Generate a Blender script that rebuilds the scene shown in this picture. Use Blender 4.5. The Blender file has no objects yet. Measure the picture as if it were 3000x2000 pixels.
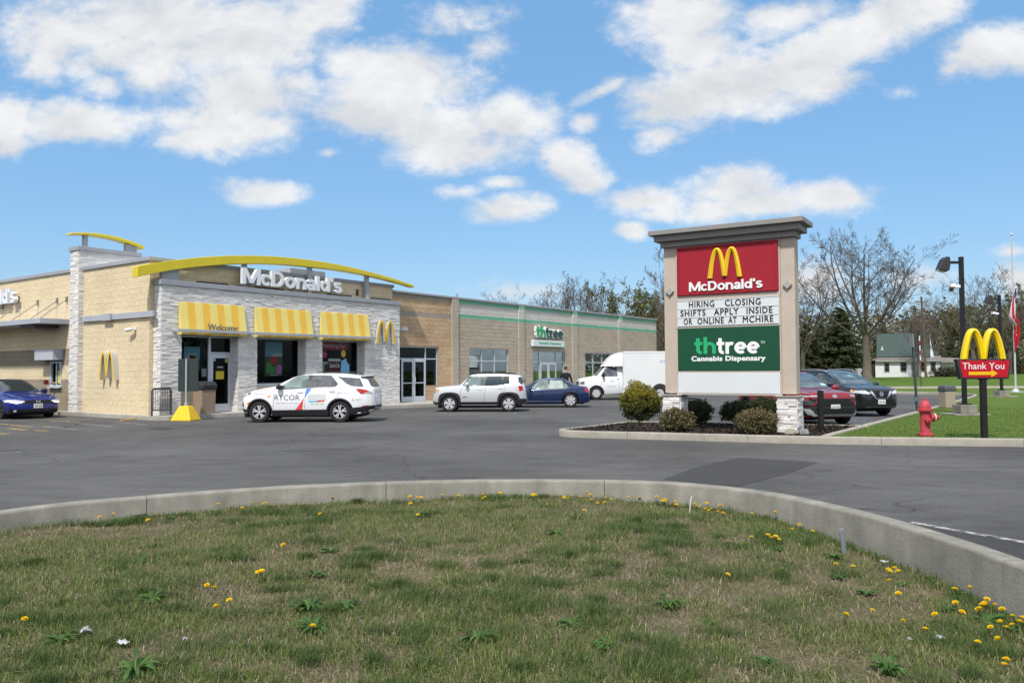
import bpy, bmesh, math, random
import numpy as np
from mathutils import Vector, Matrix, Euler, noise
from mathutils.bvhtree import BVHTree

R_ = math.radians
scene = bpy.context.scene
col = scene.collection

# ------------------------------------------------------------------ camera
FPX = 2359.7            # focal length in pixels of the 3000 px wide photograph
EYE = 1.64
cam_d = bpy.data.cameras.new("camera")
cam_d.sensor_width = 36.0
cam_d.lens = FPX / 3000 * 36.0
cam_d.clip_start = 0.05
cam_d.clip_end = 6000
cam = bpy.data.objects.new("camera", cam_d)
col.objects.link(cam)
CAMROT = (Matrix.Rotation(math.pi / 2 + math.atan(84 / FPX), 3, 'X') @ Matrix.Rotation(R_(-0.3), 3, 'Z'))
cam.matrix_world = Matrix.Translation((0, 0, EYE)) @ CAMROT.to_4x4()
scene.camera = cam

# ------------------------------------------------------------------ sun, sky, exposure
SUN_EL, SUN_DIR = R_(56), Vector((-0.25, -0.97, 0)).normalized()
to_sun = Vector((SUN_DIR.x * math.cos(SUN_EL), SUN_DIR.y * math.cos(SUN_EL), math.sin(SUN_EL)))
sl = bpy.data.lights.new("sun", 'SUN')
sl.energy = 3.0
sl.angle = R_(2.5)
sl.color = (1.0, 0.955, 0.89)
so = bpy.data.objects.new("sun", sl)
so.rotation_euler = to_sun.to_track_quat('Z', 'Y').to_euler()
col.objects.link(so)

scene.view_settings.view_transform = 'Standard'
scene.view_settings.look = 'None'
scene.view_settings.exposure = 0.70
scene.view_settings.gamma = 1.0
scene.view_settings.use_curve_mapping = False
scene.cycles.max_bounces = 6
scene.cycles.diffuse_bounces = 3
scene.cycles.glossy_bounces = 3
scene.cycles.transparent_max_bounces = 12
scene.cycles.caustics_reflective = False
scene.cycles.caustics_refractive = False


def photo_dir(u, v):
    return CAMROT @ Vector(((u - 1500) / FPX, (1000 - v) / FPX, -1.0))


def build_world():
    w = bpy.data.worlds.new("World")
    scene.world = w
    w.use_nodes = True
    nt = w.node_tree
    nt.nodes.clear()
    N, L = nt.nodes.new, nt.links.new
    out = N("ShaderNodeOutputWorld")
    sky = N("ShaderNodeTexSky")
    sky.sky_type = 'NISHITA'
    sky.sun_disc = False
    sky.sun_elevation = SUN_EL
    sky.sun_rotation = math.atan2(SUN_DIR.x, SUN_DIR.y)
    sky.air_density = 1.25
    sky.dust_density = 0.25
    sky.ozone_density = 3.0
    bg = N("ShaderNodeBackground")
    bg.inputs[1].default_value = 0.1
    # the clear spring air of the photograph: less white at the horizon than the bare model gives
    air = N("ShaderNodeMix")
    air.data_type = 'RGBA'
    air.inputs[0].default_value = .62
    L(sky.outputs[0], air.inputs[6])
    air.inputs[7].default_value = (1.08, 2.72, 5.0, 1)
    half = N("ShaderNodeVectorMath")
    half.operation = 'SCALE'
    half.inputs['Scale'].default_value = 1.0
    L(air.outputs[2], half.inputs[0])
    L(half.outputs[0], bg.inputs[0])
    # clouds: soft lumps placed by direction, broken up with noise
    tc = N("ShaderNodeTexCoord")
    sep = N("ShaderNodeSeparateXYZ")
    L(tc.outputs['Generated'], sep.inputs[0])

    def math_(op, a, b=None, c=None):
        m = N("ShaderNodeMath")
        m.operation = op
        for i, s in enumerate((a, b, c)):
            if s is None:
                continue
            if isinstance(s, (int, float)):
                m.inputs[i].default_value = s
            else:
                L(s, m.inputs[i])
        return m.outputs[0]
    ysafe = math_('MAXIMUM', math_('ABSOLUTE', sep.outputs[1]), 0.08)
    X = math_('DIVIDE', sep.outputs[0], ysafe)
    Z = math_('DIVIDE', sep.outputs[2], ysafe)
    cmb = N("ShaderNodeCombineXYZ")
    L(X, cmb.inputs[0])
    L(Z, cmb.inputs[1])
    L(math_('SIGN', sep.outputs[1]), cmb.inputs[2])
    P = cmb.outputs[0]

    def noise_(scale, detail, rough, vec=P, dist=0.0, off=(0, 0, 0), stretch=(1, 1.5, 1)):
        mp = N("ShaderNodeMapping")
        mp.inputs['Scale'].default_value = stretch
        mp.inputs['Location'].default_value = off
        L(vec, mp.inputs[0])
        n = N("ShaderNodeTexNoise")
        n.inputs['Scale'].default_value = scale
        n.inputs['Detail'].default_value = detail
        n.inputs['Roughness'].default_value = rough
        n.inputs['Distortion'].default_value = dist
        L(mp.outputs[0], n.inputs['Vector'])
        return n.outputs[0]
    lumps = [  # (x, y, rx, ry, tilt deg, weight) in the 2352 px wide view of the picture
        (330, 60, 320, 105, 0, 1), (150, 85, 140, 75, 0, 1), (560, 90, 180, 110, -12, 1), (565, 220, 150, 95, 0, 1), (530, 285, 170, 60, 0, 1.0),
        (450, 318, 95, 36, 0, 1), (720, 40, 130, 60, -30, .8), (180, 282, 165, 46, 0, .95), (20, 270, 60, 52, 0, .8), (10, 325, 60, 30, 0, .7),
        (110, 150, 60, 34, 0, .7), (250, 190, 60, 42, 0, .8), (250, 130, 150, 60, 0, .9), (340, 170, 120, 60, 0, .7),
        (930, 180, 165, 72, 8, 1.1), (870, 258, 135, 62, 0, 1), (1010, 300, 180, 64, 10, 1.1), (1050, 352, 135, 38, 0, 1), (1160, 280, 120, 52, 0, .85),
        (1120, 110, 60, 30, 0, .5), (1060, 45, 80, 34, 0, .45), (600, 442, 80, 28, 0, .8), (755, 352, 26, 14, 0, .6), (1170, 478, 90, 32, -4, .95),
        (1155, 420, 45, 13, 0, .7), (1310, 378, 70, 52, 30, 1), (1350, 420, 60, 26, 0, .9), (1345, 280, 40, 20, -20, .7), (1480, 462, 92, 36, 5, .9),
        (1510, 490, 70, 16, 0, .7), (1450, 528, 36, 19, 0, .9), (1690, 435, 118, 52, 0, .95), (1750, 462, 165, 40, 0, .95), (1890, 452, 105, 40, 0, 1),
        (1640, 485, 75, 30, 0, .8), (1070, 440, 36, 12, 0, .45), (1560, 40, 130, 70, 0, .95), (1600, 115, 110, 60, 0, .9), (1650, 195, 170, 60, -15, 1.1), (1560, 235, 135, 62, 0, 1),
        (1720, 200, 160, 60, -10, 1), (1490, 265, 75, 42, 0, .85), (1515, 312, 55, 36, 0, .9), (1840, 155, 165, 66, -25, 1), (1910, 105, 150, 62, -25, 1),
        (2010, 60, 160, 66, -30, 1), (2110, 25, 130, 46, -20, .9), (1790, 45, 120, 40, -10, .75), (1390, 205, 75, 15, -25, .6), (1880, 200, 120, 34, -15, .75),
        (2240, 122, 90, 50, -20, .85), (2330, 110, 70, 54, 0, .8), (2190, 155, 60, 24, -30, .65), (2330, 640, 50, 44, 0, .85), (2320, 578, 36, 16, 0, .7),
        (1870, 640, 80, 46, 0, .8), (2120, 640, 60, 20, 0, .5), (2080, 210, 30, 14, 0, .4), (1200, 670, 90, 20, 0, .4)]
    dens = None
    for (x, y, rx, ry, tilt, wt) in lumps:
        d = photo_dir(x * 1.27551, y * 1.27551)
        k = 1.27551 / FPX
        mp = N("ShaderNodeMapping")
        mp.vector_type = 'TEXTURE'
        mp.inputs['Location'].default_value = (d.x / d.y, d.z / d.y, 1)
        mp.inputs['Rotation'].default_value = (0, 0, R_(-tilt))
        mp.inputs['Scale'].default_value = (rx * k * 1.25, ry * k * 1.25, 0.3)
        L(P, mp.inputs[0])
        ln = N("ShaderNodeVectorMath")
        ln.operation = 'LENGTH'
        L(mp.outputs[0], ln.inputs[0])
        v = math_('MULTIPLY_ADD', ln.outputs['Value'], -wt, wt)
        dens = v if dens is None else math_('SMOOTH_MAX', dens, v, 0.12)
    # the unseen rest of the sky dome: noise clouds, made dense to add fill light
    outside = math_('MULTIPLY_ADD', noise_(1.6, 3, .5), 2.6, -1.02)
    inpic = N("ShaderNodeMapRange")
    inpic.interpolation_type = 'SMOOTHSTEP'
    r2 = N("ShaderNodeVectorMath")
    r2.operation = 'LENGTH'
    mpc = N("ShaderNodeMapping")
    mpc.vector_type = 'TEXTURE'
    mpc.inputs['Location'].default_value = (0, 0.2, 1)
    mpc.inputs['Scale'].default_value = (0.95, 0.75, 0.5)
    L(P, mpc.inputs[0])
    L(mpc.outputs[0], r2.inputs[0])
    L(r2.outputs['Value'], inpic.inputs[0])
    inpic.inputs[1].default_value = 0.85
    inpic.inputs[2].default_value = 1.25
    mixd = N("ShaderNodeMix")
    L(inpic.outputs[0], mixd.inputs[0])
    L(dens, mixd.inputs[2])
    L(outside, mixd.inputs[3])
    big = noise_(7.0, 6, .6, dist=.3)
    fine = noise_(26.0, 8, .66, dist=.25)
    d1 = math_('ADD', mixd.outputs[0], math_('MULTIPLY_ADD', big, 1.6, -.82))
    d2 = math_('ADD', d1, math_('MULTIPLY_ADD', fine, 1.15, -.57))
    al = N("ShaderNodeMapRange")
    al.interpolation_type = 'SMOOTHSTEP'
    L(d2, al.inputs[0])
    al.inputs[1].default_value = -0.20
    al.inputs[2].default_value = 0.62
    al.inputs[4].default_value = 0.97
    # brightness: tops that face the light are white, undersides and thick middles greyer
    up1 = noise_(7.0, 6, .6, dist=.3, off=(0, .055, 0))
    emb = math_('SUBTRACT', big, up1)
    puff = noise_(5.0, 5, .6, off=(3.1, .4, 0), stretch=(1, 2.0, 1))
    br = N("ShaderNodeMapRange")
    L(math_('ADD', math_('MULTIPLY_ADD', emb, 1.9, .42), math_('MULTIPLY_ADD', puff, .5, math_('MULTIPLY', d2, -.16))), br.inputs[0])
    br.inputs[1].default_value = 0.28
    br.inputs[2].default_value = 0.86
    cc = N("ShaderNodeMix")
    cc.data_type = 'RGBA'
    L(br.outputs[0], cc.inputs[0])
    cc.inputs[6].default_value = (.44, .452, .468, 1)
    cc.inputs[7].default_value = (.57, .572, .575, 1)
    bgc = N("ShaderNodeBackground")
    L(math_('MULTIPLY_ADD', inpic.outputs[0], .45, 1.0), bgc.inputs[1])   # clouds out of view are brightened as added fill light
    L(cc.outputs[2], bgc.inputs[0])
    ms = N("ShaderNodeMixShader")
    up = N("ShaderNodeMapRange")
    L(sep.outputs[2], up.inputs[0])
    up.inputs[1].default_value = 0.0
    up.inputs[2].default_value = 0.06
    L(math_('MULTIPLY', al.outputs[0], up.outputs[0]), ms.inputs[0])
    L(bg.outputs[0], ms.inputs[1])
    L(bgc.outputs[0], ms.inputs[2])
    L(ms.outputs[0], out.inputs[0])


build_world()

# ------------------------------------------------------------------ picture -> place helpers (used once, to read off positions)


def ground_at(u, v, z=0.0):
    d = photo_dir(u, v)
    t = (z - EYE) / d.z
    return Vector((d.x * t, d.y * t, z))


# ------------------------------------------------------------------ materials
MATS = {}


def mat(name, c, rough=.6, metal=0.0, var=0.0, vscale=8.0, bump=0.0, bscale=60.0, coat=0.0, spec=.3, detail=4, emit=None, var2=0.0, v2scale=.6, v2st=None):
    if name in MATS:
        return MATS[name]
    m = bpy.data.materials.new(name)
    m.use_nodes = True
    nt = m.node_tree
    N, L = nt.nodes.new, nt.links.new
    b = nt.nodes['Principled BSDF']
    b.inputs['Base Color'].default_value = (*c, 1)
    b.inputs['Roughness'].default_value = rough
    b.inputs['Metallic'].default_value = metal
    b.inputs['Specular IOR Level'].default_value = spec
    b.inputs['Coat Weight'].default_value = coat
    b.inputs['Coat Roughness'].default_value = .03
    tc = None
    if var or bump or var2:
        tc = N("ShaderNodeTexCoord")
    last = None
    for amt, sc in ((var, vscale), (var2, v2scale)):
        if not amt:
            continue
        n = N("ShaderNodeTexNoise")
        n.inputs['Scale'].default_value = sc
        n.inputs['Detail'].default_value = detail
        n.inputs['Roughness'].default_value = .6
        if v2st and sc == v2scale:
            mp = N("ShaderNodeMapping")
            mp.inputs['Scale'].default_value = v2st
            L(tc.outputs['Object'], mp.inputs[0])
            L(mp.outputs[0], n.inputs['Vector'])
        else:
            L(tc.outputs['Object'], n.inputs['Vector'])
        r = N("ShaderNodeMapRange")
        r.inputs[1].default_value = .3
        r.inputs[2].default_value = .7
        r.inputs[3].default_value = 1 - amt
        r.inputs[4].default_value = 1 + amt
        L(n.outputs[0], r.inputs[0])
        mx = N("ShaderNodeVectorMath")
        mx.operation = 'SCALE'
        if last is None:
            mx.inputs[0].default_value = c
        else:
            L(last, mx.inputs[0])
        L(r.outputs[0], mx.inputs['Scale'])
        last = mx.outputs[0]
    if last is not None:
        L(last, b.inputs['Base Color'])
    if bump:
        n = N("ShaderNodeTexNoise")
        n.inputs['Scale'].default_value = bscale
        n.inputs['Detail'].default_value = 5
        L(tc.outputs['Object'], n.inputs['Vector'])
        bp = N("ShaderNodeBump")
        bp.inputs['Strength'].default_value = 1.0
        bp.inputs['Distance'].default_value = bump
        L(n.outputs[0], bp.inputs['Height'])
        L(bp.outputs[0], b.inputs['Normal'])
    if emit:
        b.inputs['Emission Color'].default_value = (*emit[0], 1)
        b.inputs['Emission Strength'].default_value = emit[1]
    MATS[name] = m
    return m


def glass_mat(name, tint=(.55, .6, .58), refl=.1):
    """thin window pane: mostly clear, with a mirror reflection that grows at a grazing view"""
    if name in MATS:
        return MATS[name]
    m = bpy.data.materials.new(name)
    m.use_nodes = True
    nt = m.node_tree
    nt.nodes.clear()
    N, L = nt.nodes.new, nt.links.new
    out = N("ShaderNodeOutputMaterial")
    t = N("ShaderNodeBsdfTransparent")
    t.inputs[0].default_value = (*tint, 1)
    g = N("ShaderNodeBsdfGlossy")
    g.inputs['Roughness'].default_value = .01
    g.inputs['Color'].default_value = (.95, .97, .97, 1)
    lw = N("ShaderNodeLayerWeight")
    lw.inputs[0].default_value = .18
    r = N("ShaderNodeMapRange")
    r.inputs[3].default_value = refl
    r.inputs[4].default_value = .5
    L(lw.outputs['Fresnel'], r.inputs[0])
    ms = N("ShaderNodeMixShader")
    L(r.outputs[0], ms.inputs[0])
    L(t.outputs[0], ms.inputs[1])
    L(g.outputs[0], ms.inputs[2])
    L(ms.outputs[0], out.inputs[0])
    MATS[name] = m
    return m


def island_mat(name, ramp, rough=.7, trans=0.0, spec=.3, topmix=None):
    """foliage: every leaf (mesh island) takes its own colour from the ramp"""
    if name in MATS:
        return MATS[name]
    m = bpy.data.materials.new(name)
    m.use_nodes = True
    nt = m.node_tree
    N, L = nt.nodes.new, nt.links.new
    b = nt.nodes['Principled BSDF']
    b.inputs['Roughness'].default_value = rough
    b.inputs['Specular IOR Level'].default_value = spec
    g = N("ShaderNodeNewGeometry")
    cr = N("ShaderNodeValToRGB")
    els = cr.color_ramp.elements
    while len(els) < len(ramp):
        els.new(.5)
    for e, (p, c) in zip(els, ramp):
        e.position = p
        e.color = (*c, 1)
    L(g.outputs['Random Per Island'], cr.inputs[0])
    res = cr.outputs[0]
    if topmix:   # new growth at the tips of the upper crown has its own colour
        c2, z0, z1, amt = topmix
        tc = N("ShaderNodeTexCoord")
        sp = N("ShaderNodeSeparateXYZ")
        L(tc.outputs['Object'], sp.inputs[0])
        nz = N("ShaderNodeTexNoise")
        nz.inputs['Scale'].default_value = 5
        L(tc.outputs['Object'], nz.inputs['Vector'])
        ad = N("ShaderNodeMath")
        ad.operation = 'MULTIPLY_ADD'
        ad.inputs[1].default_value = .7
        L(nz.outputs[0], ad.inputs[0])
        L(sp.outputs[2], ad.inputs[2])
        mr = N("ShaderNodeMapRange")
        mr.inputs[1].default_value = z0 + .35
        mr.inputs[2].default_value = z1 + .35
        mr.inputs[4].default_value = amt
        L(ad.outputs[0], mr.inputs[0])
        mx = N("ShaderNodeMix")
        mx.data_type = 'RGBA'
        L(mr.outputs[0], mx.inputs[0])
        L(res, mx.inputs[6])
        mx.inputs[7].default_value = (*c2, 1)
        res = mx.outputs[2]
    L(res, b.inputs['Base Color'])
    if trans:
        out = nt.nodes['Material Output']
        tl = N("ShaderNodeBsdfTranslucent")
        L(res, tl.inputs[0])
        ms = N("ShaderNodeMixShader")
        ms.inputs[0].default_value = trans
        L(b.outputs[0], ms.inputs[1])
        L(tl.outputs[0], ms.inputs[2])
        L(ms.outputs[0], out.inputs[0])
    MATS[name] = m
    return m


def block_mat(name, c, c2, bw=.40, bh=.20, bump=.02, mortar=None, msize=.006, nscale=9.0, stain=.12, grain=26.0):
    """split-face concrete block: courses of blocks, rough broken faces"""
    if name in MATS:
        return MATS[name]
    m = bpy.data.materials.new(name)
    m.use_nodes = True
    nt = m.node_tree
    N, L = nt.nodes.new, nt.links.new
    b = nt.nodes['Principled BSDF']
    b.inputs['Roughness'].default_value = .9
    b.inputs['Specular IOR Level'].default_value = .2
    tc = N("ShaderNodeTexCoord")
    sp = N("ShaderNodeSeparateXYZ")
    L(tc.outputs['Object'], sp.inputs[0])
    ad = N("ShaderNodeMath")
    L(sp.outputs[0], ad.inputs[0])
    L(sp.outputs[1], ad.inputs[1])
    cb = N("ShaderNodeCombineXYZ")
    L(ad.outputs[0], cb.inputs[0])
    L(sp.outputs[2], cb.inputs[1])
    br = N("ShaderNodeTexBrick")
    br.inputs['Scale'].default_value = 1
    br.inputs['Brick Width'].default_value = bw
    br.inputs['Row Height'].default_value = bh
    br.inputs['Mortar Size'].default_value = msize
    br.inputs['Mortar Smooth'].default_value = .3
    br.inputs['Color1'].default_value = (*c, 1)
    br.inputs['Color2'].default_value = (*c2, 1)
    br.inputs['Mortar'].default_value = (*(mortar or tuple(x * .86 for x in c)), 1)
    L(cb.outputs[0], br.inputs['Vector'])
    n = N("ShaderNodeTexNoise")
    n.inputs['Scale'].default_value = grain
    n.inputs['Detail'].default_value = 5
    n.inputs['Roughness'].default_value = .65
    L(tc.outputs['Object'], n.inputs['Vector'])
    n2 = N("ShaderNodeTexNoise")
    n2.inputs['Scale'].default_value = .7
    n2.inputs['Detail'].default_value = 4
    L(tc.outputs['Object'], n2.inputs['Vector'])
    n3 = N("ShaderNodeTexNoise")
    n3.inputs['Scale'].default_value = nscale
    n3.inputs['Detail'].default_value = 4
    n3.inputs['Roughness'].default_value = .7
    L(cb.outputs[0], n3.inputs['Vector'])
    r = N("ShaderNodeMapRange")
    r.inputs[1].default_value = .3
    r.inputs[2].default_value = .7
    r.inputs[3].default_value = 1 - stain
    r.inputs[4].default_value = 1 + stain
    L(n2.outputs[0], r.inputs[0])
    r3 = N("ShaderNodeMapRange")
    r3.inputs[1].default_value = .3
    r3.inputs[2].default_value = .7
    r3.inputs[3].default_value = .84
    r3.inputs[4].default_value = 1.13
    L(n3.outputs[0], r3.inputs[0])
    mu = N("ShaderNodeMath")
    mu.operation = 'MULTIPLY'
    L(r.outputs[0], mu.inputs[0])
    L(r3.outputs[0], mu.inputs[1])
    sc = N("ShaderNodeVectorMath")
    sc.operation = 'SCALE'
    L(br.outputs['Color'], sc.inputs[0])
    L(mu.outputs[0], sc.inputs['Scale'])
    L(sc.outputs[0], b.inputs['Base Color'])
    h = N("ShaderNodeMath")
    h.operation = 'MULTIPLY_ADD'
    L(br.outputs['Fac'], h.inputs[0])
    h.inputs[1].default_value = -.5
    hs = N("ShaderNodeMath")
    hs.operation = 'ADD'
    L(n.outputs[0], hs.inputs[0])
    L(n3.outputs[0], hs.inputs[1])
    L(hs.outputs[0], h.inputs[2])
    bp = N("ShaderNodeBump")
    bp.inputs['Distance'].default_value = bump
    L(h.outputs[0], bp.inputs['Height'])
    L(bp.outputs[0], b.inputs['Normal'])
    MATS[name] = m
    return m


# ------------------------------------------------------------------ mesh helpers
class MB:
    """collects primitives and links them as ONE mesh object"""

    def __init__(s):
        s.v, s.f, s.m = [], [], []

    def add(s, vs, fs, mi=0):
        k = len(s.v)
        s.v += [tuple(p) for p in vs]
        s.f += [tuple(i + k for i in f) for f in fs]
        s.m += [mi] * len(fs)
        return s

    def box(s, x0, x1, y0, y1, z0, z1, mi=0, M=None):
        vs = [(x, y, z) for z in (z0, z1) for y in (y0, y1) for x in (x0, x1)]
        if M is not None:
            vs = [M @ Vector(p) for p in vs]
        return s.add(vs, [(0, 2, 3, 1), (4, 5, 7, 6), (0, 1, 5, 4), (2, 6, 7, 3), (0, 4, 6, 2), (1, 3, 7, 5)], mi)

    def quad(s, a, b, c, d, mi=0):
        return s.add([a, b, c, d], [(0, 1, 2, 3)], mi)

    def tube(s, pts, rad, n=8, mi=0, caps=True):
        pts = [Vector(p) for p in pts]
        if not hasattr(rad, '__len__'):
            rad = [rad] * len(pts)
        vs, fs = [], []
        up = Vector((0, 0, 1))
        prev = None
        for i, p in enumerate(pts):
            t = (pts[min(i + 1, len(pts) - 1)] - pts[max(i - 1, 0)])
            if t.length < 1e-9:
                t = Vector((0, 0, 1))
            t.normalize()
            if prev is None:
                a = t.cross(up)
                if a.length < .05:
                    a = t.cross(Vector((1, 0, 0)))
                a.normalize()
            else:
                a = prev - t * prev.dot(t)
                if a.length < 1e-6:
                    a = t.orthogonal()
                a.normalize()
            prev = a
            b = t.cross(a)
            for k in range(n):
                an = 2 * math.pi * k / n
                vs.append(p + (a * math.cos(an) + b * math.sin(an)) * rad[i])
        for i in range(len(pts) - 1):
            for k in range(n):
                k2 = (k + 1) % n
                fs.append((i * n + k, i * n + k2, (i + 1) * n + k2, (i + 1) * n + k))
        if caps:
            fs.append(tuple(range(n - 1, -1, -1)))
            fs.append(tuple(range((len(pts) - 1) * n, len(pts) * n)))
        return s.add(vs, fs, mi)

    def lathe(s, prof, n=24, c=(0, 0, 0), axis='Z', mi=0, cap=True):
        vs, fs = [], []
        for (r, z) in prof:
            for k in range(n):
                a = 2 * math.pi * k / n
                p = (r * math.cos(a), r * math.sin(a), z)
                if axis == 'Y':
                    p = (p[0], p[2], -p[1])
                if axis == 'X':
                    p = (p[2], p[0], p[1])
                vs.append((p[0] + c[0], p[1] + c[1], p[2] + c[2]))
        for i in range(len(prof) - 1):
            for k in range(n):
                k2 = (k + 1) % n
                fs.append((i * n + k, i * n + k2, (i + 1) * n + k2, (i + 1) * n + k))
        if cap:
            if prof[0][0] > 1e-6:
                fs.append(tuple(range(n - 1, -1, -1)))
            if prof[-1][0] > 1e-6:
                fs.append(tuple(range((len(prof) - 1) * n, len(prof) * n)))
        return s.add(vs, fs, mi)

    def prism(s, poly, f, d0, d1, mi=0):
        """poly: 2-D outline (counter-clockwise), f(a, b, d) -> point; sheet at d0 and d1 joined by sides"""
        n = len(poly)
        vs = [f(a, b, d0) for a, b in poly] + [f(a, b, d1) for a, b in poly]
        fs = [tuple(range(n)), tuple(range(2 * n - 1, n - 1, -1))]
        for i in range(n):
            j = (i + 1) % n
            fs.append((i, i + n, j + n, j))
        return s.add(vs, fs, mi)

    def ball(s, c, r, n=10, mi=0):
        rx, ry, rz = r if hasattr(r, '__len__') else (r, r, r)
        prof = [(math.sin(math.pi * i / n), -math.cos(math.pi * i / n)) for i in range(n + 1)]
        k = len(s.v)
        s.lathe([(max(a, 1e-7), b) for a, b in prof], 2 * n, mi=mi, cap=False)
        s.v[k:] = [(p[0] * rx + c[0], p[1] * ry + c[1], p[2] * rz + c[2]) for p in s.v[k:]]
        return s

    def build(s, name, mats, parent=None, smooth=None, bevel=0.0, seg=2, fix=True):
        me = bpy.data.meshes.new(name)
        me.from_pydata(s.v, [], s.f)
        if not isinstance(mats, (list, tuple)):
            mats = [mats]
        for m in mats:
            me.materials.append(m)
        if any(s.m):
            me.polygons.foreach_set('material_index', s.m)
        if fix:
            bm = bmesh.new()
            bm.from_mesh(me)
            bmesh.ops.recalc_face_normals(bm, faces=bm.faces)
            bm.to_mesh(me)
            bm.free()
        if smooth is not None:
            me.shade_smooth()
            me.set_sharp_from_angle(angle=R_(smooth))
        me.update()
        o = bpy.data.objects.new(name, me)
        col.objects.link(o)
        if parent is not None:
            o.parent = parent
        if bevel:
            b = o.modifiers.new('bevel', 'BEVEL')
            b.width = bevel
            b.segments = seg
            b.limit_method = 'ANGLE'
            b.angle_limit = R_(40)
        return o


def np_mesh(name, V, F, mats, parent=None, smooth=False, attrs=None):
    """V (n,3) float, F (m,k) int: big meshes straight from arrays"""
    V = np.asarray(V, dtype=np.float32)
    F = np.asarray(F, dtype=np.int32)
    me = bpy.data.meshes.new(name)
    n, k = F.shape
    me.vertices.add(len(V))
    me.vertices.foreach_set('co', V.ravel())
    me.loops.add(n * k)
    me.loops.foreach_set('vertex_index', F.ravel())
    me.polygons.add(n)
    me.polygons.foreach_set('loop_start', np.arange(0, n * k, k, dtype=np.int32))
    me.polygons.foreach_set('loop_total', np.full(n, k, dtype=np.int32))
    if smooth:
        me.polygons.foreach_set('use_smooth', np.ones(n, dtype=bool))
    me.update(calc_edges=True)
    for m in (mats if isinstance(mats, (list, tuple)) else [mats]):
        me.materials.append(m)
    o = bpy.data.objects.new(name, me)
    col.objects.link(o)
    if parent is not None:
        o.parent = parent
    return o


def tag(o, label=None, cat=None, group=None, kind=None):
    if label:
        o['label'] = label
    if cat:
        o['category'] = cat
    if group:
        o['group'] = group
    if kind:
        o['kind'] = kind
    return o


def thing(name, label, cat, loc=(0, 0, 0), rz=0.0, group=None, scale=1.0):
    o = bpy.data.objects.new(name, None)
    o.empty_display_size = .2
    o.location = loc
    o.rotation_euler = (0, 0, rz)
    o.scale = (scale, scale, scale)
    col.objects.link(o)
    return tag(o, label, cat, group)


def copy_tree(o, parent=None):
    c = o.copy()
    col.objects.link(c)
    if parent is not None:
        c.parent = parent
    for ch in [x for x in bpy.data.objects if x.parent == o]:
        copy_tree(ch, c)
    return c


def text_geo(s, bold=0.0, extrude=0.0, shear=0.0, spacing=1.0, res=3):
    cu = bpy.data.curves.new('lettering', 'FONT')
    cu.body = s
    cu.extrude = extrude
    cu.shear = shear
    cu.space_character = spacing + max(bold, 0) * 1.1
    cu.resolution_u = res
    ob = bpy.data.objects.new('lettering', cu)
    col.objects.link(ob)
    dg = bpy.context.evaluated_depsgraph_get()
    dg.update()
    me = bpy.data.meshes.new_from_object(ob.evaluated_get(dg))
    V = np.array([v.co[:] for v in me.vertices], dtype=float)
    Fs = [tuple(p.vertices) for p in me.polygons]
    bpy.data.objects.remove(ob)
    bpy.data.curves.remove(cu)
    bpy.data.meshes.remove(me)
    if bold > .006:
        # heavier strokes: the same letters stacked a little apart, each a hair proud of the last
        sh = [(math.cos(a), math.sin(a)) for a in np.arange(8) * math.pi / 4] + [(0, 0)]
        n, Vs, F2 = len(V), [], []
        for k, (dx, dy) in enumerate(sh):
            W_ = V.copy()
            W_[:, 0] += dx * bold
            W_[:, 1] += dy * bold
            if extrude:
                W_[:, 2] *= 1 + .004 * k
            else:
                W_[:, 2] += .0008 * k
            Vs.append(W_)
            F2 += [tuple(i + k * n for i in f) for f in Fs]
        V, Fs = np.concatenate(Vs), F2
    return V, Fs


def arc_(cx, cy, rx, ry, a0, a1, n=12):
    return [(cx + rx * math.cos(R_(a0 + (a1 - a0) * i / n)), cy + ry * math.sin(R_(a0 + (a1 - a0) * i / n))) for i in range(n + 1)]


# heavy grotesque letters drawn as strokes: (advance, centre lines)
BLOCK = {
    'M': (1.04, [[(.1, 0), (.1, 1)], [(.94, 0), (.94, 1)], [(.13, .95), (.52, .09)], [(.91, .95), (.52, .09)]]),
    'c': (.66, [arc_(.34, .37, .24, .28, 42, 318)]),
    'D': (.82, [[(.1, 0), (.1, 1)], [(.1, .9)] + arc_(.36, .5, .32, .4, 90, -90) + [(.1, .1)]]),
    'o': (.72, [arc_(.35, .37, .25, .28, 0, 360, 20)]),
    'n': (.68, [[(.1, 0), (.1, .74)], arc_(.33, .38, .23, .27, 180, 0) + [(.56, 0)]]),
    'a': (.66, [arc_(.27, .21, .17, .13, 0, 360, 16), [(.5, 0), (.5, .45)] + arc_(.31, .44, .19, .21, 0, 158)]),
    'l': (.26, [[(.1, 0), (.1, 1)]]),
    'd': (.72, [arc_(.31, .37, .22, .27, 0, 360, 18), [(.56, 0), (.56, 1)]]),
    "'": (.22, [[(.08, .70), (.08, 1)]]),
    's': (.58, [arc_(.29, .52, .19, .13, 25, 262) + arc_(.28, .23, .20, .14, 85, -152)]),
    't': (.50, [[(.2, 1.0), (.2, .26)] + arc_(.36, .24, .16, .15, 180, 285, 6), [(.0, .66), (.44, .66)]]),
    'h': (.68, [[(.1, 0), (.1, 1.06)], arc_(.33, .38, .23, .27, 180, 0) + [(.56, 0)]]),
    'r': (.50, [[(.1, 0), (.1, .74)], arc_(.33, .38, .23, .27, 180, 62)]),
    'e': (.70, [[(.12, .37), (.58, .37)], arc_(.35, .37, .25, .28, 0, 312, 16)])}


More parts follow.
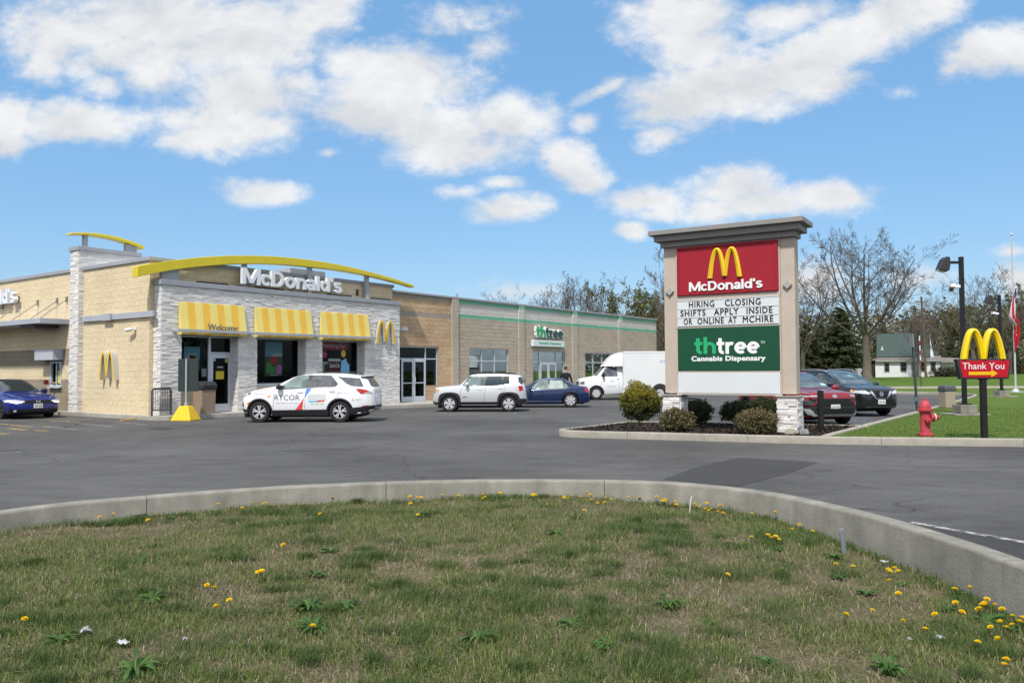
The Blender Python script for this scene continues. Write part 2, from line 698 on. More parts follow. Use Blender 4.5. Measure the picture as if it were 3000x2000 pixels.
def block_geo(s, w=.2, spacing=1.0):
    V, Fs, x = [], [], 0.0
    k = 0
    for ch in s:
        adv, strokes = BLOCK[ch]
        for st in strokes:
            P = np.array(st)
            T_ = np.gradient(P, axis=0)
            if len(P) > 3 and np.allclose(P[0], P[-1]):
                T_[0] = T_[-1] = P[1] - P[-2]
            T_ /= np.linalg.norm(T_, axis=1)[:, None] + 1e-9
            N_ = np.stack([-T_[:, 1], T_[:, 0]], 1) * w / 2
            b = len(V)
            top = .1 + .0006 * (k % 5)
            for p, n in zip(P, N_):
                for q, z in ((p + n, -.1), (p + n, top), (p - n, top), (p - n, -.1)):
                    V.append((x + q[0], q[1], z))
            m = len(P)
            for i in range(m - 1):
                for j in range(4):
                    Fs.append((b + i * 4 + j, b + i * 4 + (j + 1) % 4, b + i * 4 + 4 + (j + 1) % 4, b + i * 4 + 4 + j))
            Fs += [(b, b + 1, b + 2, b + 3), tuple(b + (m - 1) * 4 + j for j in (3, 2, 1, 0))]
            k += 1
        x += adv * spacing
    return np.array(V), Fs


def text_obj(s, x0, x1, z0, z1, y, name, m, parent, bold=0.02, depth=.0, M=None, mb=None, mi=0, block=0.0, spacing=1.0, shear=0.0):
    """lettering that fills x0..x1, z0..z1 on the plane y (facing -y), raised by depth"""
    V, Fs = block_geo(s, block, spacing) if block else text_geo(s, bold=bold, extrude=.1 if depth else 0.0, spacing=spacing, shear=shear)
    lo, hi = V.min(0), V.max(0)
    sx = (x1 - x0) / (hi[0] - lo[0])
    sz = (z1 - z0) / (hi[1] - lo[1])
    X = x0 + (V[:, 0] - lo[0]) * sx
    Zc = z0 + (V[:, 1] - lo[1]) * sz
    Y = y - ((V[:, 2] - lo[2]) / max(hi[2] - lo[2], 1e-9)) * depth if depth else y - V[:, 2]
    P = np.stack([X, Y, Zc], 1)
    if M is not None:
        P = np.array([tuple(M @ Vector(p)) for p in P])
    tgt = mb or MB()
    tgt.add([tuple(p) for p in P], Fs, mi)
    if mb is None:
        return tgt.build(name, m, parent, fix=bool(block))


def arches(mb, w, h, t, dep, cx, z0, y, ridge=True, drop=.08, mi=0, p=2.3, side_mi=None):
    """two joined tall arches facing -y"""
    n = 26
    for k, xc in enumerate((-1, 1)):
        xi = np.linspace(-1, 1, n)
        hw = (w - t) / 4
        L_, Rr, Rd = [], [], []
        cx_k = cx + xc * hw
        X = cx_k + xi * hw
        Zc = z0 + (h - t * .45) * (1 - np.abs(xi) ** p)
        inner_end = -1 if k == 0 else 0
        if drop:
            inner = xi > 0 if k == 0 else xi < 0
            Zc = np.where(inner & (Zc < z0 + drop * h), z0 + drop * h, Zc)
        dX, dZ = np.gradient(X), np.gradient(Zc)
        ln = np.hypot(dX, dZ) + 1e-9
        nx, nz = -dZ / ln, dX / ln
        # legs end square with the ground
        nx[0], nz[0] = -1, 0
        nx[-1], nz[-1] = 1, 0
        nx[0], nx[-1] = -1, 1
        nz[0] = nz[-1] = 0
        tt = t / 2 * (0.78 + .22 * np.abs(xi) ** 2)
        vs, fs = [], []
        for i in range(n):
            a = (X[i] + nx[i] * tt[i], Zc[i] + nz[i] * tt[i])
            b = (X[i] - nx[i] * tt[i], Zc[i] - nz[i] * tt[i])
            mid = (X[i], Zc[i])
            yr = y - dep - (t * .32 if ridge else 0)
            vs += [(a[0], y, a[1]), (a[0], y - dep, a[1]), (mid[0], yr, mid[1]), (b[0], y - dep, b[1]), (b[0], y, b[1])]
        for i in range(n - 1):
            for j in range(5):
                j2 = (j + 1) % 5
                fs.append((i * 5 + j, i * 5 + j2, (i + 1) * 5 + j2, (i + 1) * 5 + j))
        fs += [(0, 1, 2, 3, 4), tuple((n - 1) * 5 + q for q in (4, 3, 2, 1, 0))]
        k0 = len(mb.m)
        mb.add(vs, fs, mi)
        if side_mi is not None:
            for q in range((n - 1) * 5):
                if q % 5 in (0, 3):
                    mb.m[k0 + q] = side_mi
            mb.m[-1] = mb.m[-2] = side_mi
    return mb

# ================================================================== GROUND
def smooth_path(pts, step=.12, closed=False):
    """Catmull-Rom through pts, resampled evenly"""
    P = [np.array(p, float) for p in pts]
    if closed:
        P = [P[-1]] + P + [P[0], P[1]]
    else:
        P = [2 * P[0] - P[1]] + P + [2 * P[-1] - P[-2]]
    out = []
    for i in range(1, len(P) - 2):
        p0, p1, p2, p3 = P[i - 1:i + 3]
        n = max(2, int(np.linalg.norm(p2 - p1) / step))
        for k in range(n):
            t = k / n
            out.append(.5 * ((2 * p1) + (-p0 + p2) * t + (2 * p0 - 5 * p1 + 4 * p2 - p3) * t * t + (-p0 + 3 * p1 - 3 * p2 + p3) * t ** 3))
    if not closed:
        out.append(P[-2])
    return np.array(out)


def offset_path(P, d):
    T = np.gradient(P, axis=0)
    T /= np.linalg.norm(T, axis=1)[:, None] + 1e-9
    return P + np.stack([-T[:, 1], T[:, 0]], 1) * d


def kerb(name, P, m, w=.16, ztop=.15, zroad=-.05, zback=None, piece=3.0, first=1.2, rnd=.025):
    """concrete kerb along P (road-side line, planted side on its left), cast in pieces with open joints"""
    s = np.concatenate([[0], np.cumsum(np.linalg.norm(np.diff(P, axis=0), axis=1))])
    I = offset_path(P, w)
    mb = MB()
    zb = zback if zback is not None else np.full(len(P), ztop - .12)
    cuts, c = [0], first
    while c < s[-1]:
        cuts.append(c)
        c += piece
    cuts.append(s[-1])
    for a, b in zip(cuts[:-1], cuts[1:]):
        if b - a < .06:
            continue
        ss = np.unique(np.concatenate([[a + .004], s[(s > a + .03) & (s < b - .03)], [b - .004]]))
        po = np.stack([np.interp(ss, s, P[:, k]) for k in (0, 1)], 1)
        pi_ = np.stack([np.interp(ss, s, I[:, k]) for k in (0, 1)], 1)
        zz = np.interp(ss, s, zb)
        vs, fs = [], []
        for i in range(len(ss)):
            d = (pi_[i] - po[i]) / w
            jit = .004 * noise.noise(Vector((ss[i] * 1.3, 0, 3.1)))
            prof = [(0, zroad), (0.0, ztop - rnd), (rnd * .35, ztop - rnd * .3), (rnd, ztop), (w - rnd * .8, ztop), (w - rnd * .25, ztop - rnd * .3), (w, ztop - rnd), (w + .012, zz[i] - .25)]
            for (q, z) in prof:
                p = po[i] + d * (q + jit)
                vs.append((p[0], p[1], z + (jit if z > 0 else 0)))
        K = 8
        for i in range(len(ss) - 1):
            for k in range(K - 1):
                fs.append((i * K + k, i * K + k + 1, (i + 1) * K + k + 1, (i + 1) * K + k))
        fs.append(tuple(range(K - 1, -1, -1)))
        fs.append(tuple(range((len(ss) - 1) * K, len(ss) * K)))
        mb.add(vs, fs)
    return tag(mb.build(name, m, smooth=50), kind='structure')


def sheet(name, outer, z, m, holes=(), kind='structure'):
    bm = bmesh.new()
    edges = []
    for loop in [outer] + list(holes):
        vs = [bm.verts.new((p[0], p[1], z)) for p in loop]
        for i in range(len(vs)):
            edges.append(bm.edges.new((vs[i], vs[(i + 1) % len(vs)])))
    bmesh.ops.triangle_fill(bm, use_beauty=True, use_dissolve=False, edges=edges)
    for f in bm.faces:
        if f.normal.z < 0:
            f.normal_flip()
    me = bpy.data.meshes.new(name)
    bm.to_mesh(me)
    bm.free()
    me.materials.append(m)
    o = bpy.data.objects.new(name, me)
    col.objects.link(o)
    return tag(o, kind=kind)


def asphalt_mat(name, c, rough=.9, patchy=.24, crack=True, grain=.48):
    m = bpy.data.materials.new(name)
    m.use_nodes = True
    nt = m.node_tree
    N, L = nt.nodes.new, nt.links.new
    b = nt.nodes['Principled BSDF']
    b.inputs['Roughness'].default_value = rough
    b.inputs['Specular IOR Level'].default_value = .22
    tc = N("ShaderNodeTexCoord")

    def nz(scale, detail=4, rgh=.6, stretch=None, dist=0):
        n = N("ShaderNodeTexNoise")
        n.inputs['Scale'].default_value = scale
        n.inputs['Detail'].default_value = detail
        n.inputs['Roughness'].default_value = rgh
        n.inputs['Distortion'].default_value = dist
        if stretch:
            mp = N("ShaderNodeMapping")
            mp.inputs['Scale'].default_value = stretch
            mp.inputs['Rotation'].default_value = (0, 0, R_(25))
            L(tc.outputs['Object'], mp.inputs[0])
            L(mp.outputs[0], n.inputs['Vector'])
        else:
            L(tc.outputs['Object'], n.inputs['Vector'])
        return n.outputs[0]

    def rng(s, a, b_, lo, hi):
        r = N("ShaderNodeMapRange")
        L(s, r.inputs[0])
        for i, v in enumerate((a, b_, lo, hi)):
            r.inputs[i + 1].default_value = v
        return r.outputs[0]

    def mul(a, b_):
        x = N("ShaderNodeMath")
        x.operation = 'MULTIPLY'
        L(a, x.inputs[0])
        L(b_, x.inputs[1])
        return x.outputs[0]
    f = rng(nz(.22, 4, .55), .35, .65, 1 - patchy, 1 + patchy)
    f = mul(f, rng(nz(1.1, 5, .65, (1, 3.0, 1)), .3, .7, 1 - patchy * .7, 1 + patchy * .7))
    f = mul(f, rng(nz(95, 3, .7), .3, .7, 1 - grain, 1 + grain))
    f = mul(f, rng(nz(30, 3, .75), .3, .7, .80, 1.2))
    f = mul(f, rng(nz(9, 4, .7), .3, .7, .90, 1.10))
    f = mul(f, rng(nz(.55, 6, .7), .56, .72, 1.0, .72))
    f = mul(f, rng(nz(3.2, 5, .75), .62, .74, 1.0, .80))
    if crack:
        vo = N("ShaderNodeTexVoronoi")
        vo.feature = 'DISTANCE_TO_EDGE'
        vo.inputs['Scale'].default_value = .24
        mp = N("ShaderNodeMapping")
        L(tc.outputs['Object'], mp.inputs[0])
        n = N("ShaderNodeTexNoise")
        n.inputs['Scale'].default_value = .9
        n.inputs['Detail'].default_value = 5
        L(tc.outputs['Object'], n.inputs['Vector'])
        va = N("ShaderNodeVectorMath")
        va.operation = 'MULTIPLY_ADD'
        L(n.outputs['Color'], va.inputs[0])
        va.inputs[1].default_value = (1.6, 1.6, 0)
        L(tc.outputs['Object'], va.inputs[2])
        L(va.outputs[0], vo.inputs['Vector'])
        cr = rng(vo.outputs['Distance'], .0, .0042, .42, 1.0)
        # cracks only here and there
        sel = rng(nz(.13, 2), .42, .5, 0, 1)
        mx = N("ShaderNodeMix")
        L(sel, mx.inputs[0])
        mx.inputs[2].default_value = 1.0
        L(cr, mx.inputs[3])
        f = mul(f, mx.outputs[0])
    sc = N("ShaderNodeVectorMath")
    sc.operation = 'SCALE'
    sc.inputs[0].default_value = c
    L(f, sc.inputs['Scale'])
    L(sc.outputs[0], b.inputs['Base Color'])
    bp = N("ShaderNodeBump")
    bp.inputs['Distance'].default_value = .006
    L(nz(120, 3, .7), bp.inputs['Height'])
    L(bp.outputs[0], b.inputs['Normal'])
    return m


M_ASPH = asphalt_mat('asphalt', (.081, .079, .077))
M_ASPH_NEW = asphalt_mat('asphalt_new', (.050, .049, .049), crack=False, patchy=.08)
M_CONC = mat('kerb_concrete', (.215, .205, .175), .95, var=.22, vscale=2.6, bump=.005, bscale=40, var2=.17, v2scale=3.1, v2st=(1.3, 1.3, .16), spec=.2)
M_CONC_L = mat('kerb_concrete_pale', (.30, .28, .235), .95, var=.10, vscale=6, bump=.006, bscale=70, spec=.2, var2=.12, v2scale=.8)
M_WALK = mat('sidewalk_concrete', (.34, .32, .285), .9, var=.12, vscale=4, bump=.003, bscale=80, var2=.15, v2scale=.6)

# --- the grassed island the photographer stands on
fg_outer = [(-5.59, 8.84), (-4.51, 9.82), (-3.26, 10.5), (-1.64, 11.0), (-0.01, 11.14), (1.55, 10.98), (2.42, 10.62), (3.08, 9.98), (3.52, 9.07), (3.79, 8.11), (3.93, 7.18), (3.99, 6.35)]
fg_path = smooth_path([(-7.7, -6), (-7.7, 2), (-7.3, 5.4)] + fg_outer + [(4.05, 4.6), (4.1, 2), (4.1, -6)])[::-1]   # planted side on the left
fg_path = fg_path[:, :2]


def fg_z(x, y):
    """height of the grass on the island: a little under the kerb, sinking towards the street corner"""
    az = np.arctan2(x, np.maximum(y, .5))
    b = np.interp(az, [-.9, -.56, 0, .14, .30, .42, .56, .9], [-.08, -.08, -.065, -.075, -.12, -.19, -.27, -.30])
    return b + .025 * np.sin(x * 1.7 + 1.1) * np.sin(y * 1.3) + .012 * np.sin(x * 4.1 + y * 3.3)


KW = .20
zb = fg_z(fg_path[:, 0], fg_path[:, 1])
sdist = np.concatenate([[0], np.cumsum(np.linalg.norm(np.diff(fg_path, axis=0), axis=1))])


def s_of(x, y):
    return sdist[np.argmin((fg_path[:, 0] - x) ** 2 + (fg_path[:, 1] - y) ** 2)]


def kerb_cut(name, P, cutpts, m, **k):
    """kerb with its joints where the photograph shows them"""
    cuts = sorted(s_of(*c) for c in cutpts)
    o = None
    full = [0] + cuts + [sdist[-1]]
    mbs = []
    for a, b in zip(full[:-1], full[1:]):
        i0, i1 = np.searchsorted(sdist, a), np.searchsorted(sdist, b)
        mbs.append((i0, i1))
    return mbs


# joints of this kerb: three in view, plus regular ones behind the camera
joints = [s_of(-4.51, 9.82), s_of(-1.64, 11.0), s_of(1.55, 10.98)]
mbk = None
first = joints[2] % 2.95
kerb('island_kerb', fg_path, M_CONC, w=KW, zback=zb, piece=3.0, first=first, rnd=.03)

hole = [tuple(p) for p in offset_path(fg_path, .06)[::3]]
lot_outer = [(-120, -85), (120, -85), (120, 64), (-120, 130)]
sheet('parking_lot', lot_outer, 0.0, M_ASPH, holes=[hole])

# wide ground to the horizon, under everything
M_FIELD = mat('field_grass', (.075, .105, .03), .9, var=.25, vscale=.4, bump=.0)
tb = MB()
nr, na = 26, 72
vs, fs = [(0, 0, -.6)], []
for i in range(nr):
    r = 30 * (2200 / 30) ** (i / (nr - 1))
    for k in range(na):
        vs.append((r * math.cos(2 * math.pi * k / na), r * math.sin(2 * math.pi * k / na), -.6))
for k in range(na):
    fs.append((0, 1 + k, 1 + (k + 1) % na))
for i in range(nr - 1):
    for k in range(na):
        a = 1 + i * na
        fs.append((a + k, a + na + k, a + na + (k + 1) % na, a + (k + 1) % na))
tb.add(vs, fs)
tag(tb.build('terrain', M_FIELD), kind='structure')

# --- mulch island under the roadside sign, and the lawn to its right
isl = smooth_path([(9.25, 21.08), (7.75, 21.62), (5.46, 22.45), (3.75, 23.05), (3.2, 22.95), (2.7, 22.3), (1.75, 21.0), (1.22, 20.38), (1.2, 19.95), (1.63, 19.55), (2.8, 19.08), (4.0, 18.6), (6.55, 17.6), (9.47, 16.93), (10.6, 16.72), (16, 15.6), (26, 13.6), (40, 11)])
kerb('sign_island_kerb', isl, M_CONC_L, w=.17, ztop=.165, piece=2.75, first=.9)
div = smooth_path([(9.0, 62.6), (16, 57.6), (22.6, 52.8), (24.9, 50.9), (25.95, 48.8), (25.9, 45.4), (20.4, 37.08), (14.24, 28.34), (8.82, 20.78), (7.2, 18.5), (6.85, 17.98)])
kerb('lawn_kerb', div, M_CONC_L, w=.17, ztop=.16, piece=3.0)

M_MULCH = mat('mulch', (.022, .017, .014), .95, var=.5, vscale=30, bump=.03, bscale=34)
mul_in = offset_path(isl, .12)
front = [p for p in mul_in if p[1] < 20.6 and p[0] < 6.8]
back = [p for p in mul_in if p[1] > 20.9 or (p[0] < 2 and p[1] > 20.5)]
mpoly = [tuple(p) for p in back[::3]] + [tuple(p) for p in front[::3]] + [(6.95, 18.1), (8.95, 20.9)]
sheet('mulch_bed', mpoly, .135, M_MULCH)
# loose chips give the bed its rough surface
rs = np.random.RandomState(5)
ch, cf = [], []
lo, hi = np.array(mpoly).min(0), np.array(mpoly).max(0)
edge = np.array(mpoly)


def in_poly(x, y, P):
    j = len(P) - 1
    c = np.zeros(np.shape(x), bool)
    for i in range(len(P)):
        xi, yi = P[i]
        xj, yj = P[j]
        hit = ((yi > y) != (yj > y)) & (x < (xj - xi) * (y - yi) / (yj - yi + 1e-12) + xi)
        c ^= hit
        j = i
    return c


n = 16000
px, py = rs.uniform(lo[0], hi[0], n), rs.uniform(lo[1], hi[1], n)
ok = in_poly(px, py, edge)
px, py = px[ok], py[ok]
n = len(px)
a = rs.uniform(0, 6.28, n)
l = rs.uniform(.015, .05, n)
w = rs.uniform(.006, .016, n)
tz = rs.uniform(-.018, .018, n)
z0 = .142 + rs.uniform(0, .02, n)
dx, dy = np.cos(a), np.sin(a)
V = np.stack([np.stack([px + sx * l * dx - sy * w * dy, py + sx * l * dy + sy * w * dx, z0 + sx * tz + sy * .006], 1) for sx, sy in ((-1, -1), (1, -1), (1, 1), (-1, 1))], 1).reshape(-1, 3)
tag(np_mesh('mulch_chips', V, np.arange(4 * n).reshape(n, 4), island_mat('mulch_chip', [(0, (.012, .009, .008)), (.7, (.032, .023, .018)), (1, (.065, .05, .038))], .95)), kind='stuff')


def lawn_mat(name, c1, c2, c3, s1=1.2):
    m = bpy.data.materials.new(name)
    m.use_nodes = True
    nt = m.node_tree
    N, L = nt.nodes.new, nt.links.new
    b = nt.nodes['Principled BSDF']
    b.inputs['Roughness'].default_value = .95
    b.inputs['Specular IOR Level'].default_value = .1
    tc = N("ShaderNodeTexCoord")
    n1 = N("ShaderNodeTexNoise")
    n1.inputs['Scale'].default_value = s1
    n1.inputs['Detail'].default_value = 8
    n1.inputs['Roughness'].default_value = .7
    L(tc.outputs['Object'], n1.inputs['Vector'])
    cr = N("ShaderNodeValToRGB")
    e = cr.color_ramp.elements
    e.new(.5)
    for q, (p, c) in zip(e, ((.30, c1), (.5, c2), (.72, c3))):
        q.position = p
        q.color = (*c, 1)
    L(n1.outputs[0], cr.inputs[0])
    n2 = N("ShaderNodeTexNoise")
    n2.inputs['Scale'].default_value = 40
    n2.inputs['Detail'].default_value = 4
    L(tc.outputs['Object'], n2.inputs['Vector'])
    r = N("ShaderNodeMapRange")
    r.inputs[1].default_value = .25
    r.inputs[2].default_value = .75
    r.inputs[3].default_value = .6
    r.inputs[4].default_value = 1.4
    L(n2.outputs[0], r.inputs[0])
    sc = N("ShaderNodeVectorMath")
    sc.operation = 'SCALE'
    L(cr.outputs[0], sc.inputs[0])
    L(r.outputs[0], sc.inputs['Scale'])
    L(sc.outputs[0], b.inputs['Base Color'])
    bp = N("ShaderNodeBump")
    bp.inputs['Distance'].default_value = .05
    L(n2.outputs[0], bp.inputs['Height'])
    L(bp.outputs[0], b.inputs['Normal'])
    return m


M_LAWN = lawn_mat('lawn_turf', (.075, .125, .022), (.095, .150, .028), (.14, .165, .05))
M_FARLAWN = lawn_mat('far_turf', (.07, .125, .022), (.085, .145, .025), (.11, .15, .035), .4)
dv_in = offset_path(div, .1)
fr_in = [tuple(p) for p in offset_path(isl, .1) if p[0] > 7.0 and p[1] < 18]
lpoly = [tuple(p) for p in dv_in[::6]] + [tuple(dv_in[-1])] + fr_in[::6] + [(40, 11.2), (95, 8), (95, 66), (9.2, 66)]
sheet('lawn', lpoly, .115, M_LAWN)

# the ground beyond the lot rises gently to the house
fb = MB()
xs, ys = np.linspace(-160, 260, 60), np.concatenate([np.linspace(63.2, 82, 14), np.linspace(90, 420, 14)])
vs = [(x, y, .05 + .66 * float(np.clip((y - 63.2) / 13, 0, 1)) ** 1.0 + .12 * math.sin(x * .13) * float(np.clip((y - 66) / 10, 0, 1))) for y in ys for x in xs]
fs = [(j * 60 + i, j * 60 + i + 1, (j + 1) * 60 + i + 1, (j + 1) * 60 + i) for j in range(len(ys) - 1) for i in range(59)]
tag(fb.add(vs, fs).build('far_lawn', M_FARLAWN, smooth=60), kind='structure')
rb = MB().box(9, 120, 60.6, 61.9, -.05, .17)
tag(rb.build('far_path', mat('pale_path', (.42, .38, .32), .9, var=.12, vscale=2)), kind='structure')
tag(MB().box(9, 120, 62.9, 63.3, -.05, .22).build('far_kerb', M_CONC_L), kind='structure')

# --- asphalt repairs and worn paint
PL = lambda pts, z: [(p[0], p[1]) for p in pts]
sheet('asphalt_patch', [(4.19, 14.95), (5.34, 14.15), (4.25, 12.6), (3.12, 11.30), (2.75, 11.6), (2.25, 12.1), (3.1, 13.6)], .004, M_ASPH_NEW)
sheet('asphalt_patch', [(-4.9, 16.5), (-3.4, 16.75), (-3.1, 17.5), (-4.5, 17.35)], .004, asphalt_mat('asphalt_worn', (.066,.065,.066), crack=False))
sheet('asphalt_patch', [(4.0, 8.62), (4.25, 8.5), (5.3, 6.6), (9, 0), (4.2, 0), (4.15, 6.3)], .004, M_ASPH_NEW)


def worn_paint(name, c, keep=.5, scale=9):
    """old road paint rubbed through to the asphalt"""
    m = bpy.data.materials.new(name)
    m.use_nodes = True
    nt = m.node_tree
    N, L = nt.nodes.new, nt.links.new
    b = nt.nodes['Principled BSDF']
    b.inputs['Base Color'].default_value = (*c, 1)
    b.inputs['Roughness'].default_value = .8
    tc = N("ShaderNodeTexCoord")
    n = N("ShaderNodeTexNoise")
    n.inputs['Scale'].default_value = scale
    n.inputs['Detail'].default_value = 6
    n.inputs['Roughness'].default_value = .75
    L(tc.outputs['Object'], n.inputs['Vector'])
    r = N("ShaderNodeMapRange")
    r.inputs[1].default_value = keep - .08
    r.inputs[2].default_value = keep + .08
    r.inputs[3].default_value = 0
    r.inputs[4].default_value = .85
    L(n.outputs[0], r.inputs[0])
    t = N("ShaderNodeBsdfTransparent")
    ms = N("ShaderNodeMixShader")
    L(r.outputs[0], ms.inputs[0])
    L(t.outputs[0], ms.inputs[1])
    L(b.outputs[0], ms.inputs[2])
    L(ms.outputs[0], nt.nodes['Material Output'].inputs[0])
    return m


def stripe(mb, p, q, w, z=.004):
    p, q = Vector((p[0], p[1], z)), Vector((q[0], q[1], z))
    n = (q - p).cross(Vector((0, 0, 1))).normalized() * (w / 2)
    mb.quad(p - n, q - n, q + n, p + n)


ga = lambda x, y: ground_at(x * .29762, 1080 + y * .29762)
ym, wm, bm_ = MB(), MB(), MB()
for a, b, w in (((0, 541), (310, 572), .12), ((80, 588), (260, 602), .16), ((340, 606), (465, 613), .12), ((-60, 632), (85, 645), .14), ((490, 514), (775, 522), .16), ((430, 566), (520, 574), .10)):
    stripe(ym, ga(*a), ga(*b), w)
for a, b, w in (((760, 536), (1120, 570), .10), ((530, 576), (770, 600), .08), ((1130, 525), (1455, 552), .10), ((-40, 833), (205, 820), .05)):
    stripe(wm, ga(*a), ga(*b), w)
stripe(wm, (4.22, 8.62), (9.2, -.2), .10, .008)
g3 = lambda x, y: ground_at(1100 + x * .36565, 780 + y * .36565)
for a, b in (((150, 1178), (255, 1150)), ((345, 1182), (425, 1152)), ((535, 1186), (575, 1165)), ((715, 1184), (755, 1166)), ((915, 1180), (945, 1164)), ((1105, 1184), (1130, 1170)), ((1815, 1090), (1835, 1078))):
    stripe(bm_, g3(*a), g3(*b), .10)
g7 = lambda x, y: ground_at(2300 + x * .29762, 950 + y * .29762)
for a, b in (((560, 950), (860, 905)), ((610, 975), (830, 940)), ((640, 935), (800, 965)), ((720, 925), (860, 950)), ((690, 920), (1010, 860))):
    stripe(bm_, g7(*a), g7(*b), .10)
g8 = lambda x, y: ground_at(1640 + x * .32313, 1080 + y * .32313)
stripe(bm_, g8(1375, 480), g8(1515, 470), .25)
stripe(wm, g8(1420, 405), g8(1520, 395), .10)
stripe(wm, g8(430, 418), g8(560, 408), .08)
tag(ym.build('yellow_road_paint', worn_paint('paint_yellow', (.50, .32, .08), .47, 6)), kind='structure')
tag(wm.build('white_road_paint', worn_paint('paint_white', (.42, .41, .39), .50, 9)), kind='structure')
tag(bm_.build('blue_road_paint', worn_paint('paint_blue', (.14, .19, .27), .50, 6)), kind='structure')
dn = MB()
stripe(dn, ga(1520, 580), ga(1660, 597), .45)
tag(dn.build('asphalt_patch', M_ASPH_NEW), kind='structure')

# ================================================================== BUILDINGS
# local frame of both buildings: x along the street front (away to the right), y into the building, z up
BX, BY = -12.186, 27.948
BANG = math.atan2(.8114, .5845)
A2, B2 = Vector((.5845, .8114, 0)), Vector((-.8114, .5845, 0))


def bw(u, v, z=0):
    return Vector((BX, BY, 0)) + A2 * u + B2 * v + Vector((0, 0, z))


M_BEIGE = block_mat('block_beige', (.67, .55, .36), (.70, .58, .385), .41, .21, bump=.022, stain=.07, mortar=(.66, .54, .355), msize=.002)
M_BEIGE_S = mat('block_beige_smooth', (.69, .57, .375), .9, var=.06, vscale=10, bump=.004, bscale=40)
M_TAUPE = block_mat('block_taupe', (.30, .245, .18), (.335, .28, .205), .41, .21, bump=.03)
M_STONE = island_mat('ledge_stone', [(0, (.57, .55, .525)), (.35, (.66, .635, .61)), (.8, (.72, .695, .665)), (1, (.78, .75, .72))], .88, 0, .3)
M_STONE_B = mat('ledge_stone_backing', (.36, .34, .32), .95)
M_METAL = mat('grey_metal', (.36, .38, .42), .45, metal=.0, var=.05, vscale=2)
M_CAP = mat('cap_metal', (.30, .315, .345), .5, var=.06, vscale=1.5)
M_ALU = mat('aluminium_frame', (.52, .55, .60), .38, metal=.15)
M_YEL = mat('arch_yellow', (.62, .50, .03), .42, var=.04, vscale=3, var2=.06)
M_EMBY = mat('emblem_yellow', (.72, .47, .02), .4)
M_GREYSIDE = mat('emblem_side_grey', (.45, .44, .42), .5)
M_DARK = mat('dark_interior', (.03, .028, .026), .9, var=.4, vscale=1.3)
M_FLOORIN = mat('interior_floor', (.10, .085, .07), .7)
M_GLASS = glass_mat('window_glass', (.78, .81, .80), .0)
M_GLASS_B = glass_mat('window_glass_pale', (.66, .72, .69), .22)
M_WHITE = mat('white_paint', (.74, .74, .74), .45)
M_LETTER = mat('letter_white', (.70, .72, .75), .4)
M_BLACK = mat('black_paint', (.015, .015, .016), .4)
M_CHAR = mat('charcoal_plastic', (.035, .035, .038), .55)
M_ROOF = mat('roof_membrane', (.5, .5, .5), .9)
M_BRASS = mat('dark_bronze', (.06, .045, .035), .5)

rest = thing('restaurant_building', 'single storey fast food restaurant with beige block walls, white ledge stone front and striped awnings', 'building', (BX, BY, 0), BANG)


def wall_front(mb, u0, u1, z0, z1, y, openings, depth, mi=0, mi_rev=None):
    """front plane at y with rectangular openings (ua, ub, za, zb) and their reveals back to y + depth"""
    if mi_rev is None:
        mi_rev = mi
    us = sorted(set([u0, u1] + [q for o in openings for q in o[:2]]))
    zs = sorted(set([z0, z1] + [q for o in openings for q in o[2:]]))
    for a, b in zip(us[:-1], us[1:]):
        for c, d in zip(zs[:-1], zs[1:]):
            mu, mz = (a + b) / 2, (c + d) / 2
            if any(o[0] < mu < o[1] and o[2] < mz < o[3] for o in openings):
                continue
            mb.quad((a, y, c), (b, y, c), (b, y, d), (a, y, d), mi)
    for (a, b, c, d) in openings:
        e = y + depth
        mb.quad((a, y, c), (a, e, c), (a, e, d), (a, y, d), mi_rev)
        mb.quad((b, y, d), (b, e, d), (b, e, c), (b, y, c), mi_rev)
        mb.quad((a, y, d), (a, e, d), (b, e, d), (b, y, d), mi_rev)
        if c > z0 + .01:
            mb.quad((a, y, c), (b, y, c), (b, e, c), (a, e, c), mi_rev)


def ledge(mb, rs, p0, du, nrm, length, z0, z1, openings=(), hmin=.045, hmax=.085, lmin=.14, lmax=.6, pmax=.024):
    """courses of split ledge stone on a vertical plane from p0 along du, faces toward nrm"""
    du, nrm, p0 = Vector(du), Vector(nrm), Vector(p0)
    z = z0
    while z < z1 - .01:
        h = min(rs.uniform(hmin, hmax), z1 - z)
        if z1 - z - h < .03:
            h = z1 - z
        spans = [(0, length)]
        for (a, b, c, d) in openings:
            if z + h > c + .02 and z < d - .02:
                new = []
                for s, e in spans:
                    if b <= s or a >= e:
                        new.append((s, e))
                    else:
                        if a > s:
                            new.append((s, a))
                        if b < e:
                            new.append((b, e))
                spans = new
        for s, e in spans:
            x = s
            while x < e - .005:
                l = rs.uniform(lmin, lmax)
                if e - x - l < .12:
                    l = e - x
                g = .003
                t = rs.uniform(.004, pmax)
                tl = [t + rs.uniform(-.006, .006) for _ in range(4)]
                a, b, c, d = x + g, x + l - g, z + g * .8, z + h - g * .8
                q = [p0 + du * a + Vector((0, 0, c)), p0 + du * b + Vector((0, 0, c)), p0 + du * b + Vector((0, 0, d)), p0 + du * a + Vector((0, 0, d))]
                r = [v + nrm * tt for v, tt in zip(q, tl)]
                mb.add(q + r, [(4, 5, 6, 7), (0, 1, 5, 4), (1, 2, 6, 5), (2, 3, 7, 6), (3, 0, 4, 7)])
                x += l
        z += h


rs = np.random.RandomState(11)
VB = .45                      # beige body stands this far behind the stone front
UL, UR = -.17, 11.86          # body ends
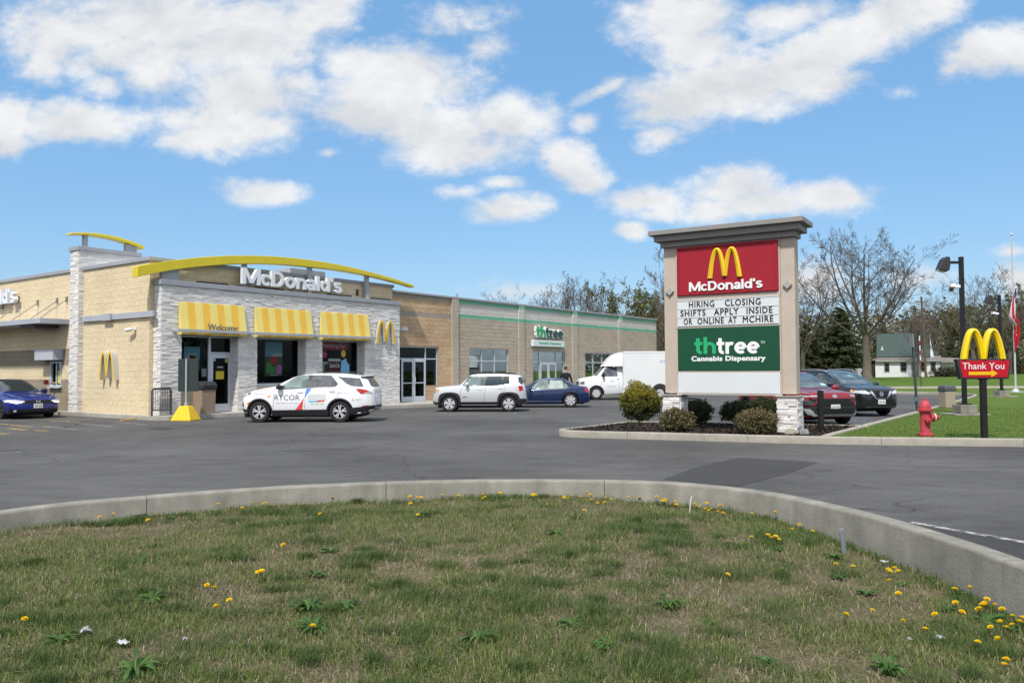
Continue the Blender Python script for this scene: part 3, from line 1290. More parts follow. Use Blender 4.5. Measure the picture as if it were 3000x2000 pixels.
# ---- body of the restaurant: beige block walls
mb = MB()
TOPB = 5.54
mb.quad((UL, VB, .1), (UL, 5.1, .1), (UL, 5.1, TOPB), (UL, VB, TOPB), 0)
mb.quad((UL, VB, TOPB), (0.02, VB, TOPB), (0.02, VB, .1), (UL, VB, .1), 0)
mb.quad((0.0, VB, 4.7), (UR, VB, 4.7), (UR, VB, TOPB), (0.0, VB, TOPB), 0)
dt_open = (6.72, 7.62, 1.08, 2.08)
# left side beyond the fin, with bands of darker block and the drive-through window opening
for za, zb_, mi in ((.1, 1.37, 2), (1.37, 1.92, 0), (1.92, 2.57, 2), (2.57, TOPB, 0)):
    for va, vb in ((5.1, dt_open[0]), (dt_open[0], dt_open[1]), (dt_open[1], 22)):
        zc = [za, zb_]
        if va == dt_open[0]:
            parts_ = [(za, min(zb_, dt_open[2])), (max(za, dt_open[3]), zb_)]
        else:
            parts_ = [(za, zb_)]
        for c, d in parts_:
            if d - c > .001:
                mb.quad((UL, va, c), (UL, vb, c), (UL, vb, d), (UL, va, d), mi)
mb.quad((UR, VB, .1), (UR, 22, .1), (UR, 22, TOPB), (UR, VB, TOPB), 0)
mb.quad((UL, 22, .1), (UR, 22, .1), (UR, 22, TOPB), (UL, 22, TOPB), 0)
# smoother course lines high on the wall
mb.box(UL - .004, UL + .02, VB, 22, 4.62, 4.66, 1)
wall = mb.build('wall', [M_BEIGE, M_BEIGE_S, M_TAUPE], rest)
MB().box(UL + .05, UR - .05, VB + .05, 21.9, 5.25, 5.35).build('roof', M_ROOF, rest)
cap = MB()
cap.box(UL - .06, UR + .06, VB - .06, VB + .25, TOPB, 5.68)
cap.box(UL - .06, UL + .25, VB + .25, 22, TOPB, 5.68)
cap.box(6.3, 8.2, VB + .5, VB + 1.4, 5.36, 5.98)
cap.build('parapet_cap', M_CAP, rest, bevel=.012)
MB().box(UL - .09, UL - .003, .10, 5.02, 3.555, 3.765).box(UL - .17, UL - .092, 2.82, 3.40, 3.53, 3.79).build('wall_band', M_METAL, rest, bevel=.008)

# ---- white ledge stone front
SO = [(.77, 3.12, .1, 3.02), (3.96, 6.35, .1, 3.02), (7.21, 9.65, .1, 3.02)]
ST = 4.68
sb = MB()
wall_front(sb, 0, 11.86, .1, ST, .0, SO, .47, 0)
sb.quad((0, 0, .1), (0, VB, .1), (0, VB, ST), (0, 0, ST))
sb.quad((11.86, 0, .1), (11.86, VB + .4, .1), (11.86, VB + .4, ST), (11.86, 0, ST))
sb.quad((0, 0, ST), (11.86, 0, ST), (11.86, .5, ST), (0, .5, ST))
front = sb.build('stone_front', M_STONE_B, rest)
cl = MB()
ledge(cl, rs, (0, 0, 0), (1, 0, 0), (0, -1, 0), 11.86, .1, ST, SO)
ledge(cl, rs, (0, VB, 0), (0, -1, 0), (-1, 0, 0), VB, .1, ST, pmax=.03)
ledge(cl, rs, (11.86, 0, 0), (0, 1, 0), (1, 0, 0), VB + .2, .1, ST)
for (a, b, c, d) in SO:
    ledge(cl, rs, (a, 0, 0), (0, 1, 0), (1, 0, 0), .42, .1, d, pmax=.02)
    ledge(cl, rs, (b, 0, 0), (0, 1, 0), (-1, 0, 0), .42, .1, d, pmax=.02)
cl.build('stone_cladding', M_STONE, front)
MB().box(-.07, 11.93, -.08, VB - .003, ST, 4.86).build('stone_cap', M_CAP, front, bevel=.012)

# ---- fin wall on the drive-through side, clad in the same stone
fb_ = MB()
FU0, FU1, FV0, FV1, FZ = -.36, 2.04, 5.08, 5.72, 6.30
fb_.box(FU0, FU1, FV0, FV1, .1, FZ)
fin = fb_.build('stone_fin', M_STONE_B, rest)
fc = MB()
ledge(fc, rs, (FU0, FV0, 0), (1, 0, 0), (0, -1, 0), FU1 - FU0, .1, FZ, [(.2, 3, .1, 5.5)])
ledge(fc, rs, (FU0, FV1, 0), (0, -1, 0), (-1, 0, 0), FV1 - FV0, .1, FZ, pmax=.03, lmax=.4)
fc.build('stone_cladding', M_STONE, fin)
MB().box(FU0 - .07, FU1 + .07, FV0 - .07, FV1 + .07, FZ, 6.47).build('fin_cap', M_CAP, fin, bevel=.015)


def arc_beam(name, us, tops, thk, v0, v1, m, parent):
    n = 40
    uu = np.linspace(us[0], us[-1], n)
    co = np.polyfit(us, tops, 3)
    zt = np.polyval(co, uu)
    tk = np.interp(uu, [us[0], us[-1]], thk) if len(thk) == 2 else np.interp(uu, us, thk)
    vs, fs = [], []
    for u, z, t in zip(uu, zt, tk):
        vs += [(u, v0, z), (u, v1, z), (u, v1, z - t), (u, v0, z - t)]
    for i in range(n - 1):
        for k in range(4):
            fs.append((i * 4 + k, i * 4 + (k + 1) % 4, i * 4 + 4 + (k + 1) % 4, i * 4 + 4 + k))
    fs += [(0, 1, 2, 3), tuple(4 * (n - 1) + q for q in (3, 2, 1, 0))]
    mb = MB().add(vs, fs)
    return mb.build(name, m, parent, smooth=40, bevel=.012)


bt = arc_beam('yellow_roof_beam', [-.88, .64, 2.14, 3.22, 6.54, 9.72, 12.85], [5.22, 5.66, 5.90, 6.03, 6.26, 6.10, 5.71], [.37, .34, .33, .32, .29, .19, .10], -.02, .34, M_YEL, rest)
for u0, u1, zt in ((.13, .80, 5.36), (3.48, 3.64, 5.78), (6.66, 6.84, 6.02), (9.92, 10.11, 5.93)):
    MB().box(u0, u1, .20, .36, 4.861, zt).build('beam_post', M_METAL, bt, bevel=.006)
st = arc_beam('yellow_roof_beam', [-.6, -.1, .4, .9, 1.6, 2.3], [6.95, 7.03, 7.065, 7.05, 6.97, 6.80], [.07, .09, .11, .12, .13, .13], 5.2, 5.62, M_YEL, rest)
MB().box(-.06, .09, 5.32, 5.5, 6.471, 6.96).build('beam_post', M_METAL, st, bevel=.006)
MB().box(1.60, 2.06, 5.32, 5.5, 6.471, 6.80).build('beam_post', M_METAL, st, bevel=.006)
for a, b in ((1.63, 2.87), (4.16, 5.46), (7.86, 9.15), (10.44, 11.61)):
    MB().box(a, b, VB - .16, VB - .003, 4.90, 4.97).build('light_bar', M_BRASS, rest)
MB().box(9.55, 9.62, VB - .09, VB - .003, 5.0, 5.28).build('junction_box', M_BRASS, rest)

# ---- striped awnings with a rail along each foot
M_AWN_L = mat('awning_pale_yellow', (.70, .57, .17), .7, var=.03, vscale=4)
M_AWN_D = mat('awning_orange_yellow', (.70, .425, .06), .7, var=.03, vscale=4)
for ia, (a, b) in enumerate(((.63, 3.33), (3.80, 6.55), (7.04, 9.80))):
    w = MB()
    n = 9
    for k in range(n):
        x0, x1 = a + (b - a) * k / n, a + (b - a) * (k + 1) / n
        mi = k % 2
        w.quad((x0, -.26, 2.96), (x1, -.26, 2.96), (x1, -.06, 4.11), (x0, -.06, 4.11), mi)
        w.quad((x0, -.05, 4.13), (x0, -.06, 4.11), (x1, -.06, 4.11), (x1, -.05, 4.13), mi)
        w.quad((x0, -.22, 2.96), (x0, -.26, 2.96), (x1, -.26, 2.96), (x1, -.22, 2.96), mi)
    w.add([(a, -.26, 2.96), (a, -.06, 4.11), (a, -.04, 4.11), (a, -.04, 2.96)], [(0, 1, 2, 3)], 0)
    w.add([(b, -.26, 2.96), (b, -.06, 4.11), (b, -.04, 4.11), (b, -.04, 2.96)], [(3, 2, 1, 0)], 0)
    aw = w.build('awning', [M_AWN_L, M_AWN_D], rest, fix=False)
    r = MB().box(a - .22, b + .20, -.36, -.275, 3.05, 3.15)
    r.box(a - .22, a - .14, -.275, -.03, 3.06, 3.14).box(b + .12, b + .20, -.275, -.03, 3.06, 3.14)
    r.build('awning_rail', M_METAL, aw, bevel=.006)
    if ia == 0:
        tag(aw, 'striped awning lettered Welcome above the door')
        text_obj('Welcome', 1.62, 2.86, 3.152, 3.37, -.30, 'welcome_lettering', mat('dark_grey_letter', (.15, .14, .13), .4), aw, bold=-.005, depth=.04)

# ---- shopfront: door bay and two windows
def frame_bars(mb, bars, y0, y1):
    for (a, b, c, d) in bars:
        mb.box(a, b, y0, y1, c, d)
    return mb


def pane(parent, a, b, c, d, y, m=M_GLASS, name='pane'):
    return MB().box(a, b, y, y + .012, c, d).build(name, m, parent)


VG = .40
# beige panels under the windows
for a, b, zt in ((.80, 2.12, 1.10), (3.97, 6.34, 1.06), (7.22, 9.64, 1.06)):
    MB().box(a, b, VG, VG + .05, .1, zt).build('sill_panel', M_BEIGE, rest)
f = MB()
frame_bars(f, [(.79, .85, 1.17, 2.96), (.85, 2.10, 2.90, 2.96), (.79, 2.10, 1.10, 1.17)], VG - .02, VG + .06)
fw = f.build('window', M_ALU, rest, bevel=.004)
pane(fw, .85, 2.10, 1.17, 2.90, VG + .02)
for a, b in ((3.97, 6.34), (7.22, 9.64)):
    f = MB()
    frame_bars(f, [(a, a + .06, 1.06, 2.98), (b - .06, b, 1.06, 2.98), (a + .06, b - .06, 2.91, 2.98), (a + .06, b - .06, 1.06, 1.17)], VG - .02, VG + .06)
    fw = f.build('window', M_ALU, rest, bevel=.004)
    pane(fw, a + .06, b - .06, 1.17, 2.91, VG + .02)
# door with transom
f = MB()
frame_bars(f, [(2.10, 2.20, .15, 2.98), (3.05, 3.11, .15, 2.98), (2.20, 3.05, 2.31, 2.37), (2.20, 3.05, 2.90, 2.98)], VG - .03, VG + .07)
df = f.build('door_frame', M_ALU, rest, bevel=.004)
pane(df, 2.20, 3.05, 2.37, 2.90, VG + .02)
f = MB()
frame_bars(f, [(2.21, 2.31, .16, 2.30), (2.96, 3.04, .16, 2.30), (2.31, 2.96, 2.15, 2.30), (2.31, 2.96, .16, .44)], VG - .02, VG + .04)
dr = f.build('door', M_ALU, rest, bevel=.004)
pane(dr, 2.31, 2.96, .44, 2.15, VG + .005)
MB().tube([(2.27, VG - .02, 1.0), (2.27, VG - .08, 1.0), (2.27, VG - .08, 1.32), (2.27, VG - .02, 1.32)], .014, 6).build('handle', M_BLACK, dr)
# the rooms behind the glass
inn = MB()
inn.quad((.5, 3.4, .1), (9.9, 3.4, .1), (9.9, 3.4, 3.3), (.5, 3.4, 3.3))
inn.quad((.5, .47, .12), (9.9, .47, .12), (9.9, 3.4, .12), (.5, 3.4, .12), 1)
inn.quad((.5, .47, 3.2), (9.9, .47, 3.2), (9.9, 3.4, 3.2), (.5, 3.4, 3.2))
for x in (.5, 9.9):
    inn.quad((x, .47, .1), (x, 3.4, .1), (x, 3.4, 3.3), (x, .47, 3.3))
inn.box(4.2, 5.6, 1.4, 2.0, .12, .95).box(7.6, 9.2, 1.5, 2.1, .12, .95).box(1.0, 1.9, 2.4, 3.0, .12, 1.2)
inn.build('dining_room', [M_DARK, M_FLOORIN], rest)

# ---- drive-through window, its hood and the canopy
vw = MB()
a, b, c, d = dt_open
for q in ((a, a + .07, c, d), (b - .07, b, c, d), (a + .07, b - .07, d - .07, d), (a + .07, b - .07, c, c + .07), (7.08, 7.14, c + .07, d - .07)):
    vw.box(UL - .03, UL + .06, q[0], q[1], q[2], q[3])
tw = vw.build('drive_through_window', M_ALU, rest, bevel=.004)
MB().box(UL + .01, UL + .02, 6.79, 7.08, c + .07, d - .07).build('pane', M_GLASS, tw)
MB().box(UL - .12, UL - .032, a - .05, b + .05, c - .05, c + .01).build('sill', M_ALU, tw)
MB().box(UL - .02, UL - .012, 6.80, 6.98, 1.22, 1.72).build('notice', mat('notice_yellow', (.62, .55, .10), .6), tw)
vb = MB()
vb.quad((.9, 6.3, .9), (.9, 8.1, .9), (.9, 8.1, 2.3), (.9, 6.3, 2.3))
vb.quad((UL, 6.3, .9), (.9, 6.3, .9), (.9, 6.3, 2.3), (UL, 6.3, 2.3))
vb.quad((UL, 8.1, .9), (.9, 8.1, .9), (.9, 8.1, 2.3), (UL, 8.1, 2.3))
vb.quad((UL, 6.3, 2.3), (.9, 6.3, 2.3), (.9, 8.1, 2.3), (UL, 8.1, 2.3))
vb.quad((UL, 6.3, .9), (.9, 6.3, .9), (.9, 8.1, .9), (UL, 8.1, .9))
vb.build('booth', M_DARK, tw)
hb = MB().box(UL - .42, UL - .003, 6.58, 8.10, 2.13, 2.56)
hb.build('window_hood', mat('hood_grey', (.42, .44, .48), .5), rest, bevel=.01)
cb = MB().box(-1.26, UL - .003, 6.15, 15.5, 3.52, 3.72).box(-1.1, UL - .01, 7.0, 8.2, 3.40, 3.519, 1)
cn = cb.build('drive_through_canopy', [M_METAL, M_BRASS], rest, bevel=.01)
for v in (6.35, 7.13, 8.77, 10.38, 12.03, 13.7):
    rb_ = MB().tube([(UL - .02, v, 4.50), (-1.18, v, 3.72)], .016, 6)
    rb_.box(UL - .06, UL - .003, v - .05, v + .05, 4.40, 4.60)
    rb_.build('canopy_rod', mat('rod_grey', (.22, .21, .20), .5), cn)

# ---- small metal shelf on the stone's far end
MB().box(11.93, 12.55, .10, .44, 3.53, 3.69).build('end_canopy', M_METAL, rest, bevel=.008)

# ---- pavement round both buildings
walk = [bw(u, v) for u, v in ((-.45, 24), (-.45, .2), (-.40, -.45), (-.1, -.72), (.6, -.78), (9.3, -1.3), (12.2, -1.9), (45, -2.0), (45, 12))]
wb_ = MB()
pl = [(p.x, p.y) for p in walk] + [tuple(bw(20, 24)[:2])]
n = len(pl)
wb_.add([(p[0], p[1], -.05) for p in pl] + [(p[0], p[1], .14) for p in pl], [tuple(range(n, 2 * n))] + [(i, (i + 1) % n, (i + 1) % n + n, i + n) for i in range(n)])
tag(wb_.build('sidewalk', M_WALK, bevel=.012), kind='structure')

# ================================================================== dispensary next door
V2 = .6
M_TAN = block_mat('block_tan', (.50, .335, .20), (.58, .42, .265), .41, .205, bump=.03, stain=.10)
M_FAWN = block_mat('block_fawn', (.42, .355, .28), (.48, .41, .325), .41, .205, bump=.035, stain=.06)
M_PALEB = block_mat('block_pale', (.55, .53, .48), (.60, .58, .53), .41, .205, bump=.03, stain=.05)
M_GREYB = block_mat('block_grey', (.315, .285, .235), (.34, .31, .26), .41, .205, bump=.012, stain=.05)
M_GREENB = block_mat('block_green', (.15, .41, .27), (.17, .44, .295), .41, .205, bump=.02, stain=.06)
M_PILA = block_mat('block_pilaster', (.425, .365, .29), (.46, .40, .32), .41, .205, bump=.015, stain=.05)
disp = thing('dispensary_building', 'long low fawn block shop unit with two green stripes under its roof edge', 'building', (BX, BY, 0), BANG)
DO = [(12.0, 15.32, .1, 2.84), (17.78, 21.37, .88, 2.82), (23.78, 27.32, .1, 2.77), (29.82, 33.4, .88, 2.76)]
dw = MB()
DT = 5.36
Y = V2
layers = [(.1, 4.40, 0), (4.40, 4.59, 1), (4.59, 5.16, 2), (5.16, 5.32, 1), (5.32, DT, 2)]
sub = MB()
for za, zb_, mi in layers:
    ops = [o for o in DO[1:] if o[2] < zb_ and o[3] > za] if za < 1 else []
    wall_front(dw, 16.3, 40.45, za, zb_, Y, ops, .22, mi, 4)
tanl = [(.1, 4.30, 3), (4.30, 4.50, 4), (4.50, 5.16, 3), (5.16, DT, 4)]
for za, zb_, mi in tanl:
    ops = [DO[0]] if za < 1 else []
    wall_front(dw, 11.87, 16.3, za, zb_, Y, ops, .22, mi, 4)
dw.quad((40.45, Y, .1), (40.45, 22, .1), (40.45, 22, DT), (40.45, Y, DT), 0)
dw.quad((11.9, 22, .1), (40.45, 22, .1), (40.45, 22, DT), (11.9, 22, DT), 0)
dw.build('wall', [M_FAWN, M_GREENB, M_PALEB, M_TAN, M_GREYB], disp)
MB().box(11.95, 40.4, Y + .06, 21.9, 5.1, 5.2).build('roof', M_ROOF, disp)
c = MB().box(11.86, 40.55, Y - .10, Y + .25, DT, 5.46).box(40.20, 40.55, Y + .25, 22, DT, 5.46)
c.box(16.9, 17.0, Y + .1, Y + .2, 5.461, 5.66)
c.build('parapet_cap', M_CAP, disp, bevel=.01)
for a, b in ((16.3, 16.82), (22.27, 22.82), (28.17, 28.78), (34.31, 34.86)):
    p = MB()
    p.box(a, b, Y - .09, Y - .003, .1, 4.40, 0)
    if a < 17:
        p.box(a, b, Y - .09, Y - .003, 4.402, DT, 0)
    else:
        for za, zb_, mi in layers[1:]:
            p.box(a, b, Y - .09, Y - .003, za + .002, zb_, {1: 1, 2: 2}[mi])
    p.build('pilaster', [M_PILA, M_GREENB, M_PALEB], disp)

# glazing: local y of the glass line
G2 = Y + .10


def grid_window(parent, name, a, b, c, d, ucuts, zcuts, m, th=.055, m2=M_ALU, skip_pane=()):
    f = MB()
    us = [a] + ucuts + [b]
    zs = [c] + zcuts + [d]
    f.box(a, a + th, G2 - .03, G2 + .05, c, d).box(b - th, b, G2 - .03, G2 + .05, c, d)
    f.box(a + th, b - th, G2 - .03, G2 + .05, c, c + th).box(a + th, b - th, G2 - .03, G2 + .05, d - th, d)
    for u in ucuts:
        f.box(u - th / 2, u + th / 2, G2 - .027, G2 + .047, c + th, d - th)
    for z in zcuts:
        f.box(a + th, b - th, G2 - .025, G2 + .045, z - th / 2, z + th / 2)
    o = f.build(name, m2, parent, bevel=.004)
    MB().box(a + th, b - th, G2 + .006, G2 + .014, c + th, d - th).build('pane', m, o)
    return o


grid_window(disp, 'window', 17.79, 21.36, .89, 2.81, [18.96, 20.12], [2.15], M_GLASS_B)
grid_window(disp, 'window', 29.83, 33.39, .89, 2.75, [30.98, 32.18], [2.12], M_GLASS_B)
# entrance of the dispensary
en = grid_window(disp, 'entrance_glazing', 23.79, 27.31, .14, 2.76, [24.58, 26.42], [2.12], M_GLASS_B)


def double_door(parent, a, b, c, d, m):
    o = None
    for (x0, x1, hx) in ((a, (a + b) / 2 - .003, 1), ((a + b) / 2 + .003, b, 0)):
        f = MB()
        st_ = .11
        f.box(x0, x0 + st_, G2 - .07, G2 - .035, c, d).box(x1 - st_, x1, G2 - .07, G2 - .035, c, d)
        f.box(x0 + st_, x1 - st_, G2 - .07, G2 - .035, d - .12, d).box(x0 + st_, x1 - st_, G2 - .07, G2 - .035, c, c + .24)
        f.box(x0 + st_, x1 - st_, G2 - .066, G2 - .04, 1.02, 1.07)
        o = f.build('door', M_ALU, parent, bevel=.004)
        hxx = x1 - .05 if hx else x0 + .05
        MB().tube([(hxx, G2 - .07, 1.0), (hxx, G2 - .13, 1.0), (hxx, G2 - .13, 1.32), (hxx, G2 - .07, 1.32)], .016, 6).build('handle', M_ALU, o)
        MB().box(x0 + st_, x1 - st_, G2 - .055, G2 - .047, c + .24, d - .12).build('pane', m, o)


double_door(disp, 24.62, 26.38, .15, 2.09, M_GLASS_B)
# vacant unit's double door, tan part
en2 = grid_window(disp, 'entrance_glazing', 12.02, 15.31, .14, 2.83, [14.42], [2.22], M_GLASS)
MB().box(14.45, 15.30, G2 - .05, G2 + .06, .14, .90).build('sill_panel', M_TAN, disp)
double_door(disp, 12.66, 14.38, .15, 2.19, M_GLASS)
ib = MB()
for a, b, dd, mi in ((11.9, 16.0, 3.5, 0), (17.4, 34, 3.0, 2)):
    ib.quad((a, Y + dd, .1), (b, Y + dd, .1), (b, Y + dd, 3.1), (a, Y + dd, 3.1), mi)
    ib.quad((a, Y + .22, .11), (b, Y + .22, .11), (b, Y + dd, .11), (a, Y + dd, .11), 1)
    ib.quad((a, Y + .22, 3.1), (b, Y + .22, 3.1), (b, Y + dd, 3.1), (a, Y + dd, 3.1), mi)
    for x in (a, b):
        ib.quad((x, Y + .22, .1), (x, Y + dd, .1), (x, Y + dd, 3.1), (x, Y + .22, 3.1), mi)
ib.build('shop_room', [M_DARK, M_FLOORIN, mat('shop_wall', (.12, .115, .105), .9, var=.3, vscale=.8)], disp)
# frosted film and pale blinds in the dispensary windows
M_FILM = mat('window_film', (.38, .41, .40), .35, var=.10, vscale=1.2)
fl = MB()
for a, b, c, d in ((17.86, 18.92, .95, 1.70), (19.0, 20.08, .95, 2.10), (17.86, 18.92, 1.80, 2.10), (23.86, 24.54, 2.16, 2.69), (24.62, 26.38, 2.16, 2.69), (26.46, 27.24, 2.16, 2.69), (29.9, 30.94, 2.16, 2.68), (31.03, 32.1, 2.16, 2.68), (32.3, 33.3, 2.16, 2.68), (20.18, 21.28, 2.2, 2.72)):
    fl.box(a, b, G2 + .03, G2 + .034, c, d)
fl.build('window_film', M_FILM, disp)
nb = MB().box(23.90, 24.50, G2 + .018, G2 + .022, .95, 1.98, 0)
nb.build('opening_hours_board', mat('notice_dark', (.05, .05, .05), .5), disp)
hb = MB()
for i, (x0, x1, z0, z1) in enumerate(((23.92, 24.14, 1.84, 1.90), (24.2, 24.42, 1.85, 1.90), (23.94, 24.06, 1.42, 1.72), (24.22, 24.44, 1.46, 1.74), (23.94, 24.20, 1.30, 1.36), (23.94, 24.20, 1.20, 1.26), (24.28, 24.44, 1.18, 1.38))):
    hb.box(x0, x1, G2 + .0155, G2 + .0175, z0, z1)
hb.build('opening_hours_print', M_WHITE, disp)

# ================================================================== SIGNS AND POSTERS ON THE BUILDINGS
def bthing(name, label, cat, group=None):
    return thing(name, label, cat, (BX, BY, 0), BANG, group)


def at_pivot(o, u, v, z):
    """move a thing built in the building frame so its own origin sits at (u, v, z)"""
    p = bw(u, v, z)
    o.location = p
    off = Vector((u, v, z))
    for c in [x for x in bpy.data.objects if x.parent == o]:
        c.location = c.location - off
    return o


t = bthing('letter_sign', 'big white raised letters McDonald\'s standing over the stone front', 'sign')
mbL = MB()
LS = .04
text_obj("McDonald's", 3.22, 8.22, 4.97, 5.60, LS, 'lettering', M_LETTER, t, block=.195, depth=.15)
MB().box(3.3, 8.1, LS + .002, LS + .018, 5.06, 5.10).box(3.9, 3.96, LS + .0181, VB - .003, 5.05, 5.11).box(6.0, 6.06, LS + .0181, VB - .003, 5.05, 5.11).box(7.9, 7.96, LS + .0181, VB - .003, 5.05, 5.11).build('sign_rail', M_METAL, t)
at_pivot(t, 5.7, .04, 4.97)

t = bthing('letter_sign', 'white raised restaurant letters on the side wall over the drive-through canopy', 'sign')
Ms = Matrix(((0, 1, 0, 0), (-1, 0, 0, 0), (0, 0, 1, 0), (0, 0, 0, 1)))   # text plane x -> -v, facing -u


def side_text(s, v0, v1, z0, z1, u, name, m, parent, bold, depth):
    M = Matrix(((0, 1, 0, u), (-1, 0, 0, v0), (0, 0, 1, 0), (0, 0, 0, 1)))
    return text_obj(s, 0, v0 - v1, z0, z1, 0, name, m, parent, block=.195, depth=depth, M=M)


side_text("McDonald's", 15.3, 10.36, 4.57, 5.2, UL - .10, 'lettering', M_LETTER, t, .034, .16)
MB().box(UL - .098, UL - .003, 10.5, 15.2, 4.64, 4.67).build('sign_rail', M_METAL, t)
at_pivot(t, UL, 12.8, 4.6)

t = bthing('arches_sign', 'slim yellow arches emblem on the white stone at the far end of the front', 'sign')
a = MB()
arches(a, 1.25, 1.07, .135, .12, 10.83, 2.86, -.05, ridge=False, drop=.08, side_mi=1)
o = a.build('arches', [M_EMBY, M_GREYSIDE], t, smooth=50)
at_pivot(o.parent, 10.83, -.05, 2.86)
t = bthing('arches_sign', 'slim yellow arches emblem with grey sides on the beige side wall', 'sign')
a = MB()
arches(a, 1.08, 1.05, .105, .20, 0, 1.36, 0, ridge=False, drop=.06, side_mi=1)
a.v = [(UL - .004 + p[1] * 1.0, 2.95 - p[0], p[2]) for p in a.v]
o = a.build('arches', [M_EMBY, M_GREYSIDE], t, smooth=50)
at_pivot(t, UL, 2.95, 1.36)
# camera on the side wall
t = bthing('security_camera', 'small white security camera on the beige side wall under the grey band', 'camera')
MB().box(UL - .05, UL - .003, 1.28, 1.40, 3.13, 3.25).tube([(UL - .03, 1.34, 3.17), (UL - .16, 1.34, 3.13)], .022, 8).build('bracket', M_WHITE, t)
MB().tube([(UL - .14, 1.26, 3.17), (UL - .20, 1.62, 3.13)], .06, 12).build('camera_body', M_WHITE, t, smooth=40)
at_pivot(t, UL, 1.34, 3.2)

t = bthing('letter_sign', 'green and dark letters thtree over the dispensary entrance', 'sign')
yy = Y - .04
M_GR1 = mat('sign_green', (.02, .33, .12), .4)
M_GR2 = mat('sign_dark_green', (.012, .06, .038), .4)
text_obj('thtree', 23.84, 26.9, 3.55, 4.30, yy, 'letter_backing', M_WHITE, t, block=.30, depth=.14)
text_obj('th', 23.90, 24.86, 3.585, 4.28, yy - .142, 'lettering', M_GR1, t, block=.19, depth=.03)
text_obj('tree', 24.90, 26.84, 3.575, 4.19, yy - .142, 'lettering', M_GR2, t, block=.19, depth=.03)
at_pivot(t, 25.4, Y, 3.55)
t = bthing('box_sign', 'pale box sign reading Cannabis Dispensary beneath the green letters', 'sign')
MB().box(23.58, 27.0, Y - .20, Y - .003, 3.04, 3.42).build('sign_box', mat('box_sign_white', (.62, .68, .70), .4), t, bevel=.02)
text_obj('Cannabis Dispensary', 24.15, 26.6, 3.14, 3.33, Y - .203, 'lettering', M_GR1, t, bold=.022, depth=.004)
MB().box(23.6, 26.98, Y - .19, Y - .01, 3.025, 3.038).build('sign_edge', M_GR1, t)
at_pivot(t, 25.3, Y, 3.04)


# ---- posters behind the restaurant glass (flat printed sheets on light stands)
def rings(c, r, n=28, ry=None):
    return [(c[0] + r * math.cos(2 * math.pi * k / n), c[1] + (ry or r) * math.sin(2 * math.pi * k / n)) for k in range(n)]


def poster(name, label, shapes, y, mats, pivot):
    t = bthing(name, label, 'poster')
    # a board behind, printed shapes in thin steps in front
    for i, (part, mi, poly, lift) in enumerate(shapes):
        m = MB().prism(poly, lambda a, b, d: (a, d, b), y - lift - .004, y - lift + .002)
        m.build(part, mats[mi], t)
    return at_pivot(t, *pivot)


rect = lambda a, b, c, d: [(a, c), (b, c), (b, d), (a, d)]
PM = dict(sky=mat('print_sky', (.14, .36, .50), .5), cup=mat('print_pale', (.50, .55, .56), .5), tea=mat('print_brown', (.09, .045, .02), .5), grn=mat('print_green', (.06, .34, .07), .5), yel=mat('print_yellow', (.55, .42, .03), .5), red=mat('print_red', (.55, .02, .03), .5), pink=mat('print_pink', (.55, .18, .50), .5), blue=mat('print_blue', (.16, .42, .66), .5), wht=mat('print_white', (.6, .6, .6), .5), dk=mat('print_dark', (.02, .025, .03), .5), cola=mat('print_cola', (.10, .02, .015), .5), lav=mat('print_darkgreen', (.05, .10, .06), .5), tan=mat('print_gold', (.5, .33, .10), .5))
PY = VG + .12
poster('drink_poster', 'blue and green poster of an iced drink in the window beside the door', [
    ('poster_sheet', 0, rect(1.20, 1.84, 2.10, 2.56), 0), ('poster_lower', 1, rect(1.24, 1.84, 1.72, 2.10), 0), ('drink_cup', 2, [(1.42, 1.88), (1.62, 1.86), (1.72, 2.30), (1.36, 2.32)], .006),
    ('drink', 3, [(1.45, 1.91), (1.60, 1.89), (1.67, 2.24), (1.41, 2.26)], .012), ('badge', 2, rings((1.32, 2.16), .08), .006),
    ('yellow_strip', 4, rect(1.32, 1.70, 1.77, 1.86), .006), ('red_strip', 5, rect(1.28, 1.80, 1.70, 1.765), .006)], PY,
    [PM['sky'], PM['lav'], PM['cup'], PM['tea'], PM['yel'], PM['red']], (1.5, PY, 1.7))
poster('paper_notice', 'pale sheet of paper taped inside the window by the door frame', [('sheet', 0, rect(1.88, 2.08, 1.46, 1.76), 0)], PY - .06, [PM['cup']], (1.98, PY - .06, 1.46))
poster('meal_poster', 'large poster with sky, red, green and pink shapes in the middle window', [
    ('poster_sheet', 0, rect(4.72, 5.58, 1.46, 2.84), 0), ('poster_sky', 1, rect(4.74, 5.56, 2.24, 2.82), .006), ('cloud', 2, [(5.0, 2.24), (5.56, 2.24), (5.5, 2.36), (5.3, 2.40), (5.12, 2.34)], .010),
    ('red_shape', 3, [(4.98, 2.02), (5.06, 1.92), (5.26, 1.92), (5.34, 2.04), (5.36, 2.22), (4.96, 2.22)], .012), ('green_shape', 4, [(4.78, 1.56), (5.22, 1.56), (5.22, 1.80), (5.02, 1.84), (5.02, 2.0), (4.80, 2.0)], .012),
    ('pink_shape', 5, [(5.26, 1.52), (5.52, 1.52), (5.54, 1.84), (5.44, 1.92), (5.28, 1.88)], .012), ('caption_line', 2, rect(4.98, 5.32, 1.485, 1.515), .012)], PY,
    [PM['lav'], PM['sky'], PM['cup'], PM['red'], PM['grn'], PM['pink']], (5.1, PY, 1.46))
t = poster('banner_poster', 'red Satisfying Sips banner across the top of the right-hand window', [('banner', 0, rect(7.52, 9.10, 2.56, 2.89), 0)], PY - .08, [PM['red']], (8.3, PY - .08, 2.56))
tx = text_obj('Satisfying Sips', 7.64, 8.90, 2.625, 2.82, PY - .088, 'lettering', PM['wht'], t, bold=.012, depth=.003)
tx.location = -Vector((8.3, PY - .08, 2.56))
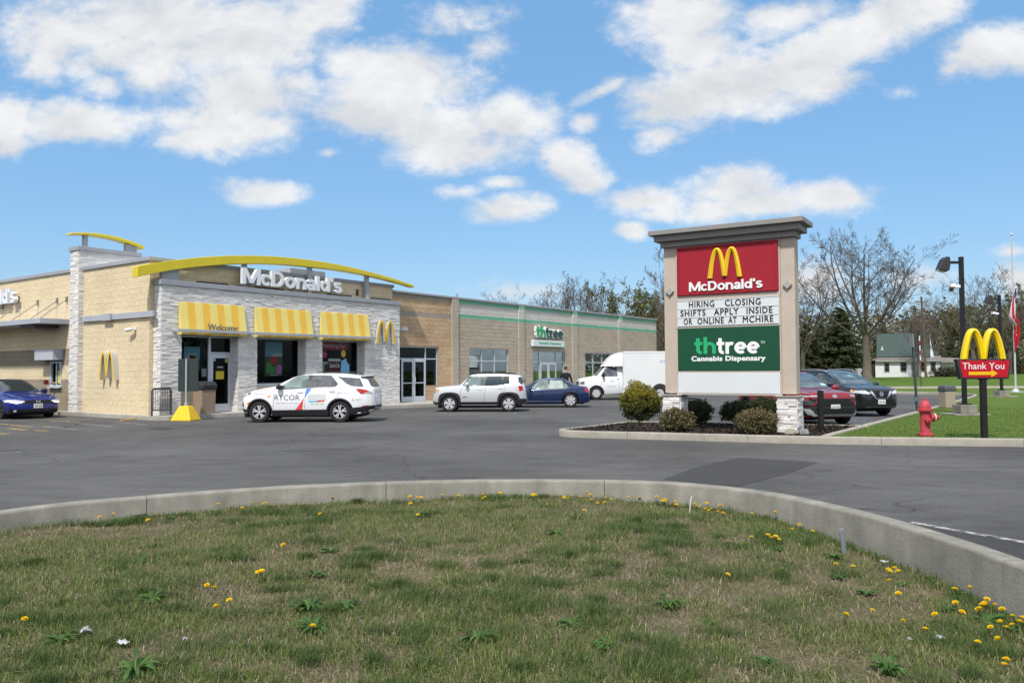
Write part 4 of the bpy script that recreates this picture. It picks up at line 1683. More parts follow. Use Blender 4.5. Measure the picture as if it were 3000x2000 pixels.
t = poster('cup_display', 'window display of a tan iced drink cup behind the dark cola cup', [('cup', 0, [(7.60, 1.20), (7.98, 1.20), (8.02, 2.05), (7.54, 2.05)], 0), ('coffee', 1, [(7.72, 1.3), (7.97, 1.3), (8.01, 1.95), (7.74, 1.92)], .006)], PY - .05, [PM['cup'], PM['tea']], (7.8, PY - .05, 1.2))
t = poster('cola_cup_display', 'window display of a dark cola cup lettered Coca-Cola with pale lid', [('cup', 0, [(7.98, 1.20), (8.58, 1.20), (8.62, 2.06), (7.92, 2.06)], 0), ('lid', 1, [(7.91, 2.06), (8.63, 2.06), (8.60, 2.18), (7.94, 2.18)], .004)], PY - .09, [PM['cola'], PM['cup']], (8.27, PY - .09, 1.2))
tx = text_obj('Coca-Cola', 7.99, 8.55, 1.80, 1.98, PY - .098, 'lettering', PM['wht'], t, bold=.0, depth=.003, shear=.35)
tx.location = -Vector((8.27, PY - .09, 1.2))
poster('blue_drink_display', 'light blue bottle shaped window display beside the cola cup', [('carton', 0, [(8.56, 1.20), (9.08, 1.20), (9.10, 1.93), (8.98, 2.0), (8.90, 2.20), (8.62, 2.08)], 0), ('stripe_print', 1, [(8.66, 1.64), (8.98, 1.66), (8.98, 1.70), (8.66, 1.67)], .006)], PY - .13, [PM['blue'], PM['sky']], (8.8, PY - .13, 1.2))
poster('red_disc_sticker', 'round red price disc on the right-hand window', [('disc', 0, rings((7.72, 2.36), .16), 0), ('price_print', 1, rect(7.65, 7.80, 2.37, 2.42), .006), ('price_line', 1, rect(7.64, 7.80, 2.29, 2.31), .006)], PY - .08, [PM['red'], PM['pink']], (7.72, PY - .08, 2.36))
poster('gold_disc_sticker', 'round gold disc above the blue display in the window', [('disc', 0, rings((8.78, 2.40), .14, ry=.16), 0), ('disc_centre', 1, rings((8.78, 2.40), .08, ry=.11), .006)], PY - .10, [PM['tan'], PM['yel']], (8.78, PY - .10, 2.4))
t = poster('door_notice', 'yellow notice under white print on the restaurant door glass', [('notice', 0, rect(2.43, 2.78, 1.36, 1.66), 0), ('hours_print', 1, rect(2.47, 2.76, 1.72, 1.78), 0), ('name_print', 2, rect(2.49, 2.74, 1.80, 1.83), 0)], VG - .001, [PM['yel'], PM['dk'], PM['wht']], (2.6, VG, 1.36))
poster('door_sticker', 'small light blue sticker in the upper left corner of the door glass', [('sticker', 0, rect(2.32, 2.42, 2.04, 2.15), 0)], VG - .001, [PM['blue']], (2.37, VG, 2.04))
poster('door_sticker', 'small yellow sticker in the upper right corner of the door glass', [('sticker', 0, rect(2.83, 2.93, 1.99, 2.13), 0)], VG - .001, [PM['tan']], (2.88, VG, 1.99))

# ================================================================== ROADSIDE SIGN
SA = -R_(32)
SX, SY = 5.18, 19.59
sg = thing('roadside_sign', 'tall roadside sign with red, letter board and green panels on two white stone piers', 'sign', (SX, SY, .135), SA)
z_ = .135
M_TAUPEP = mat('sign_pillar_beige', (.455, .385, .32), .8, var=.05, vscale=3, bump=.002, bscale=60, var2=.05, v2scale=.9)
M_SCAP = mat('sign_cap_grey', (.245, .235, .225), .7, var=.05, vscale=3)
M_SRED = mat('sign_red', (.30, .010, .022), .6, var=.04, vscale=5)
M_SGRN = mat('sign_deep_green', (.005, .062, .029), .6, var=.06, vscale=4)
M_SWHT = mat('sign_white', (.60, .625, .64), .45, var=.03, vscale=1)
M_SFRAME = mat('sign_frame_beige', (.47, .40, .345), .7)
SC = .045


def sbox(name, x0, x1, y0, y1, z0, z1, m, parent=sg, bevel=.01, mb=None):
    return MB().box(x0, x1, y0, y1, z0 - z_, z1 - z_).build(name, m, parent, bevel=bevel)


cp = MB()
for hl, hd, a, b in ((1.89, .55, 5.02, 5.135), (1.78, .43, 4.865, 5.018), (1.66, .30, 4.725, 4.863)):
    cp.box(SC - hl, SC + hl, .25 - hd, .25 + hd, a - z_, b - z_)
cp.build('cap', M_SCAP, sg, bevel=.008)
for sgn in (-1, 1):
    x0, x1 = (SC - 1.61, SC - 1.285) if sgn < 0 else (SC + 1.285, SC + 1.61)
    pl_ = MB().box(x0, x1, .06, .44, 1.045 - z_, 4.723 - z_)
    pill = pl_.build('pillar', M_TAUPEP, sg, bevel=.008)
    cx_ = (x0 + x1) / 2 - sgn * .0
    dm = MB()
    s = .105
    dm.prism([(cx_ - s, 3.61), (cx_, 3.61 - s), (cx_ + s, 3.61), (cx_, 3.61 + s)], lambda a, b, d: (a, d, b - z_), .0, .058)
    dm.build('diamond', mat('diamond_grey', (.36, .34, .31), .7), pill, bevel=.006)
# frame around the panels (both sides read the same)
fm = MB()
for a, b in ((1.005, 1.045), (1.555, 1.60), (2.66, 2.70), (3.36, 3.47), (4.695, 4.72)):
    fm.box(SC - 1.284, SC + 1.284, .02, .48, a - z_, b - z_)
for x0, x1 in ((SC - 1.284, SC - 1.25), (SC + 1.25, SC + 1.284)):
    fm.box(x0, x1, .03, .47, 1.046 - z_, 4.694 - z_)
fm.build('frame', M_SFRAME, sg, bevel=.004)
PX0, PX1 = SC - 1.249, SC + 1.249
red = MB().box(PX0, PX1, -.01, .49, 3.472 - z_, 4.693 - z_).build('red_panel', M_SRED, sg, bevel=.02)
rim = MB()
for (a, b, c, d) in ((PX0 + .02, PX1 - .02, 4.64, 4.68), (PX0 + .02, PX1 - .02, 3.485, 3.525), (PX0 + .02, PX0 + .06, 3.525, 4.64), (PX1 - .06, PX1 - .02, 3.525, 4.64)):
    rim.box(a, b, -.028, -.0115, c - z_, d - z_)
rim.build('panel_rim', M_SRED, red, bevel=.006)
a = MB()
arches(a, .85, .75, .12, .03, .025, 3.865 - z_, -.0115, ridge=True, drop=.05)
a.build('arches', M_EMBY, red, smooth=30)
text_obj("McDonald's", -.875, .935, 3.565 - z_, 3.80 - z_, -.0115, 'lettering', M_WHITE, red, block=.185, depth=.025)
bd = MB().box(PX0, PX1, .012, .488, 2.702 - z_, 3.358 - z_).build('letter_board', M_SWHT, sg, bevel=.006)
trk = MB()
for zz in (2.715, 2.925, 3.135, 3.345):
    trk.box(PX0 + .01, PX1 - .01, .004, .0115, zz - z_ - .006, zz - z_ + .006)
trk.build('letter_track', mat('track_grey', (.45, .47, .48), .5), bd)


def board_word(s, x0, x1, z0, z1):
    text_obj(s, x0, x1, z0 - z_, z1 - z_, .0105, 'lettering', M_BLACK, bd, bold=.022, depth=.004, spacing=1.12)


board_word('HIRING', -.90, -.25, 3.165, 3.325)
board_word('CLOSING', .01, .875, 3.165, 3.325)
board_word('SHIFTS', -1.12, -.475, 2.955, 3.115)
board_word('APPLY', -.265, .345, 2.955, 3.115)
board_word('INSIDE', .535, 1.145, 2.955, 3.115)
board_word('OR', -1.04, -.82, 2.745, 2.905)
board_word('ONLINE', -.685, -.02, 2.745, 2.905)
board_word('AT', .09, .295, 2.745, 2.905)
board_word('MCHIRE', .44, 1.165, 2.745, 2.905)
gp = MB().box(PX0, PX1, .005, .495, 1.602 - z_, 2.658 - z_).build('green_panel', M_SGRN, sg, bevel=.01)
text_obj('th', -.77, -.225, 2.01 - z_, 2.43 - z_, .004, 'lettering', mat('bright_green_letter', (.02, .36, .14), .5), gp, block=.20, depth=.006)
text_obj('tree', -.205, .835, 2.005 - z_, 2.395 - z_, .004, 'lettering', M_WHITE, gp, block=.20, depth=.006)
text_obj('TM', .855, .955, 2.24 - z_, 2.30 - z_, .004, 'lettering', M_SWHT, gp, bold=0, depth=.003)
text_obj('Cannabis Dispensary', -.85, .97, 1.80 - z_, 1.965 - z_, .004, 'lettering', M_WHITE, gp, bold=.042, depth=.004)
MB().box(PX0, PX1, .012, .488, 1.047 - z_, 1.553 - z_).build('blank_panel', M_SWHT, sg, bevel=.006)
for sgn in (-1, 1):
    x0, x1 = (SC - 1.63, SC - 1.20) if sgn < 0 else (SC + 1.19, SC + 1.63)
    pm = MB().box(x0, x1, -.03, .53, 0, .985 - z_)
    pr_ = pm.build('stone_pier', M_STONE_B, sg)
    lc = MB()
    for (p0, du, nn, ln) in (((x0, -.03, -.02), (1, 0, 0), (0, -1, 0), x1 - x0), ((x0, .53, -.02), (1, 0, 0), (0, 1, 0), x1 - x0), ((x0, -.03, -.02), (0, 1, 0), (-1, 0, 0), .56), ((x1, -.03, -.02), (0, 1, 0), (1, 0, 0), .56)):
        ledge(lc, rs, p0, du, nn, ln, -.02, .985 - z_, hmin=.045, hmax=.085, lmin=.10, lmax=.34, pmax=.04)
    lc.build('stone_cladding', M_STONE, pr_)
    sbox('pier_ledge', x0 - .05, x1 + .05, -.08, .58, .986, 1.003, M_SFRAME, pr_, .004)

# ================================================================== SMALL EXIT SIGN
ty = thing('exit_sign', 'small red Thank You sign with yellow arches and arrow on a black post', 'sign', (10.05, 17.22, .115), 0)
tb_ = MB()
tb_.box(-.055, .055, -.055, .055, -.05, 1.265)
tb_.box(-.10, .10, -.05, .05, 1.2655, 1.285)
tb_.build('post', M_BLACK, ty, bevel=.01)
out = [(-.505, 1.285), (.515, 1.285), (.585, 1.71), (-.585, 1.71)]
inn_ = [(-.465, 1.318), (.475, 1.318), (.538, 1.678), (-.538, 1.678)]
pn = MB().prism(out, lambda a, b, d: (a, d, b), -.07, .07).build('panel_frame', M_CHAR, ty, bevel=.012)
rp = MB().prism(inn_, lambda a, b, d: (a, d, b), -.080, -.0705).build('panel_face', mat('exit_red', (.43, .008, .018), .4), ty, bevel=.004)
text_obj('Thank You', -.475, .415, 1.495, 1.632, -.0805, 'lettering', M_WHITE, rp, bold=.004, depth=.004)
ar = [(-.345, 1.372), (.135, 1.372), (.135, 1.325), (.27, 1.405), (.135, 1.485), (.135, 1.44), (-.345, 1.44)]
MB().prism(ar, lambda a, b, d: (a, d, b), -.086, -.0805).build('arrow', mat('arrow_yellow', (.72, .42, .01), .4), rp)
a = MB()
arches(a, .94, .66, .12, .09, 0, 1.7115, .02, ridge=True, drop=0, p=2.25)
a.build('arches', mat('arches_bright_yellow', (.80, .55, .008), .35), ty, smooth=25)

# ================================================================== STREET FURNITURE
M_HYD = mat('hydrant_red', (.40, .045, .06), .5, var=.18, vscale=7, bump=.003, bscale=50, var2=.08)
hy = thing('fire_hydrant', 'faded red fire hydrant with a white banded nozzle on the lawn', 'fire hydrant', (9.25, 18.1, .115), R_(0), scale=1.0)
hp = [(.155, 0), (.16, .02), (.16, .05), (.115, .065), (.105, .09), (.105, .50), (.118, .515), (.122, .55), (.155, .565), (.158, .60), (.128, .615), (.125, .66), (.108, .72), (.075, .775), (.045, .795), (.04, .80), (.036, .845), (.001, .85)]
MB().lathe(hp, 28).build('barrel', M_HYD, hy, smooth=35)
nz = MB()
nz.lathe([(.075, 0), (.078, .055), (.09, .06), (.09, .075), (.001, .08)], 20, c=(.10, -.02, .42), axis='X')
nz.lathe([(.085, .0), (.088, .012), (.001, .013)], 20, c=(.205, -.02, .42), axis='X')
nz.lathe([(.05, .0), (.05, .05), (.02, .055), (.02, .09), (.001, .095)], 16, c=(.225, -.02, .42), axis='X')
nz.build('side_nozzle', M_HYD, hy, smooth=35)
MB().lathe([(.092, 0), (.096, .004), (.096, .02), (.088, .024)], 22, c=(.178, -.02, .42), axis='X').build('white_band', mat('band_white', (.65, .62, .58), .5), hy, smooth=35)
fn = MB().lathe([(.068, 0), (.07, .07), (.062, .085), (.03, .09), (.03, .115), (.001, .118)], 18, c=(0, -.09, .36), axis='Y')
fn.v = [(p[0], -p[1] - .18, p[2]) for p in fn.v]
fn.build('front_nozzle', M_HYD, hy, smooth=35)
bl = MB()
for k in range(8):
    an = 2 * math.pi * k / 8
    bl.lathe([(.014, 0), (.014, .02), (.001, .021)], 6, c=(.138 * math.cos(an), .138 * math.sin(an), .0505))
    bl.lathe([(.012, 0), (.012, .016), (.001, .017)], 6, c=(.14 * math.cos(an), .14 * math.sin(an), .6005))
bl.build('flange_bolts', M_HYD, hy)

MB_post = MB().box(-.06, .06, -.06, .06, -.05, .94).box(-.066, .066, -.066, .066, .94, .96)
tag(MB_post.build('bollard', M_BLACK, bevel=.008), 'plain square black post in the mulch in front of the red car', 'post').location = (7.62, 19.95, .14)


def waste_bin(label, loc, rz, h, w, agg, lidc, mouth=True):
    t = thing('waste_bin', label, 'waste bin', loc, rz)
    MB().prism([(-w / 2, -w / 2), (w / 2, -w / 2), (w / 2, w / 2), (-w / 2, w / 2)], lambda a, b, d: (a * (1 + .06 * d / h), b * (1 + .06 * d / h), d), 0, h * .74).build('bin_body', agg, t, bevel=.015)
    l = MB()
    wl = w * .56
    prof = [(wl, h * .742), (wl * 1.04, h * .78), (wl * 1.04, h * .88), (wl * .9, h * .98), (wl * .5, h)]
    vs, fs = [], []
    for r, z in prof:
        vs += [(-r, -r, z), (r, -r, z), (r, r, z), (-r, r, z)]
    for i in range(len(prof) - 1):
        for k in range(4):
            fs.append((i * 4 + k, i * 4 + (k + 1) % 4, i * 4 + 4 + (k + 1) % 4, i * 4 + 4 + k))
    fs += [(3, 2, 1, 0), tuple(4 * (len(prof) - 1) + q for q in range(4))]
    l.add(vs, fs)
    lid = l.build('bin_lid', lidc, t, bevel=.02)
    if mouth:
        MB().box(-wl * .7, wl * .7, -wl * 1.05, -wl * 1.03, h * .80, h * .87).build('mouth', M_BLACK, lid)
    return t


M_AGG = mat('exposed_aggregate', (.33, .28, .215), .95, var=.35, vscale=70, bump=.006, bscale=80)
M_AGG2 = mat('exposed_aggregate_tan', (.27, .20, .145), .95, var=.3, vscale=70, bump=.006, bscale=80)
M_LIDG = mat('bin_lid_grey', (.075, .078, .085), .6, var=.1, vscale=9)
waste_bin('pebbled waste bin with grey lid standing alone on the lawn', (16.7, 31.0, .115), .12, .86, .40, M_AGG, M_LIDG, False)
w_ = bw(1.42, -.42, .14)
waste_bin('tan waste bin with black lid beside the restaurant door', w_, BANG, 1.16, .54, M_AGG2, M_CHAR)
MB().box(.30, .34, -.10, .02, .86, .93).build('red_latch', mat('latch_red', (.25, .02, .02), .5), [o for o in bpy.data.objects if o.get('label', '').startswith('tan waste')][0])

# yellow foot with a pole carrying a board seen from behind
pb_ = ground_at(569, 1258, 0)
pb_ = Vector((-11.03, 27.28, 0))
st_ = thing('pole_sign', 'dark sign board on a grey pole in a yellow pyramid foot', 'sign', pb_, BANG - R_(62))
vs, fs = [], []
for r, z in ((.36, 0), (.355, .04), (.17, .47), (.15, .49), (.05, .50)):
    vs += [(-r, -r, z), (r, -r, z), (r, r, z), (-r, r, z)]
for i in range(4):
    for k in range(4):
        fs.append((i * 4 + k, i * 4 + (k + 1) % 4, i * 4 + 4 + (k + 1) % 4, i * 4 + 4 + k))
fs += [(3, 2, 1, 0), (16, 17, 18, 19)]
MB().add(vs, fs).build('foot', mat('safety_yellow', (.70, .44, .012), .45, var=.05, vscale=6), st_, bevel=.02)
MB().tube([(0, 0, .50), (0, 0, 2.08)], .035, 10).lathe([(.055, .50), (.055, .58), (.036, .60)], 10).build('pole', mat('galvanised', (.40, .44, .48), .4, metal=.3), st_, smooth=40)
MB().box(-.32, .40, .040, .075, .98, 2.08).build('board', mat('board_back', (.030, .042, .038), .6), st_, bevel=.006)
MB().box(-.30, .38, .0755, .078, 1.0, 2.06).build('board_face', M_SWHT, st_)

# barred rack by the corner
ra, rb2 = bw(-.40, -.15, .14), bw(.30, -.15, .14)
rk = thing('bike_rack', 'dark grey barred rack standing at the corner of the stone front', 'rack', (ra + rb2) / 2, math.atan2(rb2.y - ra.y, rb2.x - ra.x))
hw = (rb2 - ra).length / 2
r = .035
MB().tube([(-hw, 0, 0), (-hw, 0, .86), (-hw + .06, 0, .93), (hw - .06, 0, .93), (hw, 0, .86), (hw, 0, 0)], r, 8).tube([(-hw, 0, .20), (hw, 0, .20)], .025, 6).build('frame', mat('rack_grey', (.05, .052, .056), .45), rk, smooth=40)
gb = MB()
for k in range(1, 11):
    x = -hw + 2 * hw * k / 11
    gb.tube([(x, 0, .20), (x, 0, .93)], .010, 5)
gb.build('bars', mat('rack_grey', (.05, .052, .056), .45), rk)
yb = ground_at(409, 1227, 0)
yr = thing('marker_stick', 'thin yellow stick with a round cap lying against the kerb', 'stick', (yb.x, yb.y, 0), 0)
e2 = ground_at(354, 1233.5, 0) - Vector((yb.x, yb.y, 0))
MB().tube([(0, 0, .05), (e2.x, e2.y, .02)], .016, 6).build('stick', mat('safety_yellow', (.70, .44, .012), .45), yr)
MB().ball((.02, 0, .06), .06, 8).build('round_cap', mat('safety_yellow', (.70, .44, .012), .45), yr, smooth=60)


def lamp_post(label, loc, h, head_len, w=.12):
    t = thing('street_lamp', label, 'lamp post', loc, 0, 'lamp posts on the lawn')
    MB().box(-.56, .56, -.5, .5, -.03, .05).build('plinth', M_CONC, t, bevel=.02)
    MB().box(-.27, .27, -.27, .27, .051, .33).build('footing', M_CONC, t, bevel=.02)
    MB().box(-.16, .16, -.16, .16, .3305, .37).box(-w / 2, w / 2, -w / 2, w / 2, .37, h).box(-w / 2 - .008, w / 2 + .008, -w / 2 - .008, w / 2 + .008, h + .0005, h + .02).build('post', M_BLACK, t, bevel=.006)
    a = MB().box(-.42, -w / 2 - .001, -.04, .04, h - .20, h - .12).build('arm', M_BLACK, t)
    hd = [(-.40, h - .17), (-.42, h + .02), (-.56, h + .02), (-.66, h - .08), (-.80, h - .40), (-.55, h - .48), (-.44, h - .42)]
    hh = MB().prism(hd, lambda p, q, d: (p, d, q), -.14, .14).build('lamp_head', M_CHAR, t, bevel=.035, seg=3)
    MB().prism([(-.79, h - .415), (-.56, h - .489), (-.555, h - .475), (-.785, h - .40)], lambda p, q, d: (p, d, q), -.10, .10).build('lens', mat('lamp_lens', (.7, .7, .66), .25), hh)
    c = MB().box(-.30, -w / 2 - .001, -.06, .06, h - 1.0, h - .90).box(-.40, -.24, -.10, .10, h - .98, h - .86)
    cc = c.build('camera_mount', M_WHITE, t, bevel=.02)
    MB().ball((-.34, 0, h - 1.03), .075, 8).build('camera_dome', M_CHAR, cc, smooth=60)
    return t


lp1 = lamp_post('nearer black lamp post behind the exit sign', (14.68, 26.2, .115), 5.12, 1)
lamp_post('farther black lamp post, small, near the flagpole', (25.6, 42.2, .115), 5.3, 1)

# bent channel post of a parking sign seen edge on
cpst = thing('sign_post', 'thin leaning grey metal sign post beside the kerb behind the hydrant', 'post', (15.55, 31.0, .1), 0)
lean = Matrix.Rotation(R_(-2.4), 4, 'Y')
MB().box(-.035, .035, -.012, .012, -.1, 2.85, M=lean).box(-.045, -.0355, -.045, .045, -.1, 2.85, M=lean).build('channel_post', mat('post_grey', (.055, .065, .065), .6), cpst)
MB().box(-.075, -.0465, -.16, .16, 2.35, 2.85, M=lean).box(-.07, -.0465, -.10, .10, .28, .42, M=lean).build('sign_plate', mat('plate_grey', (.25, .27, .28), .4), cpst)

fpx = Vector((31.2, 50.0, .115))
fp = thing('flagpole', 'tall white flagpole with its flags halfway down', 'flagpole', fpx, 0)
MB().lathe([(.45, -.02), (.45, .05), (.2, .06), (.14, .20), (.06, .22), (.055, 3.6), (.036, 9.5), (.02, 9.75), (.001, 9.76)], 14).build('pole', mat('pole_white', (.44, .46, .47), .35), fp, smooth=40)
MB().ball((0, 0, 9.82), .08, 8).build('finial', M_ALU, fp, smooth=60)


def drape(name, z0, z1, wf, shift, m, ph):
    """flag hanging limp: a folded sheet gathered at the hoist"""
    n, k = 26, 18
    vs, fs = [], []
    for i in range(n + 1):
        f = i / n
        z = z0 + (z1 - z0) * f
        w = float(np.interp(f, *wf))
        for j in range(k + 1):
            g = j / k
            x = (.10 if z0 > 6 else -.05) - w * g + shift * f * g
            y = .10 * math.sin(g * 9 + ph + f * 2.2) * (.3 + f) - .05
            vs.append((x, y, z - .35 * g * (1 - f) * w))
    for i in range(n):
        for j in range(k):
            fs.append((i * (k + 1) + j, i * (k + 1) + j + 1, (i + 1) * (k + 1) + j + 1, (i + 1) * (k + 1) + j))
    o = MB().add(vs, fs).build(name, m, None, smooth=80, fix=False)
    o.location = fpx + Vector((0, -.12 if z0 > 6 else 0, 0))
    return o, vs, fs


M_FRED = mat('flag_red', (.38, .012, .03), .8)
M_FWHT = mat('flag_white', (.55, .55, .58), .8)
M_FBLU = mat('flag_blue', (.012, .018, .09), .8)
o, vs, fs = drape('flag', 6.45, 4.1, ([0, .35, .72, 1], [.02, .36, .62, .16]), .04, [M_FWHT, M_FRED, M_FBLU], 0)
k = 18
for pi_, p in enumerate(o.data.polygons):
    i, j = pi_ // k, pi_ % k
    a_ = (i / 26) + (j / k) * .35
    if a_ < .40:
        p.material_index = 2
        if (i + 2 * (j % 2)) % 4 == 0 and j % 3 == 1:
            p.material_index = 0
    else:
        p.material_index = 1 if int((j / k * 6 + i / 26 * 3)) % 2 == 0 else 0
tag(o, 'limp stars and stripes flag hanging on the white flagpole', 'flag')
o2, vs, fs = drape('flag', 5.0, 2.55, ([0, .2, .6, .85, 1], [-.10, -.26, -.36, -.22, .02]), 0, [M_FRED, mat('flag_gold', (.6, .42, .05), .8)], 1.5)
for pi_, p in enumerate(o2.data.polygons):
    i, j = pi_ // k, pi_ % k
    if 8 <= i <= 16 and 6 <= j <= 11 and (i * 2 + j) % 5 in (0, 1):
        p.material_index = 1
tag(o2, 'limp red flag with a gold device under the striped flag', 'flag')

# ================================================================== VEHICLES
M_TYRE = mat('tyre_rubber', (.018, .018, .019), .85, bump=.002, bscale=60)
M_RIM = mat('alloy_rim', (.58, .59, .61), .35, metal=.25)
M_RIMD = mat('dark_rim', (.05, .05, .052), .35, metal=.6)
M_CLAD = mat('black_cladding', (.022, .022, .024), .6, bump=.001, bscale=120)
M_WELL = mat('wheel_well', (.008, .008, .008), .9)
M_CGLASS = mat('car_glass', (.028, .036, .036), .04, spec=.9, coat=.3)
M_CGLASS_L = mat('car_glass_painted_light', (.16, .21, .195), .04, spec=.9, var=.45, vscale=3.5)  # opaque; pale mottled base paints in daylight seen through and mirrored by glass
M_CGLASS_M = mat('car_glass_mid', (.085, .09, .095), .04, spec=.9, var=.5, vscale=3)
M_SEAM = mat('panel_gap', (.04, .04, .045), .8)
M_LAMPW = mat('headlamp_clear', (.55, .58, .6), .1, spec=.9, coat=.5)
M_LAMPD = mat('headlamp_smoked', (.06, .065, .07), .08, spec=.9, coat=.6)
M_TAIL = mat('tail_lamp_red', (.42, .012, .015), .12, coat=.6)
M_AMBER = mat('amber_lens', (.75, .24, .04), .2, coat=.4)
M_CHROME = mat('chrome', (.72, .73, .75), .12, metal=.95)
M_PLATE = mat('licence_plate', (.66, .66, .63), .5)
M_GRILLE = mat('grille_black', (.012, .012, .013), .35)


def paint(name, c, metal=0.0, rough=.3, coat=.8):
    return mat(name, c, rough, metal=metal, coat=coat)


def smooth_curve(pts, q):
    """values at q of a curve through pts, corners softened"""
    xs = np.array([p[0] for p in pts])
    ys = np.array([p[1] for p in pts])
    o = np.argsort(xs, kind='stable')
    xs, ys = xs[o], ys[o]
    fine = np.linspace(xs[0], xs[-1], 900)
    yf = np.interp(fine, xs, ys)
    w = max(3, int(.05 / ((xs[-1] - xs[0]) / 900)) | 1)
    pad = np.concatenate([np.full(w, yf[0]) + (np.arange(-w, 0)) * (yf[1] - yf[0]), yf, np.full(w, yf[-1]) + np.arange(1, w + 1) * (yf[-1] - yf[-2])])
    ker = np.hanning(w + 2)[1:-1]
    ker /= ker.sum()
    sm = np.convolve(pad, ker, 'same')[w:-w]
    return np.interp(q, fine, sm)


